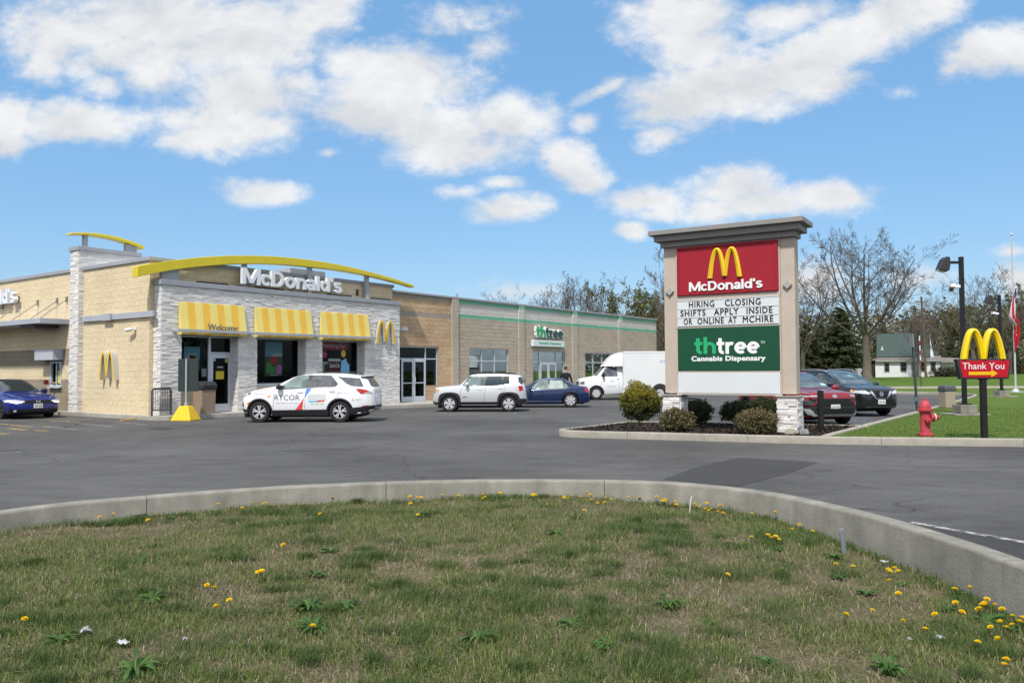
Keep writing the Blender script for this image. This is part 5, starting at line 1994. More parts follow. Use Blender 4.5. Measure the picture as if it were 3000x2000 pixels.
class Car:
    """a shell lofted along the car's length (x forward, y to its left, z up; origin on the ground at mid wheelbase)"""

    def __init__(s, name, label, cat, loc, heading, top, belt, sill, plan, roofw, wb, tyre_r, track, body_mat, W, scale=1.0, group=None, well=.055, tumble=None, rim_mat=None, spokes=5, rim_r=.68, xwheel=None):
        s.root = thing(name, label, cat, (loc[0], loc[1], 0), heading, group, scale)
        x0 = max(min(p[0] for p in c) for c in (top, belt, sill))
        x1 = min(max(p[0] for p in c) for c in (top, belt, sill))
        e = np.array([0, .008, .02, .04, .07, .11, .16, .22, .29])
        xs = np.unique(np.concatenate([x1 - e, x0 + e, np.linspace(x0 + .32, x1 - .32, 64)]))[::-1]
        s.xs = xs
        zt, zb, zs = smooth_curve(top, xs), smooth_curve(belt, xs), smooth_curve(sill, xs)
        hw = smooth_curve(plan, xs) * W / 2
        rw = smooth_curve(roofw, xs) * W / 2
        zb = np.minimum(zb, zt - .012)
        vs, fs = [], []
        K = None
        for i in range(len(xs)):
            h, r, a, b, t = hw[i], min(rw[i], hw[i] * .97), zs[i], zb[i], zt[i]
            g = t - b
            half = [(0, a), (h * .78, a), (h * .92, a + .03), (h * .98, a + .22 * (b - a)), (h * 1.0, a + .48 * (b - a)), (h * .997, a + .70 * (b - a)), (h * .975, a + .90 * (b - a)), (h * .945, b)]
            sh = min(.07, .55 * g)
            y0, y1, za, zc = h * .935, r, b + .004, t - sh
            for q in (.02, .3, .6, .88, 1.0):
                bulge = .018 * math.sin(math.pi * q) if g > .25 else 0
                half.append((y0 + (y1 - y0) * q + bulge, za + (zc - za) * q))
            half += [(r * .955, t - sh * .42), (r * .86, t - sh * .17), (r * .5, t - sh * .02), (0, t)]
            ring = half + [(-y, z) for y, z in half[-2:0:-1]]
            K = len(ring)
            vs += [(xs[i], y, z) for y, z in ring]
        for i in range(len(xs) - 1):
            for k in range(K):
                fs.append((i * K + k, i * K + (k + 1) % K, (i + 1) * K + (k + 1) % K, (i + 1) * K + k))
        fs.append(tuple(range(K)))
        fs.append(tuple(range((len(xs) - 1) * K + K - 1, (len(xs) - 1) * K - 1, -1)))
        mb = MB().add(vs, fs)
        body = mb.build('body', [body_mat, M_WELL], s.root)
        s.bvh = BVHTree.FromPolygons([Vector(v) for v in body.data.vertices.data.vertices] if False else [v.co.copy() for v in body.data.vertices], [tuple(p.vertices) for p in body.data.polygons])
        # wheel wells
        s.wx = xwheel or (wb / 2, -wb / 2)
        cut = MB()
        for wx in s.wx:
            for sg_ in (-1, 1):
                cut.tube([(wx, sg_ * (W / 2 - .36), tyre_r), (wx, sg_ * (W / 2 + .3), tyre_r)], tyre_r + well, 40)
        co = cut.build('wheel_cutter', [M_WELL], s.root)
        bo = body.modifiers.new('wells', 'BOOLEAN')
        bo.operation = 'DIFFERENCE'
        bo.solver = 'EXACT'
        bo.object = co
        dg = bpy.context.evaluated_depsgraph_get()
        dg.update()
        me = bpy.data.meshes.new_from_object(body.evaluated_get(dg))
        body.modifiers.clear()
        body.data = me
        if len(me.materials) < 2:
            me.materials.append(M_WELL)
        for p in me.polygons:
            c = p.center
            for wx in s.wx:
                rr = math.hypot(c.x - wx, c.z - tyre_r)
                inside = abs(c.y) < W / 2 - .30 and rr < tyre_r + well + .02
                wall = abs(p.normal.y) < .3 and abs(rr - tyre_r - well) < .04 and abs(c.y) < W / 2 - .0 and abs(c.y) > W / 2 - .37
                if inside or wall:
                    p.material_index = 1
        me.shade_smooth()
        me.set_sharp_from_angle(angle=R_(32))
        bpy.data.objects.remove(co)
        s.body, s.W, s.tr = body, W, tyre_r
        # dark floor between the wheels so no light passes under the shell
        s.tyre_r = tyre_r
        s.track = track
        rm = rim_mat or M_RIM
        for wx in s.wx:
            for sg_ in (1, -1):
                s.wheel(wx, sg_ * track / 2, tyre_r, rim_r * tyre_r, spokes, rm, sg_)

    def wheel(s, wx, wy, r, rr, spokes, rm, side):
        w = .205
        prof = [(rr * .96, -w / 2), (rr, -w * .5), (r * .93, -w * .5), (r * .985, -w * .40), (r, -w * .2), (r, w * .2), (r * .985, w * .40), (r * .93, w * .5), (rr, w * .5), (rr * .96, w * .46)]
        tb = MB().lathe(prof, 40, axis='Y', cap=False)
        # tread grooves darken the shoulder
        ty_ = tb.build('wheel', M_TYRE, s.root, smooth=40)
        ty_.location = (wx, wy, r)
        rb = MB()
        y = side * (w * .5 - .012)
        rb.lathe([(rr * .99, y - side * .03), (rr * 1.0, y), (rr * .93, y + side * .004), (rr * .90, y - side * .03)], 36, axis='Y', cap=False)
        if isinstance(spokes, int):
            spec = [(2 * math.pi * k / spokes, .034, 0) for k in range(spokes)]
        else:
            spec = spokes
        for (an, hw_, split) in spec:
            for sp_ in ((-split, split) if split else (0,)):
                a2 = an + sp_
                d = Vector((math.cos(a2), 0, math.sin(a2)))
                n_ = Vector((-d.z, 0, d.x))
                c0 = Vector((math.cos(an), 0, math.sin(an))) * rr * .12
                p0, p1 = c0, d * rr * .93
                q = []
                for p_, ww in ((p0, hw_ * .9), (p1, hw_)):
                    for yy in (y - side * .03, y + side * .002):
                        q += [p_ - n_ * ww + Vector((0, yy, 0)), p_ + n_ * ww + Vector((0, yy, 0))]
                rb.add(q, [(0, 1, 3, 2), (4, 6, 7, 5), (0, 4, 5, 1), (2, 3, 7, 6), (0, 2, 6, 4), (1, 5, 7, 3)])
        rb.lathe([(.001, y + side * .008), (rr * .17, y + side * .006), (rr * .19, y - side * .02), (.001, y - side * .021)], 18, axis='Y', cap=False)
        rb.lathe([(.001, y - side * .075), (rr * .95, y - side * .075)], 30, axis='Y', mi=1, cap=False)
        rb.build('rim', [rm, M_WELL], ty_, smooth=35)

    # ---- pieces laid on the shell
    def hit(s, o, d):
        r = s.bvh.ray_cast(Vector(o), Vector(d))
        return (r[0], r[1]) if r[0] is not None else (None, None)

    def lay(s, poly, view, off, cell=.07, V=None, F=None):
        """project a flat outline (or mesh V, F) on the shell; view: L, R (sides: x, z), F, B (front, back: y, z), T (top: x, y)"""
        bm = bmesh.new()
        if V is None:
            vv = [bm.verts.new((p[0], p[1], 0)) for p in poly]
            bm.faces.new(vv)
        else:
            vv = [bm.verts.new((p[0], p[1], 0)) for p in V]
            for f in F:
                try:
                    bm.faces.new([vv[i] for i in f])
                except ValueError:
                    pass
        lo = [min(v.co[k] for v in bm.verts) for k in (0, 1)]
        hi = [max(v.co[k] for v in bm.verts) for k in (0, 1)]
        for k in (0, 1):
            c = math.floor(lo[k] / cell) * cell + cell
            nrm = (1, 0, 0) if k == 0 else (0, 1, 0)
            while c < hi[k]:
                co_ = (c, 0, 0) if k == 0 else (0, c, 0)
                bmesh.ops.bisect_plane(bm, geom=bm.verts[:] + bm.edges[:] + bm.faces[:], plane_co=co_, plane_no=nrm)
                c += cell
        bm.verts.index_update()
        out = []
        for v in bm.verts:
            a, b = v.co.x, v.co.y
            o, d = {'L': ((a, 4, b), (0, -1, 0)), 'R': ((a, -4, b), (0, 1, 0)), 'F': ((6, a, b), (-1, 0, 0)), 'B': ((-6, a, b), (1, 0, 0)), 'T': ((a, b, 4), (0, 0, -1))}[view]
            p, n = s.hit(o, d)
            if p is None:
                r = s.bvh.find_nearest(Vector(o) + Vector(d) * (4 - s.W / 2 if view in 'LR' else 4))
                p, n = r[0], r[1]
            out.append(p + n * off)
        fs = [tuple(v.index for v in f.verts) for f in bm.faces]
        bm.free()
        return out, fs

    def patch(s, name, polys, view, m, off=.004, parent=None, both=False, cell=.07):
        mb = MB()
        obs = []
        views = [view]
        if both:
            views = ['L', 'R'] if view in 'LR' else [view]
        for vw in views:
            for p in polys:
                pp = p
                v, f = s.lay(pp, vw, off, cell)
                mb.add(v, f)
        return mb.build(name, m, parent or s.root, smooth=60)

    def mirror_patch(s, name, polys, view, m, off=.004, parent=None, cell=.07):
        """front or rear shapes given for the left side, one piece per side"""
        for sg_ in (1, -1):
            mb = MB()
            for p in polys:
                q = [(a * sg_, b) for a, b in p]
                v, f = s.lay(q, view, off, cell)
                mb.add(v, f)
            mb.build(name, m, parent or s.root, smooth=60)

    def side_patch(s, name, polys, m, off=.004, sides='LR', parent=None, cell=.07):
        for vw in sides:
            mb = MB()
            for p in polys:
                v, f = s.lay(p, vw, off, cell)
                mb.add(v, f)
            mb.build(name, m, parent or s.root, smooth=60)

    def lettering(s, txt, xa, xb, za, zb_, view, m, bold=.0, off=.006, name='lettering', shear=0):
        """read left to right by someone facing that side"""
        V, F = text_geo(txt, bold=bold, res=2, shear=shear)
        lo, hi = V.min(0), V.max(0)
        X = (V[:, 0] - lo[0]) / (hi[0] - lo[0])
        Z = (V[:, 1] - lo[1]) / (hi[1] - lo[1])
        P = [(xa + (xb - xa) * a, za + (zb_ - za) * b) for a, b in zip(X, Z)]
        v, f = s.lay(None, view, off, .25, V=P, F=F)
        return MB().add(v, f).build(name, m, s.root, fix=False)

    def arch_trim(s, m, r0, r1, off=.008, squarish=0.0, sides='LR', a0=-8, a1=188):
        for vw in sides:
            for wx in s.wx:
                n = 28
                o_, i_ = [], []
                for k in range(n + 1):
                    an = R_(a0 + (a1 - a0) * k / n)
                    ro = r1
                    if squarish:
                        c_, s_ = abs(math.cos(an)), abs(math.sin(an))
                        ro = r1 * ((1 - squarish) + squarish / max((c_ ** 5 + s_ ** 5) ** .2, .01))
                    o_.append((wx + ro * math.cos(an), max(s.tyre_r + ro * math.sin(an), .2)))
                    i_.append((wx + r0 * math.cos(an), max(s.tyre_r + r0 * math.sin(an), .2)))
                mb = MB()
                vs, fs = [], []
                for (a, b) in zip(o_, i_):
                    for t in (1, .5, 0):
                        p2 = (b[0] + (a[0] - b[0]) * t, b[1] + (a[1] - b[1]) * t)
                        sg_ = 1 if vw == 'L' else -1
                        p, nn = s.hit((p2[0], sg_ * 4, p2[1]), (0, -sg_, 0))
                        if p is None:
                            r = s.bvh.find_nearest(Vector((p2[0], sg_ * s.W / 2, p2[1])))
                            p, nn = r[0], r[1]
                        y = max(abs(p.y), s.W / 2 * .90) * sg_
                        vs.append((p2[0], y + sg_ * off * (1.6 if t == .5 else 1), p2[1]))
                # inner lip turning into the well
                for (b) in i_:
                    sg_ = 1 if vw == 'L' else -1
                    vs.append((b[0], sg_ * (s.W / 2 - .12), b[1]))
                N = n + 1
                for k in range(n):
                    for q in (0, 1):
                        fs.append((k * 3 + q, k * 3 + q + 1, (k + 1) * 3 + q + 1, (k + 1) * 3 + q))
                    fs.append((k * 3 + 2, 3 * N + k, 3 * N + k + 1, (k + 1) * 3 + 2))
                mb.add(vs, fs)
                mb.build('wheel_arch_trim', m, s.root, smooth=50)

    def mirrors(s, x, z, m, y=None, size=(.10, .13, .085), cap=None):
        for sg_ in (1, -1):
            yy = (y or s.W / 2) * sg_
            mb = MB().ball((x, yy + sg_ * .08, z), size, 8)
            mb.tube([(x + .03, yy - sg_ * .10, z - .07), (x, yy + sg_ * .05, z - .03)], .025, 6)
            mb.build('mirror', m, s.root, smooth=60)

    def plate(s, z, view='F', txt=None, y=0, w=.30, h=.155):
        v, f = s.lay([(y - w / 2, z - h / 2), (y + w / 2, z - h / 2), (y + w / 2, z + h / 2), (y - w / 2, z + h / 2)], view, .0)
        xx = max(p.x for p in v) + .02 if view == 'F' else min(p.x for p in v) - .02
        sx = 1 if view == 'F' else -1
        o = MB().box(min(xx, xx - sx * .03), max(xx, xx - sx * .03), y - w / 2, y + w / 2, z - h / 2, z + h / 2).build('licence_plate', M_PLATE, s.root, bevel=.006)
        if txt:
            V, F = text_geo(txt, bold=.02, res=2)
            lo, hi = V.min(0), V.max(0)
            P = [(xx + sx * .003, y + sx * ((q[0] - lo[0]) / (hi[0] - lo[0]) - .5) * w * .84, z - h * .26 + (q[1] - lo[1]) / (hi[1] - lo[1]) * h * .5) for q in V]
            MB().add(P, F).build('plate_lettering', mat('plate_blue', (.14, .20, .30), .5), o, fix=False)
        else:
            pb = MB()
            for k in range(7):
                if k == 3:
                    continue
                a = (k - 3) * w * .115
                pb.box(min(xx, xx + sx * .003), max(xx, xx + sx * .003), y + a - .010, y + a + .010, z - h * .22, z + h * .2)
            pb.build('plate_print', mat('plate_blue', (.14, .20, .30), .5), o)
        return o

    def print_bars(s, xa, xb, za, zb_, view, m, n=11, off=.006):
        """small print too far off to read"""
        mb = MB()
        for k in range(n):
            if k in (3, 7):
                continue
            a, b = xa + (xb - xa) * (k + .12) / n, xa + (xb - xa) * (k + .85) / n
            v, f = s.lay([(a, za), (b, za), (b, zb_ - (zb_ - za) * .25 * (k % 2)), (a, zb_)], view, off, .3)
            mb.add(v, f)
        return mb.build('small_print', m, s.root)

    def seam(s, pts, sides='LR', w=.010, off=.003, m=None):
        for vw in sides:
            mb = MB()
            for a, b in zip(pts[:-1], pts[1:]):
                d = np.array(b) - np.array(a)
                nn = np.array([-d[1], d[0]]) / (np.linalg.norm(d) + 1e-9) * w / 2
                v, f = s.lay([tuple(a - nn), tuple(b - nn), tuple(b + nn), tuple(a + nn)], vw, off, .12)
                mb.add(v, f)
            mb.build('panel_seam', m or M_SEAM, s.root)

    def handle(s, x, z, m, w=.20, sides='LR'):
        for sg_ in (1, -1):
            if ('L' if sg_ > 0 else 'R') not in sides:
                continue
            p, n = s.hit((x, 4 * sg_, z), (0, -sg_, 0))
            MB().box(x - w / 2, x + w / 2, p.y - .01, p.y + .03 * 1 if sg_ > 0 else p.y + .01, z - .016, z + .016).build('door_handle', m, s.root, bevel=.01) if sg_ > 0 else MB().box(x - w / 2, x + w / 2, p.y - .03, p.y + .01, z - .016, z + .016).build('door_handle', m, s.root, bevel=.01)

    def underbody(s, x0, x1, z0=.17, z1=.36, w=.80):
        MB().box(x0, x1, -s.W / 2 * w, s.W / 2 * w, z0, z1).build('underbody', M_WELL, s.root)


def tr(pts, cx, cz, k):
    """tracing units (x to the car's rear, y down) -> metres"""
    return [((cx - x) * k, (cz - y) * k) for x, y in pts]


# ---------------------------------------------------------------- white crossover with the company lettering
T = lambda *p: tr(p, 1082, 842, .00238)
W_ = 1.84
white = paint('paint_white_car', (.76, .77, .79), rough=.25)
eq = Car('parked_car', 'white crossover lettered RYCOR on its side, in front of the stone front', 'car', (-6.80, 26.75), R_(178),
         T((230, 545), (236, 500), (262, 452), (310, 422), (400, 393), (560, 362), (690, 340), (740, 318), (830, 268), (960, 205), (1100, 172), (1300, 156), (1500, 154), (1700, 164), (1850, 184), (1985, 212), (2015, 240), (2092, 350), (2118, 400), (2124, 470), (2126, 600)),
         T((230, 552), (262, 468), (330, 436), (400, 410), (560, 382), (700, 374), (880, 370), (1180, 360), (1600, 340), (1780, 342), (2000, 360), (2092, 372), (2118, 420), (2126, 620)),
         T((230, 672), (250, 700), (330, 735), (420, 752), (700, 752), (1460, 752), (1780, 750), (1950, 728), (2090, 690), (2126, 650)),
         [(T((230, 0))[0][0], .62), (T((250, 0))[0][0], .76), (T((300, 0))[0][0], .88), (T((400, 0))[0][0], .96), (T((600, 0))[0][0], 1.0), (0, 1.0), (T((1700, 0))[0][0], 1.0), (T((1900, 0))[0][0], .965), (T((2020, 0))[0][0], .87), (T((2090, 0))[0][0], .74), (T((2126, 0))[0][0], .56)],
         [(2.1, .5), (1.9, .72), (1.0, .80), (.6, .74), (.1, .685), (-1.0, .665), (-1.9, .62), (-2.2, .62), (-2.5, .66)],
         2.70, .352, 1.60, white, W_, scale=.965, spokes=[(2 * math.pi * k / 5 + .3, .020, .20) for k in range(5)], rim_r=.66)
eq.underbody(-2.0, 1.9)
# dark lower cladding, bumpers
eq.side_patch('sill_cladding', [T((690, 668), (1490, 660), (1490, 754), (690, 754))], M_CLAD, .006)
eq.side_patch('front_cladding', [T((232, 640), (360, 668), (350, 748), (236, 700))], M_CLAD, .006)
eq.side_patch('rear_cladding', [T((1790, 640), (1815, 640), (2122, 606), (2124, 700), (2090, 702), (1950, 742), (1790, 752))], M_CLAD, .006)
eq.arch_trim(M_CLAD, .40, .455, .008)
eq.patch('lower_bumper', [[(-.8, .30), (.8, .30), (.8, .44), (-.8, .44)]], 'F', M_CLAD, .006)
eq.patch('lower_bumper', [[(-.8, .33), (.8, .33), (.8, .55), (-.8, .55)]], 'B', M_CLAD, .006)
# glass
eq.side_patch('window_surround', [T((725, 372), (835, 318), (965, 226), (1060, 190), (1200, 182), (1510, 192), (1530, 205), (1645, 325), (1605, 345), (1250, 366), (860, 380))], M_GRILLE, .004)
eq.side_patch('chrome_strip', [T((1505, 196), (1530, 202), (1655, 328), (1606, 350), (1606, 340), (1640, 325))], M_CHROME, .008)
for nm, poly, m in (('side_window', T((838, 322), (970, 232), (1060, 196), (1190, 190), (1168, 356), (885, 370)), M_CGLASS_L), ('side_window', T((1240, 196), (1495, 202), (1500, 336), (1245, 355)), M_CGLASS_M), ('side_window', T((1506, 204), (1524, 214), (1620, 322), (1598, 334), (1508, 338)), M_CGLASS_M), ('rear_quarter_glass', T((1590, 207), (1905, 232), (1950, 300), (1975, 352), (1810, 338), (1725, 300), (1660, 250)), M_CGLASS_M)):
    eq.side_patch(nm, [poly], m, .008)
eq.patch('windscreen', [[(T((745, 0))[0][0], -.66), (T((745, 0))[0][0], .66), (T((985, 0))[0][0], .575), (T((985, 0))[0][0], -.575)]], 'T', M_CGLASS, .005)
eq.patch('rear_window', [[(-.60, 1.17), (.60, 1.17), (.54, 1.44), (-.54, 1.44)]], 'B', M_CGLASS, .006)
for sgn in (1, -1):
    MB().box(T((2005, 0))[0][0] - .06, T((1920, 0))[0][0], sgn * .02 if sgn > 0 else -.60, .60 if sgn > 0 else -.02, 1.470, 1.505)
MB().box(T((2012, 0))[0][0], T((1915, 0))[0][0], -.60, .60, 1.468, 1.512).build('spoiler', M_CLAD, eq.root, bevel=.015)
rl = MB()
for sgn in (1, -1):
    rl.tube([(T((1290, 0))[0][0], sgn * .56, 1.638), (T((1330, 0))[0][0], sgn * .56, 1.668), (T((1800, 0))[0][0], sgn * .555, 1.650), (T((1830, 0))[0][0], sgn * .55, 1.60)], .014, 6)
rl.build('roof_rail', M_CLAD, eq.root, smooth=50)
# lamps
eq.side_patch('headlamp', [T((244, 500), (262, 466), (300, 440), (400, 418), (372, 452), (300, 474))], M_LAMPD, .006)
eq.side_patch('fog_lamp_pocket', [T((236, 600), (248, 562), (270, 556), (276, 610), (262, 642))], M_GRILLE, .006)
eq.side_patch('front_marker', [T((330, 585), (350, 558), (374, 545), (372, 572), (352, 596))], M_AMBER, .006)
eq.side_patch('tail_lamp', [T((1868, 380), (1930, 376), (2010, 392), (2090, 432), (2092, 448), (1940, 448))], M_TAIL, .006)
eq.side_patch('tail_lamp_clear', [T((1985, 432), (2060, 418), (2092, 434), (2092, 446), (1990, 446))], mat('tail_lamp_pale', (.45, .38, .40), .15, coat=.5), .008)
eq.side_patch('rear_reflector', [T((1955, 612), (2030, 606), (2028, 616), (1958, 622))], M_TAIL, .009)
eq.mirrors(T((808, 0))[0][0], T((0, 345))[0][1], M_CLAD)
eq.seam(T((728, 392), (720, 470), (718, 560), (712, 656)))
eq.seam(T((1190, 366), (1172, 470), (1165, 560), (1150, 662)))
eq.seam(T((1668, 350), (1650, 420), (1600, 500), (1520, 560)), w=.009)
eq.seam(T((700, 380), (560, 392), (440, 414), (400, 424)), w=.009)
for hx, hz in ((1095, 420), (1545, 404)):
    q = T((hx, hz))[0]
    eq.handle(q[0], q[1], white)
# livery
dkl = mat('livery_charcoal', (.045, .047, .055), .4)
L1 = T((735, 530), (1088, 455))
eq.lettering('RYCOR', L1[0][0], L1[1][0], L1[0][1], L1[1][1], 'L', dkl, bold=-.005)
for txt, a, b, m in (('845-742-5110', (440, 452), (684, 428), mat('livery_grey', (.32, .32, .34), .5)), ('HEATING', (755, 578), (890, 558), mat('livery_pale_red', (.62, .22, .20), .5)), ('& COOLING', (908, 578), (1078, 560), mat('livery_pale_blue', (.30, .42, .66), .5)), ('RycorHVAC.com', (1535, 448), (1772, 426), mat('livery_grey', (.32, .32, .34), .5)), ('SERVICE', (632, 490), (684, 470), mat('livery_orange', (.80, .28, .10), .5)), ('MITSUBISHI', (1868, 528), (1958, 516), mat('livery_grey', (.32, .32, .34), .5)), ('ELECTRIC', (1868, 546), (1920, 534), mat('livery_grey', (.32, .32, .34), .5)), ('BARS', (1238, 592), (1430, 574), mat('livery_green', (.35, .62, .25), .5))):
    p0, p1 = T(a, b)
    if txt == 'SERVICE':
        eq.side_patch('orange_badge', [T((628, 470), (670, 466), (690, 476), (672, 480), (668, 490), (632, 490))], mat('livery_orange', (.80, .28, .10), .5), .006, 'L')
        continue
    if txt == 'BARS':
        eq.print_bars(p0[0], p1[0], p0[1], p1[1], 'L', m)
        continue
    eq.lettering(txt, p0[0], p1[0], p0[1], p1[1], 'L', m, bold=.0)
eq.side_patch('blue_slash', [T((1178, 372), (1255, 370), (1190, 452), (1156, 492))], mat('livery_blue', (.10, .24, .68), .4), .007, 'L')
eq.side_patch('red_slash', [T((1156, 492), (1142, 524), (1122, 662), (1030, 664))], mat('livery_red', (.68, .06, .06), .4), .007, 'L')
eq.side_patch('unit_picture', [T((1200, 450), (1450, 440), (1452, 535), (1205, 545))], mat('livery_silver', (.55, .57, .57), .5, var=.08, vscale=4), .007, 'L')
eq.side_patch('blue_bar', [T((1215, 540), (1330, 536), (1330, 556), (1215, 560))], mat('livery_sky', (.16, .55, .80), .4), .008, 'L')
eq.side_patch('red_bar', [T((1330, 536), (1440, 528), (1432, 548), (1330, 556))], mat('livery_red', (.68, .06, .06), .4), .008, 'L')
for k in range(3):
    an = math.pi / 2 + k * 2 * math.pi / 3
    c = (1836, 532)
    eq.side_patch('red_mark', [T((c[0], c[1]), (c[0] + 12 * math.cos(an - .5), c[1] - 12 * math.sin(an - .5)), (c[0] + 22 * math.cos(an), c[1] - 22 * math.sin(an)), (c[0] + 12 * math.cos(an + .5), c[1] - 12 * math.sin(an + .5)))], mat('livery_red', (.68, .06, .06), .4), .007, 'L')

# ---------------------------------------------------------------- silver boxy suv
T = lambda *p: tr(p, 534, 519, .00462)
silver = paint('paint_silver', (.60, .61, .63), metal=.35, rough=.33)
W_ = 1.80
jp = Car('parked_car', 'silver boxy SUV with black wheel arches beside the dispensary kerb', 'car', (-1.28, 32.75), R_(177),
         T((94, 392), (100, 330), (112, 298), (124, 287), (200, 279), (340, 268), (356, 262), (392, 224), (452, 172), (520, 163), (700, 160), (850, 168), (925, 180), (945, 200), (962, 262), (972, 330), (980, 400)),
         T((94, 395), (112, 306), (130, 296), (200, 290), (350, 282), (400, 280), (600, 276), (780, 268), (880, 262), (960, 268), (974, 335), (980, 405)),
         T((94, 440), (120, 462), (190, 466), (360, 464), (720, 464), (880, 462), (950, 455), (980, 440)),
         [(T((94, 0))[0][0], .80), (T((110, 0))[0][0], .92), (T((160, 0))[0][0], .98), (0, 1.0), (T((880, 0))[0][0], .985), (T((945, 0))[0][0], .91), (T((980, 0))[0][0], .74)],
         [(2.1, .82), (1.0, .84), (.8, .80), (.4, .745), (-1.2, .74), (-1.9, .72), (-2.1, .74)],
         2.57, .352, 1.56, silver, W_, scale=.915, spokes=[(2 * math.pi * k / 5 + math.pi / 2, .036, .24) for k in range(5)], rim_r=.70)
jp.underbody(-1.8, 1.8)
jp.arch_trim(M_CLAD, .41, .50, .014, squarish=.6)
jp.side_patch('sill_cladding', [T((345, 425), (725, 425), (725, 466), (345, 466))], M_CLAD, .010)
jp.side_patch('front_cladding', [T((94, 425), (180, 430), (180, 467), (120, 463), (94, 442))], M_CLAD, .010)
jp.side_patch('rear_cladding', [T((885, 395), (978, 398), (980, 440), (950, 456), (885, 463))], M_CLAD, .010)
jp.side_patch('window_surround', [T((378, 272), (440, 190), (470, 184), (820, 184), (824, 262), (700, 276), (400, 284))], M_GRILLE, .004)
for poly, m in ((T((396, 272), (446, 198), (598, 190), (590, 274), (420, 280)), M_CGLASS_L), (T((612, 190), (752, 190), (748, 268), (604, 274)), M_CGLASS), (T((762, 192), (815, 192), (815, 256), (758, 266)), M_CGLASS)):
    jp.side_patch('side_window', [poly], m, .008)
jp.side_patch('rear_corner_glass', [T((898, 196), (936, 196), (958, 262), (930, 264), (906, 240))], M_CGLASS, .008)
jp.patch('windscreen', [[(T((366, 0))[0][0], -.66), (T((366, 0))[0][0], .66), (T((442, 0))[0][0], .62), (T((442, 0))[0][0], -.62)]], 'T', M_CGLASS, .005)
jp.patch('rear_window', [[(-.62, 1.2), (.62, 1.2), (.58, 1.46), (-.58, 1.46)]], 'B', M_CGLASS, .006)
jp.side_patch('turn_lamp', [T((132, 308), (156, 306), (158, 332), (136, 334))], M_AMBER, .006)
jp.side_patch('headlamp', [T((112, 308), (128, 304), (126, 340), (110, 342))], M_GRILLE, .006)
jp.side_patch('bumper_lamp', [T((102, 380), (118, 378), (118, 412), (104, 412))], M_LAMPW, .012)
jp.side_patch('tail_lamp', [T((904, 280), (944, 278), (948, 322), (912, 326))], M_TAIL, .008)
jp.side_patch('side_badge', [T((380, 378), (426, 378), (426, 384), (380, 384))], M_CLAD, .006)
jp.mirrors(T((424, 0))[0][0], T((0, 262))[0][1], silver, size=(.09, .12, .10))
rl = MB()
for sgn in (1, -1):
    rl.tube([(T((470, 0))[0][0], sgn * .60, 1.62), (T((500, 0))[0][0], sgn * .60, 1.685), (T((840, 0))[0][0], sgn * .60, 1.675), (T((870, 0))[0][0], sgn * .60, 1.60)], .018, 6)
rl.tube([(T((860, 0))[0][0], -.1, 1.61), (T((872, 0))[0][0], -.1, 1.80)], .006, 5)
rl.box(T((830, 0))[0][0], T((520, 0))[0][0], -.52, .52, 1.64, 1.672)
rl.build('roof_rail', M_CLAD, jp.root, smooth=50)
jp.seam(T((376, 280), (362, 330), (360, 425)))
jp.seam(T((604, 276), (588, 340), (580, 425)))
jp.seam(T((780, 268), (776, 320), (735, 345)))
for hx, hz in ((545, 306), (735, 300)):
    q = T((hx, hz))[0]
    jp.handle(q[0], q[1], silver, .22)
jp.patch('grille', [[(-.55, .80), (.55, .80), (.55, .96), (-.55, .96)]], 'F', M_GRILLE, .006)

# ---------------------------------------------------------------- navy sedan
T = lambda *p: tr(p, 1092, 481, .00472)
navy = paint('paint_navy', (.009, .022, .078), metal=.2, rough=.3)
W_ = 1.70
sd = Car('parked_car', 'navy blue four-door sedan behind the silver boxy SUV', 'car', (1.28, 36.1), R_(177),
         T((628, 400), (636, 350), (660, 330), (760, 306), (900, 292), (948, 286), (1000, 256), (1052, 228), (1120, 212), (1230, 207), (1300, 214), (1350, 236), (1420, 272), (1450, 282), (1520, 288), (1532, 300), (1544, 345), (1547, 400)),
         T((628, 405), (660, 340), (760, 322), (900, 316), (1000, 314), (1200, 306), (1350, 300), (1450, 300), (1520, 302), (1540, 340), (1547, 405)),
         T((628, 425), (660, 446), (780, 452), (1000, 452), (1300, 450), (1450, 446), (1520, 438), (1547, 428)),
         [(T((628, 0))[0][0], .66), (T((650, 0))[0][0], .86), (T((720, 0))[0][0], .96), (0, 1.0), (T((1420, 0))[0][0], .98), (T((1520, 0))[0][0], .90), (T((1547, 0))[0][0], .80)],
         [(2.2, .7), (.8, .80), (.5, .70), (0, .64), (-.9, .62), (-1.3, .66), (-1.6, .76), (-2.1, .74)],
         2.60, .315, 1.47, navy, W_, scale=1.0, spokes=[(2 * math.pi * k / 7, .030, .14) for k in range(7)], rim_r=.70)
sd.underbody(-1.9, 1.8, .15, .30)
sd.side_patch('window_surround', [T((985, 312), (1030, 268), (1078, 234), (1110, 225), (1290, 224), (1345, 262), (1362, 304), (1170, 312))], M_GRILLE, .004)
for poly, m in ((T((1002, 308), (1038, 266), (1082, 236), (1164, 230), (1150, 306)), M_CGLASS_L), (T((1180, 230), (1284, 232), (1302, 244), (1302, 302), (1166, 306)), mat('car_glass_pale', (.30, .36, .33), .05, spec=.9, var=.3, vscale=4)), (T((1308, 250), (1338, 268), (1352, 300), (1308, 302)), M_CGLASS_L)):  # pale glass colours stand in for brightness behind and reflected in the windows
    sd.side_patch('side_window', [poly], m, .008)
sd.patch('rear_window', [[(T((1318, 0))[0][0], -.56), (T((1318, 0))[0][0], .56), (T((1432, 0))[0][0], .62), (T((1432, 0))[0][0], -.62)]], 'T', M_CGLASS_M, .005)
sd.patch('windscreen', [[(T((960, 0))[0][0], -.64), (T((960, 0))[0][0], .64), (T((1090, 0))[0][0], .55), (T((1090, 0))[0][0], -.55)]], 'T', M_CGLASS, .005)
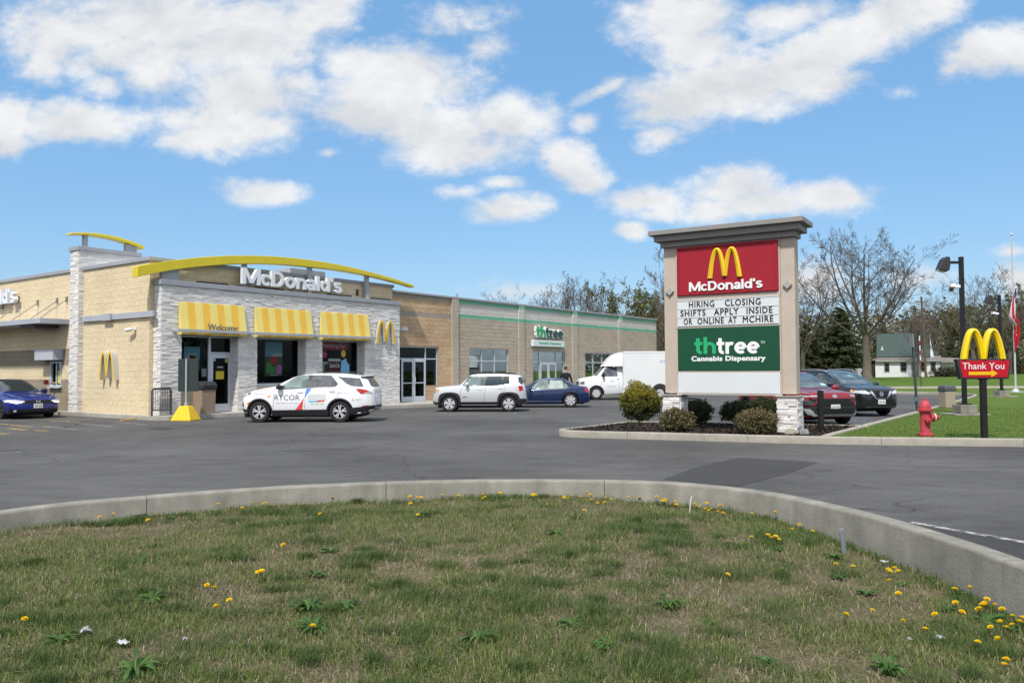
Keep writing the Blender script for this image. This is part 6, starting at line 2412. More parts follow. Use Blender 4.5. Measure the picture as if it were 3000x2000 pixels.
sd.side_patch('tail_lamp', [T((1500, 296), (1530, 300), (1542, 340), (1520, 342), (1502, 330))], M_TAIL, .007)
sd.side_patch('side_moulding', [T((640, 374), (700, 368), (700, 374), (640, 380))], M_CLAD, .006)
sd.side_patch('sill_strip', [T((930, 420), (1290, 420), (1290, 424), (930, 424))], mat('strip_pale', (.25, .30, .42), .3), .006)
sd.seam(T((985, 316), (975, 370), (980, 446)))
sd.seam(T((1158, 308), (1146, 370), (1144, 446)))
sd.seam(T((1365, 302), (1352, 340), (1310, 368)))
sd.mirrors(T((1000, 0))[0][0], T((0, 306))[0][1], navy, size=(.08, .11, .075))
for hx, hz in ((1105, 336), (1312, 332)):
    q = T((hx, hz))[0]
    sd.handle(q[0], q[1], navy, .18)

# ---------------------------------------------------------------- white box truck
T = lambda *p: tr(p, 1997.5, 1073, .00699)
wtruck = paint('paint_truck_white', (.72, .73, .74), rough=.35, coat=.4)
W_ = 2.0
bt_ = Car('box_truck', 'white box truck parked behind the round golden shrub', 'truck', (6.25, 44.75), R_(182),
          T((1606, 985), (1610, 940), (1614, 920), (1626, 905), (1680, 893), (1738, 884), (1752, 876), (1800, 826), (1832, 800), (1862, 792), (1945, 788), (1960, 800), (1962, 900)),
          T((1606, 990), (1614, 930), (1630, 916), (1700, 900), (1760, 894), (1840, 892), (1920, 892), (1960, 895), (1962, 905)),
          T((1606, 1028), (1620, 1036), (1680, 1040), (1800, 1032), (1930, 1026), (1962, 1026)),
          [(T((1606, 0))[0][0], .80), (T((1625, 0))[0][0], .92), (T((1680, 0))[0][0], .98), (T((1800, 0))[0][0], 1.0), (T((1962, 0))[0][0], 1.0)],
          [(2.8, .78), (1.9, .80), (1.5, .78), (1.1, .74), (.2, .74)],
          3.53, .375, 1.72, wtruck, W_, scale=.975, spokes=[(2 * math.pi * k / 8, .05, 0) for k in range(8)], rim_r=.62, well=.07)
bx = MB()
BXF, BXR = T((1956, 0))[0][0], T((1956, 0))[0][0] - 4.15
bx.box(BXR, BXF, -1.14, 1.14, .36, 2.69)
bxo = bx.build('cargo_box', mat('box_panel_white', (.66, .67, .67), .45, var=.03, vscale=1.5), bt_.root, bevel=.03)
cut = MB()
for sg_ in (-1, 1):
    cut.tube([(bt_.wx[1], sg_ * .75, .375), (bt_.wx[1], sg_ * 1.5, .375)], .52, 36)
co = cut.build('wheel_cutter', [M_WELL], bt_.root)
m_ = bxo.modifiers.new('well', 'BOOLEAN')
m_.operation = 'DIFFERENCE'
m_.solver = 'EXACT'
m_.object = co
dg = bpy.context.evaluated_depsgraph_get()
dg.update()
me_ = bpy.data.meshes.new_from_object(bxo.evaluated_get(dg))
bxo.modifiers.clear()
bxo.data = me_
bpy.data.objects.remove(co)
# wheels of the rear axle sit under the box
for w in [o for o in bpy.data.objects if o.parent == bt_.root and o.name.startswith('wheel') and o.location.x < 0]:
    w.location.y *= 1.16
tv = MB()
for sg_ in (-1, 1):
    tv.box(BXR, BXF, sg_ * 1.142 - .012, sg_ * 1.142 + .012, 2.62, 2.69).box(BXR, bt_.wx[1] - .53, sg_ * 1.142 - .01, sg_ * 1.142 + .01, .36, .43).box(bt_.wx[1] + .53, BXF, sg_ * 1.142 - .01, sg_ * 1.142 + .01, .36, .43)
tv.build('box_trim', mat('trim_bright', (.78, .79, .79), .35), bxo, bevel=.004)
MB().box(BXF - .001, BXF + .012, -1.141, 1.141, .36, 2.69).build('box_edge', mat('trim_grey', (.5, .52, .52), .5), bxo)
# wind fairing over the cab
fv, ff = [], []
prof = [(1958, 692), (1925, 700), (1890, 715), (1862, 738), (1838, 766), (1822, 790), (1806, 806)]
nn = 14
for (px_, pz_) in prof:
    x, z = T((px_, pz_))[0]
    zl = T((0, 806))[0][1]
    f_ = (1958 - px_) / (1958 - 1806)
    for k in range(nn + 1):
        a_ = math.pi * k / nn
        hw_ = 1.10 - .42 * f_ ** 2.2
        y = -hw_ * math.copysign(abs(math.cos(a_)) ** .35, math.cos(a_))
        fv.append((x, y, zl + (z - zl) * (abs(math.sin(a_)) ** .30)))
for i in range(len(prof) - 1):
    for k in range(nn):
        ff.append((i * (nn + 1) + k, i * (nn + 1) + k + 1, (i + 1) * (nn + 1) + k + 1, (i + 1) * (nn + 1) + k))
MB().add(fv, ff).build('wind_fairing', wtruck, bt_.root, smooth=60)
MB().box(T((1958, 0))[0][0], T((1880, 0))[0][0], -1.0, 1.0, T((0, 812))[0][1], T((0, 800))[0][1]).build('fairing_floor', wtruck, bt_.root)
bt_.underbody(BXR + .2, 2.3, .30, .42, .7)
bt_.side_patch('side_window', [T((1776, 888), (1806, 846), (1822, 810), (1912, 806), (1918, 886))], M_CGLASS_M, .006)
bt_.patch('windscreen', [[(T((1748, 0))[0][0], -.80), (T((1748, 0))[0][0], .80), (T((1826, 0))[0][0], .70), (T((1826, 0))[0][0], -.70)]], 'T', M_CGLASS_M, .006)
bt_.side_patch('headlamp', [T((1610, 928), (1652, 924), (1652, 950), (1612, 948))], M_LAMPD, .006)
bt_.patch('grille', [[(-.6, .82), (.6, .82), (.6, 1.02), (-.6, 1.02)]], 'F', M_GRILLE, .006)
bt_.side_patch('front_bumper', [T((1606, 985), (1690, 990), (1685, 1038), (1640, 1038), (1606, 1028))], mat('truck_bumper_white', (.6, .61, .62), .4), .008)
bt_.seam(T((1790, 895), (1782, 960), (1788, 1024)))
bt_.seam(T((1924, 806), (1928, 900), (1928, 1020)))
bt_.handle(T((1922, 908))[0][0] + .03, T((0, 908))[0][1], M_CLAD, .10)
bt_.mirrors(T((1800, 0))[0][0], T((0, 872))[0][1], M_CLAD, y=1.02, size=(.08, .12, .17))
q = T((1832, 968), (1895, 960))
bt_.print_bars(q[0][0], q[1][0], q[0][1], q[1][1], 'L', mat('livery_grey', (.32, .32, .34), .5))
bt_.side_patch('door_mark', [T((1850, 925), (1880, 917), (1888, 925), (1880, 930))], mat('truck_blue', (.30, .46, .66), .5), .006, 'L')


def on_box(poly, name, m, lift=.004):
    MB().prism([T(p)[0] for p in poly], lambda a, b, d: (a, d, b), 1.140, 1.140 + lift).build(name, m, bxo)


on_box([(2244, 748), (2290, 745), (2292, 725), (2300, 712), (2330, 710), (2333, 745), (2334, 800), (2316, 790), (2300, 782), (2240, 780)], 'state_outline', mat('outline_pale', (.60, .63, .72), .5))
on_box([(2246, 751), (2291, 748), (2294, 727), (2301, 715), (2328, 713), (2330, 745), (2331, 794), (2317, 787), (2301, 779), (2244, 777)], 'state_fill', mat('outline_fill', (.66, .67, .68), .5), .006)
on_box([(2252, 772), (2254, 762), (2264, 757), (2272, 762), (2276, 772)], 'blue_mark', mat('truck_blue', (.30, .46, .66), .5), .008)
on_box([(2282, 757), (2328, 755), (2328, 761), (2282, 762)], 'mark_line', mat('truck_blue', (.30, .46, .66), .5), .008)
on_box([(2278, 765), (2328, 764), (2328, 772), (2278, 773)], 'mark_line', mat('truck_blue', (.30, .46, .66), .5), .008)
on_box([(1962, 1017), (1985, 1017), (1985, 1030), (1962, 1030)], 'amber_marker', M_AMBER, .012)

# ---------------------------------------------------------------- red crossover nosing towards us
redp = paint('paint_red', (.235, .012, .020), metal=.25, rough=.28)
W_ = 1.80
ko = Car('parked_car', 'red crossover behind the right stone pier of the roadside sign', 'car', (8.72, 25.06), R_(283.5),
         [(2.10, .62), (2.09, .80), (2.05, .90), (1.98, .955), (1.80, .985), (1.40, 1.02), (1.10, 1.04), (.98, 1.06), (.70, 1.22), (.30, 1.43), (.02, 1.525), (-.4, 1.565), (-1.0, 1.555), (-1.6, 1.48), (-1.75, 1.42), (-2.0, 1.10), (-2.08, .95), (-2.10, .62)],
         [(2.10, .60), (2.03, .87), (1.9, .92), (1.5, .96), (1.0, .99), (.2, 1.0), (-.8, 1.03), (-1.6, 1.05), (-2.0, 1.03), (-2.1, .6)],
         [(2.10, .34), (2.0, .24), (1.6, .20), (-1.5, .20), (-1.9, .28), (-2.1, .38)],
         [(2.10, .56), (2.07, .70), (2.0, .82), (1.85, .92), (1.6, .98), (1.2, 1.0), (-1.2, 1.0), (-1.7, .96), (-2.0, .86), (-2.1, .7)],
         [(2.1, .5), (1.9, .68), (1.0, .78), (.6, .70), (.1, .655), (-1.0, .64), (-1.7, .58), (-2.1, .6)],
         2.60, .335, 1.56, redp, W_, spokes=[(2 * math.pi * k / 5, .035, .2) for k in range(5)], rim_r=.68)
ko.underbody(-1.8, 1.7)
ko.arch_trim(M_CLAD, .385, .46, .010)
ko.patch('windscreen', [[(.97, -.66), (.97, .66), (.10, .575), (.10, -.575)]], 'T', mat('windscreen_glass', (.05, .085, .10), .04, spec=.9, var=.5, vscale=2.5), .005)
for poly in ([(.72, 1.03), (.30, 1.30), (.02, 1.42), (-.38, 1.47), (-.36, 1.05)], [(-.46, 1.06), (-.46, 1.47), (-1.2, 1.44), (-1.3, 1.10)]):
    ko.side_patch('side_window', [poly], M_CGLASS, .008)
ko.patch('grille', [[(-.70, .655), (-.60, .575), (.60, .575), (.70, .655), (.74, .78), (-.74, .78)]], 'F', M_GRILLE, .014, cell=.04)
ko.side_patch('sill_cladding', [[(.88, .20), (-.86, .20), (-.86, .42), (.88, .42)]], M_CLAD, .008)
ko.patch('lower_bumper', [[(-.88, .30), (.88, .30), (.90, .56), (.60, .565), (-.60, .565), (-.90, .56)]], 'F', M_CLAD, .016, cell=.04)
ko.patch('lower_intake', [[(-.52, .36), (.52, .36), (.62, .50), (-.62, .50)]], 'F', M_GRILLE, .022, cell=.04)
ko.patch('skid_plate', [[(-.66, .295), (.66, .295), (.72, .345), (-.72, .345)]], 'F', mat('skid_silver', (.34, .36, .37), .4), .027, cell=.04)
ko.mirror_patch('bumper_fin', [[(.60, .33), (.76, .33), (.84, .50), (.74, .50)]], 'F', mat('skid_silver', (.34, .36, .37), .4), .025, cell=.04)
ko.mirror_patch('headlamp', [[(.60, .60), (.88, .60), (.89, .73), (.70, .73)]], 'F', M_LAMPD, .020, cell=.04)
ko.mirror_patch('running_light', [[(.52, .845), (.86, .83), (.86, .86), (.52, .868)]], 'F', M_LAMPW, .012)
ko.mirror_patch('lamp_brow', [[(.58, .74), (.70, .575), (.655, .575), (.52, .72)]], 'F', redp, .022, cell=.04)
hn = MB()
ring_o = [(.075 * math.cos(a_), .040 * math.sin(a_)) for a_ in np.linspace(0, 2 * math.pi, 20, endpoint=False)]
v, f = ko.lay([(a_, .845 + b_) for a_, b_ in ring_o], 'F', .014, .2)
MB().add(v, f).build('badge', M_CHROME, ko.root)
for (xa, xb) in ((-.040, -.022), (.022, .040)):
    v, f = ko.lay([(xa, .822), (xb, .822), (xb + .008, .868), (xa + .008, .868)], 'F', .017, .2)
    MB().add(v, f).build('badge_letter', M_SEAM, ko.root)
v, f = ko.lay([(-.022, .838), (.022, .846), (.024, .854), (-.022, .848)], 'F', .017, .2)
MB().add(v, f).build('badge_letter', M_SEAM, ko.root)
ko.plate(.535, 'F', 'LGJ-7952')
ko.mirrors(.72, 1.06, redp, y=.90)
ko.seam([(.95, .98), (.93, .6), (.9, .3)])
ko.patch('inspection_sticker', [[(.86, .42), (.86, .58), (.74, .58), (.74, .42)]], 'T', mat('sticker_green', (.35, .55, .50), .4), .008)
rr = MB()
for sgn in (1, -1):
    rr.tube([(.0, sgn * .60, 1.50), (-.1, sgn * .60, 1.575), (-1.3, sgn * .585, 1.56), (-1.45, sgn * .58, 1.48)], .016, 6)
rr.build('roof_rail', M_CLAD, ko.root, smooth=50)

# ---------------------------------------------------------------- black crossover next to it
blk = paint('paint_black', (.010, .011, .014), rough=.22)
W_ = 1.76
ki = Car('parked_car', 'black crossover with chrome V grille parked beyond the red one', 'car', (11.90, 29.38), R_(287),
         [(2.12, .60), (2.11, .78), (2.06, .91), (1.95, .98), (1.6, 1.03), (1.15, 1.07), (1.02, 1.09), (.70, 1.27), (.30, 1.46), (0, 1.545), (-.4, 1.585), (-1.0, 1.565), (-1.7, 1.49), (-2.0, 1.15), (-2.1, .95), (-2.12, .6)],
         [(2.12, .58), (2.04, .88), (1.9, .94), (1.5, .99), (1.0, 1.02), (0, 1.02), (-.8, 1.05), (-1.6, 1.10), (-2.0, 1.05), (-2.12, .58)],
         [(2.12, .36), (2.02, .27), (1.6, .21), (-1.5, .21), (-1.9, .30), (-2.12, .38)],
         [(2.12, .58), (2.09, .72), (2.02, .83), (1.87, .92), (1.6, .98), (1.2, 1.0), (-1.2, 1.0), (-1.7, .96), (-2.0, .86), (-2.12, .7)],
         [(2.1, .5), (1.9, .68), (1.0, .78), (.6, .70), (.1, .66), (-1.0, .64), (-1.7, .60), (-2.1, .6)],
         2.62, .325, 1.52, blk, W_, rim_r=.68)
ki.underbody(-1.8, 1.7)
ki.patch('windscreen', [[(1.0, -.66), (1.0, .66), (.10, .58), (.10, -.58)]], 'T', mat('windscreen_glass', (.05, .085, .10), .04, spec=.9, var=.5, vscale=2.5), .005)
for poly in ([(.76, 1.06), (.32, 1.33), (.02, 1.45), (-.38, 1.50), (-.36, 1.07)], [(-.46, 1.08), (-.46, 1.50), (-1.2, 1.47), (-1.4, 1.16)]):
    ki.side_patch('side_window', [poly], M_CGLASS, .008)
ki.patch('grille', [[(-.20, .62), (.20, .62), (.36, .86), (-.36, .86)]], 'F', M_GRILLE, .008)
v1 = MB()
for sg_ in (1, -1):
    v, f = ki.lay([(sg_ * .18, .60), (sg_ * .24, .60), (sg_ * .46, .86), (sg_ * .36, .86)], 'F', .014)
    v1.add(v, f)
v, f = ki.lay([(-.20, .59), (.20, .59), (.20, .625), (-.20, .625)], 'F', .014)
v1.add(v, f)
v1.build('chrome_v', M_CHROME, ki.root)
v, f = ki.lay([(.075 * math.cos(a_), .765 + .075 * math.sin(a_)) for a_ in np.linspace(0, 2 * math.pi, 20, endpoint=False)], 'F', .016, .3)
MB().add(v, f).build('badge', M_CHROME, ki.root)
v, f = ki.lay([(.05 * math.cos(a_), .765 + .05 * math.sin(a_)) for a_ in np.linspace(0, 2 * math.pi, 20, endpoint=False)], 'F', .018, .3)
MB().add(v, f).build('badge_centre', M_GRILLE, ki.root)
v, f = ki.lay([(-.085, .752), (.085, .752), (.085, .778), (-.085, .778)], 'F', .020, .3)
MB().add(v, f).build('badge_bar', M_CHROME, ki.root)
ki.mirror_patch('headlamp', [[(.42, .80), (.48, .76), (.86, .80), (.88, .90), (.60, .885)]], 'F', M_LAMPW, .010)
ki.side_patch('turn_lamp', [[(1.62, .93), (1.80, .88), (1.72, .84), (1.60, .86)]], M_AMBER, .008)
ki.patch('lower_bumper', [[(-.86, .30), (.86, .30), (.86, .42), (-.86, .42)]], 'F', M_CLAD, .006)
ki.patch('bumper_lip', [[(-.6, .335), (.6, .335), (.6, .355), (-.6, .355)]], 'F', mat('skid_silver', (.34, .36, .37), .4), .012)
ki.plate(.50, 'F', None)
ki.mirrors(.76, 1.08, blk, y=.88)
ki.arch_trim(M_CLAD, .375, .43, .008)
ki.patch('dash_tag', [[(.55, .02), (.55, .10), (.40, .10), (.40, .02)]], 'T', mat('tag_teal', (.10, .42, .38), .5), .007)
rr = MB()
for sgn in (1, -1):
    rr.tube([(.12, sgn * .60, 1.50), (-.02, sgn * .60, 1.575), (-.5, sgn * .60, 1.61), (-1.3, sgn * .585, 1.59), (-1.5, sgn * .58, 1.51)], .022, 6)
rr.build('roof_rail', mat('rail_silver', (.42, .44, .46), .3, metal=.6), ki.root, smooth=50)

# ---------------------------------------------------------------- blue sedan leaving the drive-through
blu = paint('paint_blue', (.008, .022, .19), metal=.25, rough=.28)
W_ = 1.80
HB = R_(-35.5)
bc = Car('car', 'bright blue sedan at the drive-through window, cut off by the picture edge', 'car', (-18.78, 30.14), HB,
         [(2.28, .52), (2.27, .64), (2.20, .72), (2.05, .78), (1.7, .85), (1.3, .90), (1.05, .93), (.92, .96), (.5, 1.20), (.15, 1.345), (-.2, 1.405), (-.6, 1.41), (-1.1, 1.34), (-1.7, 1.12), (-2.1, 1.05), (-2.28, .98), (-2.32, .6)],
         [(2.28, .50), (2.2, .68), (2.0, .74), (1.5, .82), (.9, .90), (0, .93), (-1, .97), (-1.8, 1.0), (-2.2, .95), (-2.32, .58)],
         [(2.28, .24), (2.15, .18), (1.8, .16), (-1.7, .17), (-2.1, .24), (-2.32, .32)],
         [(2.28, .60), (2.24, .74), (2.15, .84), (2.0, .92), (1.7, .98), (1.2, 1.0), (-1.3, 1.0), (-1.9, .95), (-2.2, .86), (-2.32, .74)],
         [(2.2, .5), (1.9, .68), (1.0, .78), (.6, .68), (.1, .60), (-.8, .58), (-1.5, .60), (-2.2, .7)],
         2.70, .325, 1.54, blu, W_, rim_mat=M_RIMD, spokes=[(2 * math.pi * k / 5, .026, .18) for k in range(5)], rim_r=.72)
bc.underbody(-1.9, 1.8, .13, .28)
bc.patch('windscreen', [[(.92, -.66), (.92, .66), (.0, .53), (.0, -.53)]], 'T', M_CGLASS, .005)
for poly, m in (([(.62, .95), (.30, 1.15), (.02, 1.28), (-.36, 1.34), (-.34, .97)], M_CGLASS_L), ([(-.44, .98), (-.44, 1.34), (-1.0, 1.26), (-1.25, 1.02)], M_CGLASS_L)):
    bc.side_patch('side_window', [poly], m, .008)
bc.patch('grille', [[(-.60, .555), (.60, .555), (.66, .66), (-.66, .66)]], 'F', M_GRILLE, .014, cell=.04)
bc.mirror_patch('headlamp', [[(.44, .60), (.66, .575), (.84, .64), (.86, .70), (.62, .665), (.46, .645)]], 'F', M_LAMPW, .018, cell=.04)
bc.mirror_patch('running_light', [[(.52, .575), (.70, .555), (.87, .62), (.87, .655), (.70, .59), (.53, .60)]], 'F', mat('running_light_lit', (.9, .9, .9), .3, emit=((1, .98, .95), 1.0)), .022, cell=.04)
bc.patch('lower_intake', [[(-.80, .22), (.80, .22), (.84, .38), (.60, .36), (-.60, .36), (-.84, .38)]], 'F', M_GRILLE, .014, cell=.04)
bc.mirror_patch('fog_lamp', [[(.68, .27), (.74, .27), (.74, .33), (.68, .33)]], 'F', M_LAMPW, .022)
v, f = bc.lay([(-.06, .58), (-.045, .58), (-.035, .605), (.035, .605), (.045, .58), (.06, .58), (.07, .645), (.055, .645), (.045, .62), (-.045, .62), (-.055, .645), (-.07, .645)], 'F', .020, .3)
MB().add(v, f).build('badge', M_CHROME, bc.root)
bc.plate(.46, 'F', None)
bc.side_patch('front_marker', [[(1.82, .62), (1.98, .60), (1.97, .64), (1.84, .665)]], mat('marker_red', (.65, .08, .03), .3), .008)
bc.mirrors(.58, .96, mat('mirror_dark_blue', (.008, .014, .07), .3), y=.88)
bc.arch_trim(mat('arch_blue', (.010, .028, .20), .4), .36, .385, .004)
bc.seam([(.9, .88), (.88, .6), (.86, .25)])

# ================================================================== PLANTS
M_BARK = mat('bark_grey', (.135, .112, .092), .95, var=.2, vscale=3, bump=.03, bscale=12)
M_TWIG = mat('twig_brown', (.105, .085, .07), .95)
M_BARKD = mat('bark_dark', (.10, .082, .066), .95, var=.2, vscale=3)
M_TWIGD = mat('twig_dark', (.115, .092, .076), .95)


def grow(seed, trunk_h, trunk_r, limbs, limb_len, spread, levels, kids, ratio, up=.25, wander=.16, start=.35, lean=(0, 0), min_r=.010, tip_r=.006, limb_start=.75, fork_ang=None):
    """a bare tree grown branch by branch; returns trunk-and-limb tubes and twig tubes"""
    rnd = random.Random(seed)
    thick, thin = MB(), MB()

    def branch(p, d, length, r, lvl):
        n = 6 if lvl <= 1 else (4 if lvl == 2 else 3)
        pts, rad = [p.copy()], [r]
        dd = d.normalized()
        nodes = []
        for i in range(n):
            w = wander * (1 + .22 * lvl)
            dd = (dd + Vector((rnd.uniform(-w, w), rnd.uniform(-w, w), rnd.uniform(-w, w))) + Vector((0, 0, up * (.22 if lvl else .1)))).normalized()
            p = p + dd * (length / n)
            pts.append(p.copy())
            f = (i + 1) / n
            rad.append(max(r * (1 - f * (.72 if lvl else .35)), tip_r))
            nodes.append((f, p.copy(), dd.copy(), rad[-1]))
        tgt = thick if lvl <= 1 else thin
        tgt.tube(pts, rad, 8 if lvl == 0 else (6 if lvl == 1 else (4 if lvl == 2 else 3)), caps=lvl == 0)
        if lvl >= levels:
            return
        m = kids[min(lvl, len(kids) - 1)]
        for k in range(m):
            f = start + (1 - start) * (k + rnd.random()) / m
            a = min(range(len(nodes)), key=lambda q: abs(nodes[q][0] - f))
            fr = nodes[a]
            j = f * n - int(f * n)
            q0 = pts[min(int(f * n), n - 1)]
            q1 = pts[min(int(f * n) + 1, n)]
            pos = q0 + (q1 - q0) * j
            ax = fr[2].orthogonal()
            ax.rotate(Matrix.Rotation(rnd.uniform(0, 6.283), 3, fr[2]))
            ang = R_(rnd.uniform(22, 52))
            nd = (fr[2] * math.cos(ang) + ax * math.sin(ang))
            branch(pos, nd, length * ratio * rnd.uniform(.65, 1.15) * (1.15 - .45 * f), max(min(fr[3] * .55, length * ratio * .014), tip_r), lvl + 1)

    # trunk, then the limbs of the crown
    base = Vector((0, 0, -.15))
    pts, rad = [], []
    for i in range(7):
        f = i / 6
        pts.append(Vector((lean[0] * f + .05 * math.sin(f * 5 + seed), lean[1] * f + .04 * math.sin(f * 4), -.2 + (trunk_h + .2) * f)))
        rad.append(trunk_r * (1.0 + .45 * max(0, .18 - f) / .18 - .24 * f))
    thick.tube(pts, rad, 12)
    top = pts[-1]
    for k in range(limbs):
        an = 2 * math.pi * (k + rnd.uniform(-.25, .25)) / limbs
        tilt = R_(rnd.uniform(*(fork_ang or (spread * .35, spread))))
        d = Vector((math.cos(an) * math.sin(tilt), math.sin(an) * math.sin(tilt), math.cos(tilt)))
        f = rnd.uniform(limb_start, 1.0)
        pos = Vector((lean[0] * f, lean[1] * f, trunk_h * f))
        branch(pos, d, limb_len * rnd.uniform(.85, 1.12), trunk_r * rnd.uniform(.25, .40), 1)
    return thick, thin


def bare_tree(label, loc, seed, group=None, bark=M_BARK, twig=M_TWIG, rz=0, cat='tree', **kw):
    t = thing('bare_tree', label, cat, loc, rz, group)
    a, b = grow(seed, **kw)
    a.build('trunk', bark, t, smooth=60, fix=False)
    b.build('crown', twig, t, fix=False)
    return t


def leaf_faces(P, size, rs, aspect=.5, flat=0.0):
    """small two-triangle leaves at points P, turned every way"""
    n = len(P)
    d = rs.normal(size=(n, 3))
    d /= np.linalg.norm(d, axis=1)[:, None]
    e = np.cross(d, rs.normal(size=(n, 3)))
    e /= np.linalg.norm(e, axis=1)[:, None] + 1e-9
    s = size * rs.uniform(.6, 1.35, n)[:, None]
    V = np.stack([P - d * s, P + e * s * aspect, P + d * s, P - e * s * aspect], 1).reshape(-1, 3)
    return V, np.arange(4 * n).reshape(n, 4)


# ---- shrubs in the mulch
RAMP_GOLD = [(0, (.028, .036, .010)), (.45, (.055, .066, .014)), (.8, (.10, .095, .016)), (1, (.16, .13, .02))]
RAMP_YEW = [(0, (.018, .030, .011)), (.5, (.034, .054, .016)), (.85, (.055, .078, .022)), (1, (.085, .10, .03))]
RAMP_OLIVE = [(0, (.06, .05, .025)), (.4, (.105, .095, .035)), (.75, (.16, .14, .055)), (1, (.22, .185, .09))]


def shrub(label, loc, r, n, ramp, seed, size=.028, twiggy=.2, topmix=None, lump=.18, group='shrubs round the roadside sign', asp=.45):
    rs = np.random.RandomState(seed)
    t = thing('shrub', label, 'shrub', loc, 0, group)
    rx, ry, rz = r
    d = rs.normal(size=(n, 3))
    d /= np.linalg.norm(d, axis=1)[:, None]
    lum = np.array([1 + lump * noise.noise(Vector(tuple(q * 2.1 + seed))) + lump * .7 * noise.noise(Vector(tuple(q * 5.5 + seed))) for q in d])
    rad = (1 - .42 * rs.power(2.2, n)[::-1] * rs.uniform(0, 1, n)) * lum
    P = d * rad[:, None] * np.array([rx, ry, rz]) + np.array([0, 0, rz * .98])
    sp = []
    for k in range(int(26 + 50 * twiggy)):   # stray sprigs break the outline
        q = d[rs.randint(n)]
        l = rs.uniform(.85, 1.0 + .22 * rs.rand(), 22)
        sp.append(q * l[:, None] * np.array([rx, ry, rz]) + rs.normal(0, .016, (22, 3)) + np.array([0, 0, rz * .98]))
    P = np.concatenate([P] + sp)
    P = P[P[:, 2] > .05]
    V, F = leaf_faces(P, size, rs, asp)
    m = island_mat('foliage_' + str(seed), ramp, .65, .15, topmix=topmix)
    np_mesh('foliage', V, F, m, t)
    tw = MB()
    for k in range(int(60 + 120 * twiggy)):
        a = rs.uniform(0, 6.283)
        q = rs.uniform(.3, 1.0)
        el = rs.uniform(.15, 1.35)
        e = Vector((rx * math.cos(a) * math.cos(el) * 1.02, ry * math.sin(a) * math.cos(el) * 1.02, rz * (.95 + .98 * math.sin(el)))) * (1.0 if q > .5 else .85)
        b = Vector((rs.uniform(-.07, .07), rs.uniform(-.07, .07), 0))
        mid = (b + e) * .5 + Vector((rs.uniform(-.05, .05), rs.uniform(-.05, .05), -.04))
        tw.tube([b, mid, e], [.012, .007, .003], 4, caps=False)
    tw.build('stems', M_TWIGD, t, fix=False)
    return t


g8z = lambda x, y, z=.15: ground_at(1640 + x * .32313, 1080 + y * .32313, z)
p = g8z(745, 478)
shrub('large round shrub with golden tips beside the left stone pier', (p.x, p.y + .3, .13), (.57, .57, .57), 15000, RAMP_YEW, 3, .026, .7, topmix=((.26, .225, .018), .30, .90, .92), lump=.36)
p = g8z(1070, 565)
shrub('small straggly olive shrub in front of the left stone pier', (p.x, p.y + .12, .13), (.40, .36, .285), 4200, RAMP_OLIVE, 21, .024, 1.0, lump=.5)
p = g8z(1265, 500)
shrub('dark green clipped shrub just right of the left stone pier', (p.x, p.y + .3, .13), (.43, .42, .34), 8500, RAMP_YEW, 8, .024, .4, lump=.36)
p = g8z(1640, 492)
shrub('low dark green shrub under the middle of the roadside sign', (p.x, p.y + .3, .13), (.50, .40, .30), 7500, RAMP_YEW, 9, .024, .4, lump=.4)
p = g8z(1890, 480)
shrub('dark green shrub tucked behind the right stone pier', (p.x, p.y + .45, .13), (.42, .36, .37), 6500, RAMP_YEW, 14, .024, .4, lump=.4)
p = g8z(1800, 590)
shrub('brownish olive shrub in front of the right stone pier', (p.x, p.y + .10, .13), (.44, .36, .29), 6500, RAMP_OLIVE, 31, .022, 1.0, lump=.45, topmix=((.22, .15, .075), .35, .6, .5))
# stones in the bed
def stone(label, loc, r, seed, c):
    bm = bmesh.new()
    bmesh.ops.create_icosphere(bm, subdivisions=3, radius=1)
    for v in bm.verts:
        q = 1 + .3 * noise.noise(v.co * 1.3 + Vector((seed, 0, 0))) + .08 * noise.noise(v.co * 4 + Vector((seed, 0, 0)))
        v.co = Vector((v.co.x * r[0] * q, v.co.y * r[1] * q, v.co.z * r[2] * q))
    me = bpy.data.meshes.new('stone')
    bm.to_mesh(me)
    bm.free()
    me.shade_smooth()
    me.materials.append(mat('stone_' + str(seed), c, .9, var=.2, vscale=9, bump=.01, bscale=30))
    o = bpy.data.objects.new('stone', me)
    o.location = loc
    col.objects.link(o)
    return tag(o, label, 'stone', 'stones by the pier')


q = Vector((6.47, 18.60, .17))
stone('pale rounded stone leaning on the right pier', (q.x - .12, q.y - .14, .18), (.13, .09, .12), 2, (.30, .26, .22))
stone('grey angular stone right of the pale one', (q.x + .17, q.y - .24, .17), (.11, .08, .10), 5, (.20, .20, .20))

# ---- big bare tree by the house
bare_tree('big spreading bare tree standing between the black car and the white house', (33.0, 75.0, .62), 6, bark=M_BARK, twig=M_TWIG, rz=R_(0),
          trunk_h=4.2, trunk_r=.40, limbs=10, limb_len=8.5, spread=66, levels=5, kids=[0, 8, 6, 5, 4], ratio=.48, up=.40, wander=.10, start=.18, tip_r=.010, limb_start=.72, fork_ang=(8, 66))

# ---- bare trees behind the shops: four kinds grown once, then copied
kinds = []
for i, (sd, kw) in enumerate(((21, dict(trunk_h=2.6, trunk_r=.24, limbs=6, limb_len=5.9, spread=38, levels=5, kids=[0, 7, 5, 4, 3], ratio=.50, up=.45, wander=.12, start=.15, tip_r=.009)),
                              (22, dict(trunk_h=3.8, trunk_r=.18, limbs=8, limb_len=5.2, spread=30, levels=5, kids=[0, 7, 5, 4, 3], ratio=.46, up=.8, wander=.09, start=.12, tip_r=.009)),
                              (23, dict(trunk_h=2.0, trunk_r=.20, limbs=8, limb_len=4.7, spread=58, levels=5, kids=[0, 7, 5, 4, 3], ratio=.52, up=.25, wander=.2, start=.15, tip_r=.009)))):
    kinds.append(kw)
protos = {}


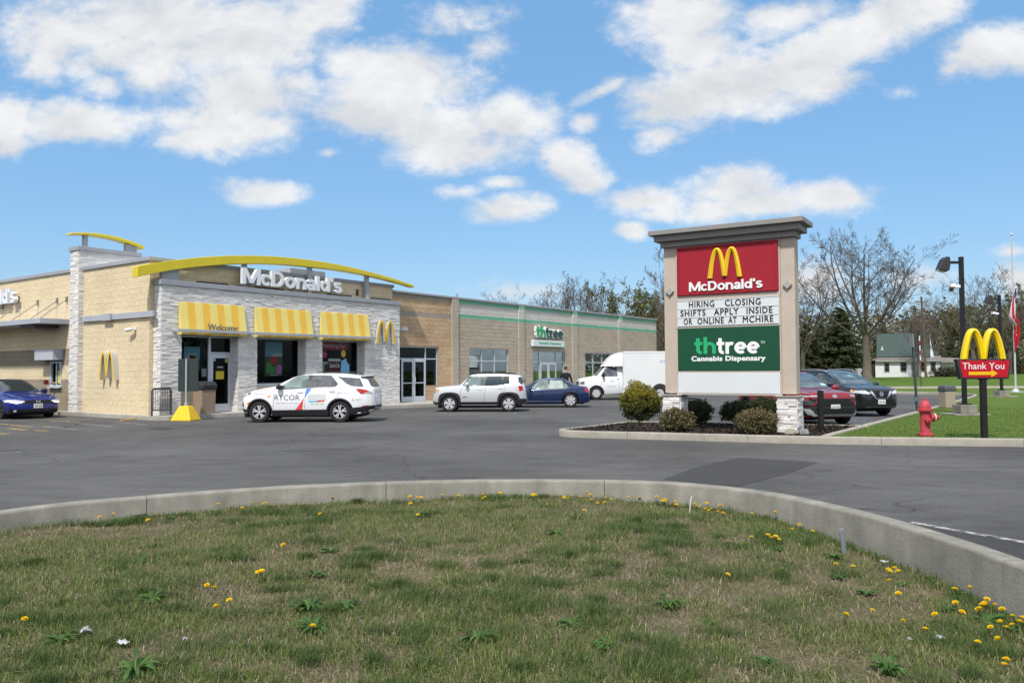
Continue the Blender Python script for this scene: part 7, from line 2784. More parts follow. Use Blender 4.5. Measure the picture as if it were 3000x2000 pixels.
def budding(o, seed, n, ramp, spread, z0, z1, size=.11):
    """swelling buds and first leaves along the twigs"""
    cr = [c for c in bpy.data.objects if c.parent == o and c.name.startswith('crown')][0]
    rs = np.random.RandomState(seed)
    vv = np.array([v.co[:] for v in cr.data.vertices])
    vv = vv[(vv[:, 2] > z0)]
    P = vv[rs.randint(0, len(vv), n)] + rs.normal(0, .12, (n, 3))
    V, F = leaf_faces(P, size, rs, .6)
    np_mesh('buds', V, F, island_mat('buds_' + str(seed), ramp, .8, .25), cr)


def place_tree(kind, label, loc, scale, rz, group, bud=None):
    key = (kind, bud)
    if key not in protos:
        o = bare_tree(label, loc, 21 + kind, group=group, bark=M_BARKD, twig=M_TWIGD, **kinds[kind])
        if bud == 'brown':
            budding(o, 40 + kind, 900, [(0, (.10, .075, .045)), (.6, (.16, .12, .06)), (1, (.20, .16, .07))], 1, 2.5, 9, .085)
        if bud == 'green':
            budding(o, 50 + kind, 4500, [(0, (.075, .085, .03)), (.6, (.13, .14, .045)), (1, (.19, .19, .06))], 1, 2.0, 9, .12)
        protos[key] = o
    else:
        o = copy_tree(protos[key])
    o['label'] = label
    o['group'] = group
    o.location = loc
    o.scale = (scale,) * 3
    o.rotation_euler = (0, 0, rz)
    return o


def col_at(u, y):
    return (u - 1500) / FPX * y


GB = 'bare trees behind the dispensary roof'
words = ['first', 'second', 'third', 'fourth', 'fifth', 'sixth', 'seventh', 'eighth', 'ninth', 'tenth', 'eleventh', 'twelfth']
row = [(1440, 86, 2, 1.12, None), (1490, 90, 0, 1.0, None), (1562, 84, 2, 1.12, 'brown'), (1632, 96, 1, 1.20, None), (1668, 90, 2, 1.05, 'brown'), (1700, 99, 1, 1.32, None), (1752, 96, 1, 1.25, None), (1795, 92, 2, 1.05, 'brown'), (1835, 88, 0, 1.02, 'green'), (1868, 86, 2, 1.08, 'green'), (1905, 88, 2, 1.0, 'green'), (1945, 84, 0, .98, 'green')]
look = ['low thin bare tree', 'bare tree with a leaning crown', 'bare tree with brown seed clusters', 'tall upright bare tree', 'bushy brown bare tree', 'tallest upright bare tree', 'tall bare tree with many stems', 'broad brown twiggy tree', 'round brown budding tree', 'green budding round tree', 'lower green budding tree', 'green budding tree by the sign pillar']
for i, (u, y, k, s, b) in enumerate(row):
    place_tree(k, '%s over the dispensary, %s from the left' % (look[i], words[i]), (col_at(u, y), y, .3), s, i * 1.7, GB, b)
place_tree(1, 'tall bare tree half hidden by the left pillar of the roadside sign', (col_at(1985, 62), 62, .3), 1.12, .4, 'bare trees round the roadside sign', None)
place_tree(2, 'twiggy brown tree low behind the box truck and the sign pillar', (col_at(1962, 74), 74, .3), .95, 2.4, 'bare trees round the roadside sign', 'brown')
GR = 'bare trees round the white house'
for i, (u, y, k, s, b, lab) in enumerate(((2352, 78, 0, 1.12, None, 'bare tree with long drooping limbs right of the roadside sign pillar'), (2640, 105, 2, 1.10, None, 'dark bare tree rising over the green house roof'), (2715, 100, 1, .95, None, 'bare many stemmed tree behind the utility pole'), (2790, 110, 2, 1.35, 'green', 'yellow green budding tree behind the exit sign arches'), (2850, 98, 0, 1.28, None, 'bare tree behind the nearer lamp post'), (2900, 112, 2, 1.4, 'green', 'budding tree between the two lamp posts'), (2958, 96, 0, 1.22, None, 'bare tree directly behind the flags'), (3010, 104, 1, 1.15, 'green', 'budding tree at the right picture edge'), (2740, 92, 0, .60, None, 'small bare tree standing in front of the white house'), (2690, 88, 1, .78, None, 'slim bare tree in front of the green house roof'))):
    place_tree(k, lab, (col_at(u, y), y, .5), s, i * 2.1 + .5, GR, b)


# ---- evergreens
def conifer(label, loc, h, r, seed, ramp, n=9000, skirt=.06, group='evergreens behind the parked cars', droop=.35, size=.16):
    rs = np.random.RandomState(seed)
    t = thing('pine_tree', label, 'tree', loc, rs.uniform(0, 6), group)
    MB().tube([(0, 0, -.2), (.05, 0, h * .5), (0, .03, h * .97)], [h * .022, h * .014, .02], 8).build('trunk', M_BARKD, t, smooth=60)
    P, D = [], []
    br = MB()
    z = h * skirt
    while z < h * .985:
        f = (z - h * skirt) / (h * (1 - skirt))
        L_ = r * (1 - f) ** .8 * rs.uniform(.6, 1.12) + .12
        nb = max(4, int(7 * (1 - f) + 3))
        for k in range(nb):
            a = rs.uniform(0, 6.283)
            l = L_ * rs.uniform(.65, 1.12)
            d = np.array([math.cos(a), math.sin(a), rs.uniform(-.1, .35) - droop * (1 - f)])
            o = np.array([0, 0, z + rs.uniform(-.1, .1)])
            br.tube([tuple(o), tuple(o + d * l * .55 + np.array([0, 0, .03 * l])), tuple(o + d * l)], [.03, .018, .006], 3, caps=False)
            m = int(n / (h * 22) * l * 2.4) + 4
            q = rs.power(1.5, m)
            side = rs.normal(0, .14, (m, 3)) * (l * .55 + .25)
            side[:, 2] *= .55
            P.append(o + d * l * q[:, None] + side * (1.1 - q[:, None] * .6))
        z += h * .028 * rs.uniform(.8, 1.2)
    P = np.concatenate(P)
    V, F = leaf_faces(P, size, rs, .34)
    np_mesh('crown', V, F, island_mat('needles_' + str(seed), ramp, .75, .1), t)
    br.build('branches', M_BARKD, t, fix=False)
    return t


NEED = [(0, (.034, .052, .022)), (.5, (.06, .082, .034)), (1, (.10, .12, .05))]
NEEDB = [(0, (.05, .055, .024)), (.5, (.085, .09, .036)), (1, (.13, .125, .055))]
conifer('dark green pine behind the black car, left of the big bare tree', (col_at(2458, 86), 86, .4), 7.9, 3.6, 5, NEED, 12000)
conifer('dark pine close to the right pillar of the roadside sign', (col_at(2405, 92), 92, .4), 6.3, 3.2, 6, NEED, 9000)
conifer('olive evergreen next to the sign pillar above the red car', (col_at(2362, 84), 84, .4), 6.0, 2.8, 9, NEEDB, 8000)
conifer('yellow green evergreen behind the white house left of its roof', (col_at(2588, 106), 106, .4), 7.0, 3.2, 12, [(0, (.05, .06, .018)), (.6, (.10, .105, .03)), (1, (.15, .15, .04))], 8000)
conifer('dark evergreen behind the tip of the steep house roof', (col_at(2672, 118), 118, .4), 8.0, 2.4, 15, NEED, 7000)
conifer('dark evergreen right of the house behind the porch', (col_at(2782, 100), 100, .4), 4.6, 2.8, 17, NEED, 7000)


def bush(label, loc, r, n, ramp, seed, size=.14, group='bushes along the back of the lots', name='bush'):
    rs = np.random.RandomState(seed)
    t = thing(name, label, 'bush', loc, 0, group)
    d = rs.normal(size=(n, 3))
    d /= np.linalg.norm(d, axis=1)[:, None]
    d[:, 2] = np.abs(d[:, 2])
    lum = np.array([1 + .35 * noise.noise(Vector(tuple(q * 2.2 + seed))) + .2 * noise.noise(Vector(tuple(q * 5 + seed))) for q in d])
    P = d * (rs.power(1.6, n) * lum)[:, None] * np.array(r)
    V, F = leaf_faces(P, size, rs, .55)
    np_mesh('foliage', V, F, island_mat('bush_' + str(seed), ramp, .8, .15), t)
    tw = MB()
    for k in range(70):
        a, el = rs.uniform(0, 6.283), rs.uniform(.2, 1.5)
        e = Vector((r[0] * math.cos(a) * math.cos(el), r[1] * math.sin(a) * math.cos(el), r[2] * math.sin(el) * 1.08))
        tw.tube([(0, 0, 0), tuple(e * .5 + Vector((rs.uniform(-.2, .2), rs.uniform(-.2, .2), .1))), tuple(e)], [.04, .02, .01], 3, caps=False)
    tw.build('stems', M_TWIGD, t, fix=False)
    return t


BRN = [(0, (.075, .062, .034)), (.5, (.12, .10, .052)), (1, (.17, .15, .075))]
OLV = [(0, (.055, .06, .026)), (.5, (.095, .10, .038)), (1, (.15, .15, .06))]
bush('brown thicket behind the right end of the dispensary', (col_at(1952, 80), 80, .3), (4.2, 3, 4.8), 5000, OLV, 61)
bush('olive thicket seen under the sign between the pillars', (col_at(2120, 84), 84, .3), (6, 3, 3.2), 4500, OLV, 62)
bush('brown thicket behind the red car roof', (col_at(2345, 96), 96, .3), (5, 3, 4.6), 4500, BRN, 63)
bush('brown thicket left of the big tree trunk', (col_at(2490, 100), 100, .3), (4.5, 3, 4.0), 4500, OLV, 64)
bush('low olive thicket right of the big tree trunk', (col_at(2575, 110), 110, .3), (4.0, 3, 5.2), 4200, [(0, (.05, .05, .018)), (.6, (.10, .095, .03)), (1, (.16, .15, .045))], 65)
bush('brown thicket behind the exit sign', (col_at(2850, 116), 116, .4), (7, 4, 4.6), 5200, BRN, 66)
bush('brown green thicket at the right picture edge', (col_at(2985, 112), 112, .4), (6, 4, 4.4), 5200, OLV, 67)
bush('clipped dark hedge in front of the porch of the white house', (col_at(2772, 86.5), 86.5, .55), (1.9, .8, 1.25), 2600, [(0, (.03, .028, .016)), (1, (.07, .06, .03))], 68, .10)

rs = np.random.RandomState(77)
n = 44000
px = rs.uniform(-60, 190, n)
py = rs.uniform(128, 150, n)
hh = 5.0 + 5.2 * np.clip((px - 20) / 20, 0, 1) + 3.5 * np.array([noise.noise(Vector((x * .06, 3, 0))) for x in px]) + 2.0 * np.array([noise.noise(Vector((x * .22, 9, 0))) for x in px])
pz = rs.uniform(0, 1, n) ** .8 * hh
V, F = leaf_faces(np.stack([px, py, pz], 1), .42, rs, .5)
tag(np_mesh('far_woods', V, F, island_mat('far_woods_leaf', [(0, (.06, .055, .035)), (.4, (.10, .095, .05)), (.8, (.13, .135, .055)), (1, (.17, .17, .07))], .9, .1)), kind='stuff')

# the wood across the street behind the photographer shows only in window glass
n = 16000
az = rs.uniform(R_(-20), R_(200), n)
ds = rs.uniform(62, 80, n)
hh = 9 + 4 * np.array([noise.noise(Vector((a * 6, 5, 0))) for a in az]) + 2 * np.array([noise.noise(Vector((a * 25, 1, 0))) for a in az])
V, F = leaf_faces(np.stack([ds * np.cos(az), -ds * np.sin(az), rs.uniform(0, 1, n) ** .8 * hh], 1), .62, rs, .6)
tag(np_mesh('street_woods', V, F, island_mat('far_woods_leaf', [], .9)), kind='stuff')

# ================================================================== WHITE HOUSE AND ITS YARD
hs = thing('white_house', 'white clapboard house with a steep dark green roof across the lawn', 'house', (45.2, 90.0, .55), R_(-25))
M_CLAP = mat('clapboard_white', (.66, .67, .67), .7, var=.04, vscale=2)
M_GROOF = mat('shingle_green', (.045, .066, .058), .9, var=.2, vscale=4)
M_SHGREY = mat('shingle_grey', (.16, .145, .13), .9, var=.15, vscale=4)
x0, x1 = col_at(2574, 90) - 45.2, col_at(2802, 90) - 45.2
MB().box(x0, x1 - 2.2, 0, 7, -.3, 1.95).box(x1 - 2.2, x1, .8, 7, -.3, 1.7).build('wall', M_CLAP, hs)
rx0, rx1 = -4.1, 1.4
MB().add([(rx0, .6, 2.35), (rx1, .6, 2.35), (rx1 - .1, 6, 5.25), (rx0, 6, 5.25), (rx0, 11.4, 2.35), (rx1, 11.4, 2.35)], [(0, 1, 2, 3), (3, 2, 5, 4), (0, 3, 4), (1, 5, 2), (0, 4, 5, 1)]).build('steep_roof', M_GROOF, hs)
MB().add([(rx1 + .003, .5, 2.2), (rx1 + .34, .5, 2.2), (rx1 + .15, 5.9, 5.2), (rx1 + .003, 1.0, 2.2), (rx1 + .34, 1.0, 2.2)], [(0, 1, 2), (3, 2, 4), (0, 2, 3), (1, 4, 2), (0, 3, 4, 1)]).build('white_gable', mat('gable_grey', (.40, .42, .42), .7), hs)
MB().add([(x0 - .3, -.35, 1.96), (x1 - 2.0, -.35, 1.96), (x1 - 2.0, 1.2, 2.36), (x0 + .6, 1.2, 2.36), (x0 - .3, -.35, 2.04), (x1 - 2.0, -.35, 2.04), (x1 - 2.0, 1.2, 2.44), (x0 + .6, 1.2, 2.44)], [(0, 1, 2, 3), (7, 6, 5, 4), (0, 4, 5, 1), (1, 5, 6, 2), (2, 6, 7, 3), (3, 7, 4, 0)]).build('eave_roof', M_SHGREY, hs)
MB().add([(x1 - 2.1, .2, 1.72), (x1 + .3, .2, 1.72), (x1 - .3, 2, 2.2), (x1 - 2.1, 2, 2.3), (x1 - 2.1, .2, 1.66), (x1 + .3, .2, 1.66)], [(0, 1, 2, 3), (0, 4, 5, 1)]).build('porch_roof', M_SHGREY, hs)
MB().box(x0 + .03, x1 - 2.02, -.34, -.26, 1.88, 1.955).build('fascia', M_CLAP, hs)
for u0, u1, zb_ in ((2600, 2611, .75), (2643, 2657, .78), (2697, 2708, .78), (2722, 2733, .80)):
    a, b = col_at(u0, 90) - 45.2, col_at(u1, 90) - 45.2
    w = MB().box(a - .07, b + .07, -.06, -.003, zb_ - .07, zb_ + .95).build('window', mat('trim_mauve', (.30, .24, .26), .6), hs)
    g_ = MB().box(a, b, -.075, -.061, zb_, zb_ + .42).box(a, b, -.075, -.061, zb_ + .46, zb_ + .88)
    g_.build('pane', mat('house_glass', (.02, .022, .025), .1), w)
a, b = col_at(2672, 90) - 45.2, col_at(2684, 90) - 45.2
dd = MB().box(a - .06, b + .06, -.05, -.003, -.05, 1.72).build('door', mat('door_grey', (.30, .27, .25), .6), hs)
MB().box(a + .05, b - .05, -.06, -.051, .95, 1.6).build('pane', mat('house_glass', (.02, .022, .025), .1), dd)
MB().box(a - .55, a - .1, -.9, -.05, -.1, .12).box(a - .55, a - .5, -.9, -.85, .12, .85).box(a - .15, a - .10, -.9, -.85, .12, .85).box(a - .55, a - .10, -.9, -.85, .80, .85).build('front_step', M_CLAP, hs)
MB().tube([(-3.5, 2.4, 3.1), (-3.5, 2.4, 3.62)], .07, 8).box(-3.68, -3.32, 2.2, 2.6, 3.2, 3.28).build('roof_vent', M_CLAP, hs)
MB().tube([(col_at(2788, 90) - 45.2, -.5, 0), (col_at(2780, 90) - 45.2, -.3, 1.7)], .05, 6).build('porch_prop', mat('prop_green', (.30, .38, .34), .6), hs)
# dark shed left of the house, pale cabinet, green roof beyond
sh = thing('shed', 'dark brown shed with a flat roof left of the white house', 'shed', (col_at(2570, 94), 94, .4), 0)
MB().box(-1.0, 3.2, 0, 3, 0, 2.2).build('wall', mat('shed_brown', (.045, .036, .028), .9, var=.2, vscale=2), sh)
MB().box(-1.2, 3.4, -.3, 3.2, 2.2, 2.45).build('roof', mat('shed_roof', (.09, .08, .07), .9), sh)
cbn = thing('utility_cabinet', 'small pale metal cabinet at the foot of the big bare tree', 'cabinet', (col_at(2519, 76), 76, .6), 0)
MB().box(-.36, .36, -.3, .3, 0, 1.02).build('cabinet_body', mat('cabinet_pale', (.40, .41, .42), .5), cbn, bevel=.04)
MB().box(-.06, .05, -.312, -.301, .45, .72).build('door_mark', M_BLACK, cbn)
fh = thing('green_roof_building', 'pale green roofed building far behind the parked cars', 'building', (col_at(2402, 112), 112, .4), 0)
MB().box(-2.6, 2.6, 0, 5, 0, 1.5).build('wall', mat('far_wall', (.2, .22, .2), .8), fh)
MB().add([(-3, -.3, 1.45), (3, -.3, 1.45), (1.6, 2.5, 3.0), (-1.6, 2.5, 3.0), (3, 5.3, 1.45), (-3, 5.3, 1.45)], [(0, 1, 2, 3), (1, 4, 2), (4, 5, 3, 2), (5, 0, 3)]).build('roof', mat('roof_pale_green', (.14, .26, .19), .7), fh)
up = thing('utility_pole', 'brown wooden utility pole in front of the white house', 'utility pole', (col_at(2711, 84), 84, .5), 0)
MB().tube([(.0, 0, -.3), (-.10, 0, 4.3), (-.30, 0, 8.6)], [.13, .115, .09], 10).build('pole', mat('pole_wood', (.12, .08, .058), .9, var=.2, vscale=5), up, smooth=60)
MB().box(-.9, .35, -.06, .06, 8.0, 8.1).build('crossarm', M_BARKD, up)
mk = thing('marker_pole', 'thin red and white striped marker pole on the far verge', 'pole', (col_at(2696, 62.2), 62.2, .15), R_(0))
for i in range(6):
    MB().tube([(-.012 * i * .6, 0, 1.7 + i * .38), (-.012 * (i + 1) * .6, 0, 1.7 + (i + 1) * .38)], .035, 6).build('stripe', [M_FRED, M_WHITE][i % 2], mk)
MB().tube([(0, 0, -.05), (0, 0, 1.7)], .03, 6).build('rod', M_CHAR, mk)
wr = MB()
for z0_, z1_ in ((7.6, 8.2), (5.2, 6.6)):
    pass

# ================================================================== FOREGROUND GRASS
# soil and thatch under the blades
M_SOIL = lawn_mat('thatch', (.075, .085, .032), (.125, .11, .062), (.23, .185, .12), 1.8)
gx, gy = np.linspace(-7.6, 4.2, 119), np.linspace(-5.8, 11.2, 171)
GX, GY = np.meshgrid(gx, gy)
ins = in_poly(GX.ravel(), GY.ravel(), [tuple(p) for p in offset_path(fg_path, .12)[::3]]).reshape(GX.shape)
GZ = fg_z(GX, GY)
vid = -np.ones(GX.shape, int)
vs, fs = [], []
for j in range(GX.shape[0]):
    for i in range(GX.shape[1]):
        vid[j, i] = len(vs)
        vs.append((GX[j, i], GY[j, i], GZ[j, i] - .01))
for j in range(GX.shape[0] - 1):
    for i in range(GX.shape[1] - 1):
        if ins[j:j + 2, i:i + 2].any():
            fs.append((vid[j, i], vid[j, i + 1], vid[j + 1, i + 1], vid[j + 1, i]))
tag(MB().add(vs, fs).build('grass_island', M_SOIL, smooth=80, fix=False), kind='structure')


def fbm(x, y, s, seed, octv=3):
    """value noise on arrays"""
    rs = np.random.RandomState(seed)
    out, amp, tot = 0, 1, 0
    for o in range(octv):
        T_ = rs.rand(256, 256)
        X, Y_ = x * s + 37.2 * o + 100, y * s + 11.7 * o + 100
        i, j = np.floor(X).astype(int), np.floor(Y_).astype(int)
        u, v = X - i, Y_ - j
        u, v = u * u * (3 - 2 * u), v * v * (3 - 2 * v)
        g = lambda a, b: T_[a % 256, b % 256]
        out = out + amp * ((g(i, j) * (1 - u) + g(i + 1, j) * u) * (1 - v) + (g(i, j + 1) * (1 - u) + g(i + 1, j + 1) * u) * v)
        tot += amp
        amp *= .5
        s *= 2.1
    return out / tot


def blades(x, y, z, h, w, lean, rs, az=None):
    """curved three-part blades: 5 points, one quad and one triangle each (as 2 quads, the last one pinched)"""
    n = len(x)
    a = rs.uniform(0, 6.283, n) if az is None else az
    fx, fy = np.cos(a), np.sin(a)
    b = a + np.pi / 2 + rs.uniform(-.6, .6, n)
    sx, sy = np.cos(b) * w, np.sin(b) * w
    P = []
    base = np.stack([x, y, z], 1)
    S = np.stack([sx, sy, np.zeros(n)], 1)
    m = np.stack([fx * lean * h * .35, fy * lean * h * .35, h * .58 * np.sqrt(np.clip(1 - lean ** 2 * .35, .05, 1))], 1)
    t = np.stack([fx * lean * h, fy * lean * h, h * np.sqrt(np.clip(1 - (lean * .98) ** 2, .02, 1))], 1)
    V = np.stack([base - S, base + S, base + m + S * .8, base + m - S * .8, base + t + S * .12, base + t - S * .12], 1).reshape(-1, 3)
    k = np.arange(n) * 6
    F = np.concatenate([np.stack([k, k + 1, k + 2, k + 3], 1), np.stack([k + 3, k + 2, k + 4, k + 5], 1)])
    return V, F


rs = np.random.RandomState(42)
hole_in = [tuple(p) for p in offset_path(fg_path, KW + .015)[::3]]


def scatter(n, near_bias=.0):
    u = rs.uniform(-1.15, .9, n)
    d = 3.6 + (11.2 - 3.6) * rs.uniform(0, 1, n) ** (1.0 + near_bias)
    x, y = d * u, d
    keep = in_poly(x, y, hole_in)
    return x[keep], y[keep]


# dry, flattened straw
x, y = scatter(212000, .25)
dry = fbm(x, y, .9, 3)
k = rs.rand(len(x)) < .26 + 1.1 * np.clip(dry - .38, 0, 1)
x, y = x[k], y[k]
n = len(x)
V, F = blades(x, y, fg_z(x, y) - .008, rs.uniform(.03, .08, n), rs.uniform(.0010, .0021, n), rs.uniform(.82, 1.0, n), rs)
tag(np_mesh('dry_grass', V, F, island_mat('straw', [(0, (.09, .065, .042)), (.4, (.19, .15, .095)), (.8, (.30, .24, .165)), (1, (.44, .37, .28))], .9, .1)), kind='stuff')

# short green growth in patches
x, y = scatter(360000, .25)
g1, g2 = fbm(x, y, .55, 8), fbm(x, y, 3.6, 9)
dens = np.clip((g1 * .95 + g2 * .75 - .66) * 5.0, 0.15, 1)
k = rs.rand(len(x)) < dens
x, y = x[k], y[k]
n = len(x)
h = rs.uniform(.018, .052, n) * (.75 + .6 * dens[k])
V, F = blades(x, y, fg_z(x, y) - .008, h, rs.uniform(.0011, .0024, n), rs.uniform(.25, .9, n), rs)
RAMP_G = [(0, (.055, .095, .018)), (.35, (.095, .155, .026)), (.7, (.14, .20, .036)), (.9, (.22, .235, .075)), (1, (.32, .27, .15))]
tag(np_mesh('grass', V, F, island_mat('grass_blade', RAMP_G, .65, .3)), kind='stuff')

# taller fescue tufts, dark and leaning
tx, ty, tr_, th_ = [], [], [], []
cx, cy = scatter(950, .05)
sel = rs.rand(len(cx)) < np.clip((fbm(cx, cy, .6, 15) - .34) * 4, 0, 1)
for a, b in zip(cx[sel], cy[sel]):
    m = rs.randint(120, 420)
    r = rs.uniform(.035, .105)
    tx.append(a + rs.normal(0, r, m) * rs.uniform(.8, 1.9))
    ty.append(b + rs.normal(0, r * .8, m))
    th_.append(np.full(m, rs.uniform(.045, .10)))
x, y, hh = np.concatenate(tx), np.concatenate(ty), np.concatenate(th_)
k = in_poly(x, y, hole_in)
x, y, hh = x[k], y[k], hh[k]
n = len(x)
V, F = blades(x, y, fg_z(x, y) - .008, hh * rs.uniform(.6, 1.2, n), rs.uniform(.0009, .0019, n), rs.uniform(.3, .9, n), rs, az=rs.normal(.6, 1.1, n))
tag(np_mesh('tall_grass', V, F, island_mat('fescue', [(0, (.026, .054, .011)), (.5, (.046, .09, .017)), (.85, (.08, .13, .028)), (1, (.22, .20, .09))], .65, .3)), kind='stuff')

# lush fringe along the foot of the kerb
ed = offset_path(fg_path, KW + .05)
q = rs.randint(0, len(ed), 16000)
x, y = ed[q, 0] + rs.normal(0, .05, len(q)) - np.abs(rs.normal(0, .05, len(q))) * np.sign(ed[q, 0]), ed[q, 1] - np.abs(rs.normal(0, .09, len(q)))
k = in_poly(x, y, hole_in) & (rs.rand(len(x)) < np.clip(.15 + .9 * (fbm(x, y, 1.1, 33) - .35) * 2 + .35 * (x > 1.5), 0, 1)) & (y > 3)
x, y = x[k], y[k]
n = len(x)
V, F = blades(x, y, fg_z(x, y) - .008, rs.uniform(.03, .10, n), rs.uniform(.0015, .0035, n), rs.uniform(.3, .9, n), rs)
tag(np_mesh('kerb_grass', V, F, island_mat('fringe', [(0, (.035, .075, .014)), (.6, (.07, .135, .022)), (1, (.13, .19, .04))], .65, .3)), kind='stuff')


def on_grass(u, v):
    z = -.07
    for _ in range(4):
        p = ground_at(u, v, z)
        z = float(fg_z(np.array(p.x), np.array(p.y)))
    return Vector((p.x, p.y, z))


# broad-leaved weeds: rosettes of long leaves
def rosette(seed, nl, L_, wd, rise):
    rs = np.random.RandomState(seed)
    mb = MB()
    for k in range(nl):
        a = rs.uniform(0, 6.283)
        l = L_ * rs.uniform(.35, 1.2)
        r0 = rise * rs.uniform(.5, 1.4)
        d, s = Vector((math.cos(a), math.sin(a), 0)), Vector((-math.sin(a), math.cos(a), 0))
        st = [(0, .25, 0), (.3, .8, .7), (.6, 1.0, 1.0), (.85, .7, .85), (1.0, .05, .6)]
        vs, fs = [], []
        for f, w, zz in st:
            c = d * l * f + Vector((0, 0, l * r0 * zz + .004))
            vs += [c - s * wd * w, c + Vector((0, 0, -wd * .35 * w)), c + s * wd * w]
        for i in range(len(st) - 1):
            for j in (0, 1):
                fs.append((i * 3 + j, i * 3 + j + 1, i * 3 + j + 4, i * 3 + j + 3))
        mb.add(vs, fs)
    return mb


M_WEED = island_mat('weed_leaf', [(0, (.035, .085, .014)), (.5, (.06, .13, .02)), (1, (.105, .19, .035))], .5, .3, spec=.4)
protos_w = [rosette(1, 40, .135, .015, .34).build('broadleaf_weed', M_WEED, None, smooth=80, fix=False), rosette(2, 54, .155, .013, .42).build('broadleaf_weed', M_WEED, None, smooth=80, fix=False), rosette(3, 26, .115, .018, .32).build('broadleaf_weed', M_WEED, None, smooth=80, fix=False)]
first_w = [True] * 3
f1 = lambda x, y: (x * .63776, 1380 + y * .63776)
f2 = lambda x, y: (1500 + x * .63776, 1380 + y * .63776)
weeds = [(f1(700, 590), 1, 1.0), (f1(665, 545), 2, .8), (f1(1415, 630), 1, 1.15), (f1(1590, 630), 1, 1.05), (f1(1440, 730), 1, .95), (f1(620, 925), 1, .95), (f1(1520, 365), 0, .95), (f1(1450, 480), 0, 1.0), (f1(2190, 780), 1, .85), (f1(640, 415), 2, .9), (f1(560, 235), 0, 1.1), (f1(500, 245), 2, 1.1), (f1(640, 205), 2, 1.0), (f1(780, 215), 2, .9), (f1(1760, 130), 2, .8), (f1(280, 780), 0, .9), (f1(2260, 560), 0, .8),
         (f2(720, 620), 1, 1.15), (f2(560, 215), 2, 1.1), (f2(1480, 395), 0, 1.1), (f2(1220, 355), 2, .8), (f2(1630, 560), 0, .9), (f2(1730, 915), 1, 1.0), (f2(270, 700), 0, .9), (f2(200, 285), 0, .8), (f2(2180, 690), 2, 1.2), (f2(2030, 570), 2, 1.0), (f2(1800, 520), 2, .9), (f2(300, 215), 0, .8), (f2(430, 800), 0, .8), (f2(1160, 870), 0, .8), (f2(920, 690), 2, .8), (f2(2010, 640), 2, .9), (f2(2290, 730), 2, 1.1), (f2(1500, 490), 2, 1.0)]
for (q, kd, s) in weeds:
    p = on_grass(*q)
    o = protos_w[kd]
    if first_w[kd]:
        first_w[kd] = False
    else:
        o = o.copy()
        col.objects.link(o)
    o.location = p + Vector((0, 0, -.006))
    o.rotation_euler = (rs.uniform(-.12, .12), rs.uniform(-.12, .12), rs.uniform(0, 6.28))
    s *= rs.uniform(.68, .95)
    o.scale = (s * rs.uniform(.8, 1.2), s, s * rs.uniform(.7, 1.1))
    tag(o, 'green broad-leaved weed growing flat in the foreground grass', 'weed', 'broad-leaved weeds in the foreground grass')

for lab, (qx, qy), sc_ in (('bright green weed in the mulch below the golden shrub', (640, 498), .75), ('bright green weed in the mulch at the foot of the olive shrub', (1092, 566), .42), ('small green weed in the mulch beyond the black bollard', (2330, 512), .5)):
    p = g8z(qx, qy)
    o = protos_w[0].copy()
    col.objects.link(o)
    o.location = (p.x, p.y, .145)
    o.scale = (sc_, sc_, sc_ * 1.6)
    for key in ('group',):
        del o[key]
    tag(o, lab, 'weed')

# dandelions
dm = MB()
dm.tube([(0, 0, -.01), (.004, .002, .035), (0, 0, .062)], [.0022, .002, .0025], 5, mi=1)
rs2 = np.random.RandomState(4)
for k in range(46):
    f = (k + .5) / 46
    a = k * 2.39996
    r = .021 * math.sqrt(f)
    up_ = .012 * (1 - f) + .002
    d, s = Vector((math.cos(a), math.sin(a), 0)), Vector((-math.sin(a), math.cos(a), 0))
    c0, c1 = d * r * .3 + Vector((0, 0, .060)), d * r * 1.05 + Vector((0, 0, .062 + up_))
    w = .0032
    dm.add([c0 - s * w * .6, c0 + s * w * .6, c1 + s * w, c1 - s * w], [(0, 1, 2, 3)], 0)
dproto = dm.build('dandelion', [mat('petal_yellow', (.85, .60, .004), .6), mat('stalk_green', (.09, .14, .03), .6)], None, fix=False)
d1 = [(780, 168), (980, 163), (995, 171), (1107, 192), (1170, 168), (1186, 160), (1212, 172), (1217, 155), (1353, 127), (1404, 167), (1487, 217), (1526, 133), (1890, 137), (1908, 143), (1876, 144), (1932, 134), (1892, 170), (2023, 121), (2111, 139), (2212, 130), (2209, 144), (2228, 144), (2281, 124), (2302, 112), (2305, 124), (1920, 216), (1319, 373), (1207, 488), (1184, 502), (1210, 503), (952, 550), (977, 567), (1064, 615), (1008, 677), (1427, 770), (107, 722), (470, 229), (515, 226), (690, 241)]
d2 = [(87, 123), (100, 122), (108, 130), (167, 166), (243, 130), (238, 145), (258, 139), (310, 125), (333, 118), (363, 131), (370, 141), (398, 164), (437, 120), (466, 116), (436, 135), (457, 146), (441, 165), (537, 133), (589, 132), (573, 122), (660, 140), (698, 130), (697, 143), (718, 132), (723, 148), (705, 155), (685, 147), (745, 168), (757, 160), (755, 170), (850, 172), (838, 178), (867, 182), (900, 160), (897, 192), (922, 190), (955, 174), (970, 174), (920, 208), (935, 212), (963, 211), (333, 195), (1088, 211), (1215, 218), (1322, 271), (1283, 293), (1370, 295), (1101, 318), (1168, 320), (1208, 325), (1225, 337), (1188, 325), (977, 496), (1237, 470), (1475, 451), (1565, 457), (1735, 478), (1757, 479), (1728, 485), (1795, 493), (1740, 528), (2030, 568), (2110, 579), (2055, 635), (1786, 602), (1787, 714), (1960, 685), (2048, 689), (1900, 754), (1518, 694), (1657, 667), (2168, 635), (2172, 617), (2152, 662), (2170, 655), (2160, 668), (2268, 675), (2227, 651), (2330, 707), (2303, 703), (2328, 728), (2318, 740), (2270, 742), (2262, 747), (2210, 748), (2265, 809), (2135, 821), (2270, 905), (2272, 934)]
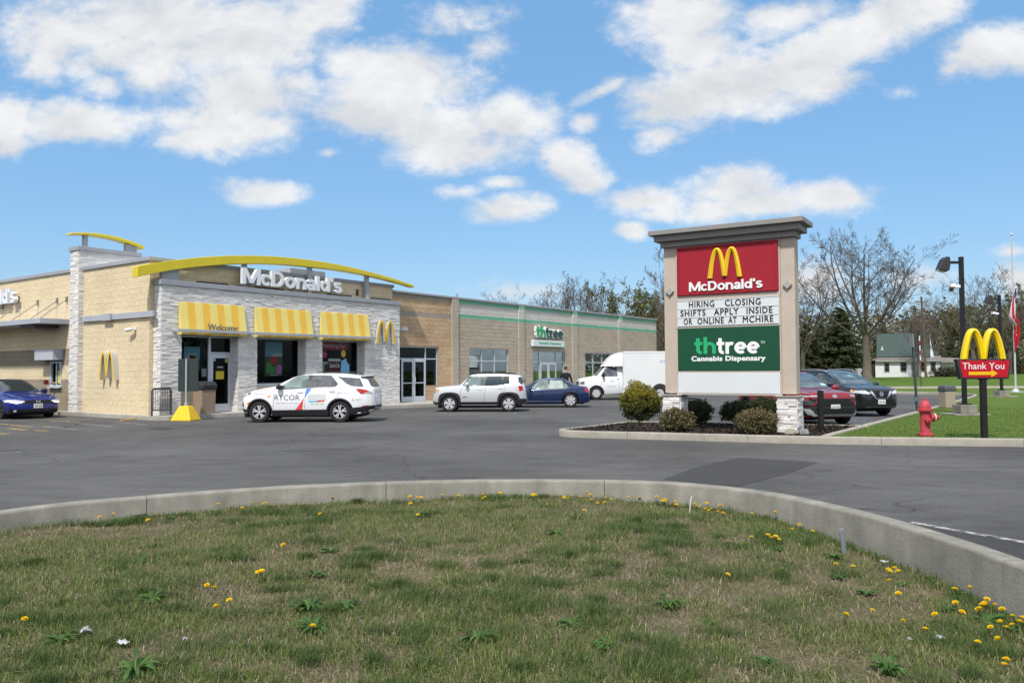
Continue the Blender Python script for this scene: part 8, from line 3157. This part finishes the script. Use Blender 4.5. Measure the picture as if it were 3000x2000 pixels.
firstd = True
for lst, fn in ((d1, f1), (d2, f2)):
    for (a, b) in lst:
        u, v = fn(a, b)
        p = on_grass(u, v + 6)
        o = dproto
        if firstd:
            firstd = False
        else:
            o = dproto.copy()
            col.objects.link(o)
        s = rs.uniform(.85, 1.15)
        o.location = p
        o.scale = (s * 1.15, s * 1.15, s * rs.uniform(1.0, 1.5))
        o.rotation_euler = (rs.uniform(-.25, .25) + .25, rs.uniform(-.25, .25), rs.uniform(0, 6.28))
        tag(o, 'yellow dandelion flower in the foreground grass', 'dandelion', 'dandelions in the foreground grass')


# litter
def scrap(label, q, s, seed, c=(.40, .41, .42)):
    rs = np.random.RandomState(seed)
    p = on_grass(*q)
    n = 7
    vs, fs = [], []
    for i in range(n):
        for j in range(n):
            a, b = i / (n - 1) - .5, j / (n - 1) - .5
            vs.append((a * s * (1 + .3 * rs.rand()), b * s * .7 * (1 + .3 * rs.rand()), .018 + .5 * s * abs(noise.noise(Vector((a * 3 + seed, b * 3, 0)))) + .012 * rs.rand()))
    for i in range(n - 1):
        for j in range(n - 1):
            fs.append((i * n + j, i * n + j + 1, (i + 1) * n + j + 1, (i + 1) * n + j))
    o = MB().add(vs, fs).build('paper_scrap', mat('scrap_white', c, .7), None, fix=False)
    o.location = p
    o.rotation_euler = (0, 0, rs.uniform(0, 6))
    return tag(o, label, 'litter')


scrap('crumpled white paper lying in the lower left grass', f1(392, 752), .085, 3)
scrap('torn white wrapper in the grass below the crumpled paper', f1(565, 805), .06, 4)
scrap('tiny white scrap in the grass right of the torn wrapper', f1(850, 785), .03, 5)
scrap('white scrap in the grass near the lower right dandelions', f2(1970, 782), .055, 6)
scrap('small white scrap lying left of the white scrap on the lower right', f2(1826, 786), .03, 7)
scrap('pale wrapper in the grass close to the bend of the kerb', f2(1710, 428), .05, 8)
p = on_grass(*f2(815, 192))
o = MB().tube([(0, 0, -.02), (.01, 0, .09), (.02, 0, .17), (.035, .005, .21)], [.010, .009, .008, .006], 6).build('white_stake', mat('stake_white', (.55, .54, .50), .7), None, smooth=60)
o.location = p
tag(o, 'short bent white stake in front of the kerb joint', 'stake')
p = on_grass(*f2(1522, 372))
o = MB().box(-.035, .03, -.018, -.006, -.02, .24, M=Matrix.Rotation(R_(-9), 4, 'Y')).box(-.01, .035, -.0055, .010, -.02, .21, M=Matrix.Rotation(R_(-12), 4, 'Y')).build('grey_stake', mat('stake_grey', (.20, .235, .26), .6), None, bevel=.006)
o.location = p
o.rotation_euler = (0, 0, R_(35))
tag(o, 'broken grey plastic stake leaning on the inside of the kerb', 'stake')

# lawn blades where the far lawn is nearest
rs = np.random.RandomState(8)
n = 60000
x, y = rs.uniform(6.5, 24, n), 16 + 15 * rs.uniform(0, 1, n) ** 1.6
lp = np.array([(p[0], p[1]) for p in lpoly])
k = in_poly(x, y, lp)
x, y = x[k], y[k]
n = len(x)
V, F = blades(x, y, np.full(n, .110), rs.uniform(.03, .07, n), rs.uniform(.002, .0045, n), rs.uniform(.2, .8, n), rs)
tag(np_mesh('lawn_grass', V, F, island_mat('lawn_blade', [(0, (.06, .105, .018)), (.6, (.10, .16, .028)), (1, (.16, .20, .05))], .65, .3)), kind='stuff')

# tree line of the street behind the photographer is left out: nothing of it shows

# ================================================================== PEOPLE
def skin_body(name, joints, edges, m, parent, sub=2, root=0):
    me = bpy.data.meshes.new(name)
    me.from_pydata([j[:3] for j in joints], edges, [])
    o = bpy.data.objects.new(name, me)
    col.objects.link(o)
    o.parent = parent
    sk = o.modifiers.new('skin', 'SKIN')
    sk.use_smooth_shade = True
    for i, j in enumerate(joints):
        r = j[3] if isinstance(j[3], tuple) else (j[3], j[3])
        me.skin_vertices[0].data[i].radius = r
        me.skin_vertices[0].data[i].use_root = (i == root)
    o.modifiers.new('sub', 'SUBSURF').levels = sub
    o.modifiers['sub'].render_levels = sub
    dg = bpy.context.evaluated_depsgraph_get()
    dg.update()
    nm = bpy.data.meshes.new_from_object(o.evaluated_get(dg))
    o.modifiers.clear()
    o.data = nm
    nm.shade_smooth()
    nm.materials.clear()
    for q in (m if isinstance(m, list) else [m]):
        nm.materials.append(q)
    return o


M_SKIN = mat('skin', (.42, .25, .18), .55)
M_JACK = mat('dark_navy_jacket', (.010, .012, .020), .85, bump=.004, bscale=25)
M_TROU = mat('dark_trousers', (.03, .03, .035), .85)
M_HAIR = mat('short_brown_hair', (.05, .03, .02), .8, bump=.004, bscale=80)


def fingers(joints, edges, hand, direction, palm, side, r=.009):
    """five fingers from the palm end"""
    d, s, n = Vector(direction).normalized(), Vector(side).normalized(), Vector(palm).normalized()
    k = len(joints)
    for i, (off, ln) in enumerate(((-.030, .062), (-.010, .074), (.011, .070), (.030, .055))):
        a = Vector(joints[hand][:3]) + s * off + d * .035
        b = a + d * ln * .5 + n * .012
        c = a + d * ln * .86 + n * .035
        for q, rr in ((a, r), (b, r * .92), (c, r * .8)):
            joints.append((q.x, q.y, q.z, rr))
        edges += [(hand, k), (k, k + 1), (k + 1, k + 2)]
        k += 3
    a = Vector(joints[hand][:3]) - s * .035 + d * .0
    b = a - s * .022 + d * .035 + n * .012
    for q, rr in ((a, r * 1.1), (b, r * .9)):
        joints.append((q.x, q.y, q.z, rr))
    edges += [(hand, k), (k, k + 1)]


# man walking away towards the dispensary (x right, y away from us, z up)
pm = thing('person', 'man in a dark jacket walking to the dispensary door, seen from behind', 'person', (2.72, 41.0, .0), R_(-8))
J = [(0, 0, .96, (.155, .115)), (0, .0, 1.12, (.150, .105)), (0, .01, 1.28, (.175, .115)), (0, .0, 1.42, (.170, .100)), (0, .01, 1.50, (.075, .07)), (0, .02, 1.56, (.055, .055)),
     (-.19, 0, 1.41, .075), (-.27, -.02, 1.16, .055), (-.25, .06, .93, .042), (-.245, .09, .86, (.035, .02)),
     (.19, 0, 1.41, .075), (.29, -.05, 1.17, .055), (.345, -.04, .94, .042), (.35, -.02, .86, (.035, .02)),
     (-.095, 0, .88, .095), (-.10, .08, .50, .068), (-.10, .00, .10, .048), (-.10, .13, .03, .040),
     (.095, 0, .88, .095), (.10, -.02, .50, .068), (.10, -.22, .14, .048), (.10, -.13, .04, .040),
     (0, .02, 1.64, (.072, .085)), (0, .03, 1.72, (.080, .098)), (0, .03, 1.79, (.055, .070))]
E = [(0, 1), (1, 2), (2, 3), (3, 4), (4, 5), (5, 22), (22, 23), (23, 24), (3, 6), (6, 7), (7, 8), (8, 9), (3, 10), (10, 11), (11, 12), (12, 13), (0, 14), (14, 15), (15, 16), (16, 17), (0, 18), (18, 19), (19, 20), (20, 21)]
fingers(J, E, 9, (0, .2, -1), (.6, .4, 0), (0, 1, 0))
fingers(J, E, 13, (.05, .2, -1), (-.6, .4, 0), (0, 1, 0))
body = skin_body('body', J, E, [M_JACK, M_SKIN, M_TROU, M_CHAR], pm)
for p in body.data.polygons:
    c = p.center
    if c.z > 1.535:
        p.material_index = 1
    elif c.z < .12:
        p.material_index = 3
    elif c.z < .90 and abs(c.x) < .21:
        p.material_index = 2
    elif c.z < .905 and abs(c.x) > .2:
        p.material_index = 1
hb = MB()
hb.ball((0, .028, 1.735), (.093, .108, .095), 9)
hb.f = [f for f in hb.f if sum(hb.v[i][2] for i in f) / len(f) > 1.715 - .06 * (1 if sum(hb.v[i][1] for i in f) / len(f) < .04 else -1)]
hb.m = [0] * len(hb.f)
hb.build('hair', M_HAIR, pm, smooth=60)
fc_ = MB()
for sg_ in (-1, 1):
    fc_.ball((sg_ * .086, .02, 1.69), (.014, .022, .034), 5)
fc_.ball((0, .135, 1.68), (.014, .02, .026), 5)
fc_.build('ears_and_nose', M_SKIN, pm, smooth=60)
ey = MB()
for sg_ in (-1, 1):
    ey.ball((sg_ * .033, .115, 1.71), .013, 5)
ey.box(-.026, .026, .117, .124, 1.630, 1.638)
ey.build('eyes_and_mouth', M_CHAR, pm, smooth=60)
cl_ = MB().lathe([(.075, 1.515), (.082, 1.545), (.070, 1.575), (.064, 1.575), (.066, 1.52)], 18, c=(0, .012, 0), cap=False)
cl_.build('shirt_collar', mat('collar_pale', (.50, .42, .40), .8), pm, smooth=60)

# server leaning out of the drive-through window (building frame: x = along the front, y = along this wall)
sv = thing('person', 'server in the drive-through window with one arm held out', 'person', (BX, BY, 0), BANG)
bx_, by_ = UL + .42, 6.98
J = [(bx_, by_, .95, (.15, .11)), (bx_, by_, 1.15, (.14, .10)), (bx_ - .02, by_, 1.33, (.165, .11)), (bx_ - .03, by_, 1.45, (.16, .095)), (bx_ - .03, by_, 1.53, .055), (bx_ - .05, by_, 1.62, (.072, .085)), (bx_ - .05, by_, 1.71, (.08, .095)), (bx_ - .05, by_, 1.77, (.055, .07)),
     (bx_ - .03, by_ + .18, 1.42, .065), (bx_ - .26, by_ + .22, 1.24, .048), (bx_ - .54, by_ + .20, 1.22, .036), (bx_ - .63, by_ + .20, 1.225, (.035, .018)),
     (bx_ - .03, by_ - .18, 1.42, .065), (bx_ - .04, by_ - .24, 1.18, .048), (bx_ - .16, by_ - .18, 1.10, .036), (bx_ - .22, by_ - .15, 1.10, (.035, .018))]
E = [(0, 1), (1, 2), (2, 3), (3, 4), (4, 5), (5, 6), (6, 7), (3, 8), (8, 9), (9, 10), (10, 11), (3, 12), (12, 13), (13, 14), (14, 15)]
fingers(J, E, 11, (-1, 0, 0), (0, 0, -.8), (0, 1, 0))
fingers(J, E, 15, (-1, .2, 0), (0, 0, -.8), (0, 1, 0))
body = skin_body('body', J, E, [mat('grey_shirt', (.16, .16, .18), .85), M_SKIN], sv)
for p in body.data.polygons:
    c = p.center
    if c.z > 1.545 or c.x < bx_ - .22:
        p.material_index = 1
hb = MB().ball((bx_ - .04, by_, 1.735), (.10, .095, .09), 8)
hb.f = [f for f in hb.f if sum(hb.v[i][2] for i in f) / len(f) > 1.72]
hb.m = [0] * len(hb.f)
hb.build('cap', mat('cap_black', (.02, .02, .02), .8), sv, smooth=60)
fc_ = MB()
for sg_ in (-1, 1):
    fc_.ball((bx_ - .05, by_ + sg_ * .085, 1.69), (.022, .014, .034), 5)
fc_.ball((bx_ - .155, by_, 1.68), (.02, .014, .026), 5)
fc_.build('ears_and_nose', M_SKIN, sv, smooth=60)
ey = MB()
for sg_ in (-1, 1):
    ey.ball((bx_ - .132, by_ + sg_ * .033, 1.71), .013, 5)
ey.box(bx_ - .142, bx_ - .134, by_ - .026, by_ + .026, 1.63, 1.638)
ey.build('eyes_and_mouth', M_CHAR, sv, smooth=60)
cr_ = thing('card_reader', 'dark red card reader held out of the drive-through window', 'card reader', bw(bx_ - .80, by_ + .20, 1.20), BANG)
MB().box(-.07, .07, -.05, .05, -.02, .15).build('reader_body', mat('reader_dark_red', (.16, .012, .018), .5), cr_, bevel=.01)
MB().box(-.0715, -.0701, -.035, .035, .07, .13).build('reader_screen', M_BLACK, cr_)
MB().tube([(.06, 0, .02), (.16, 0, .03)], .013, 8).build('grip', mat('reader_dark_red', (.16, .012, .018), .5), cr_)
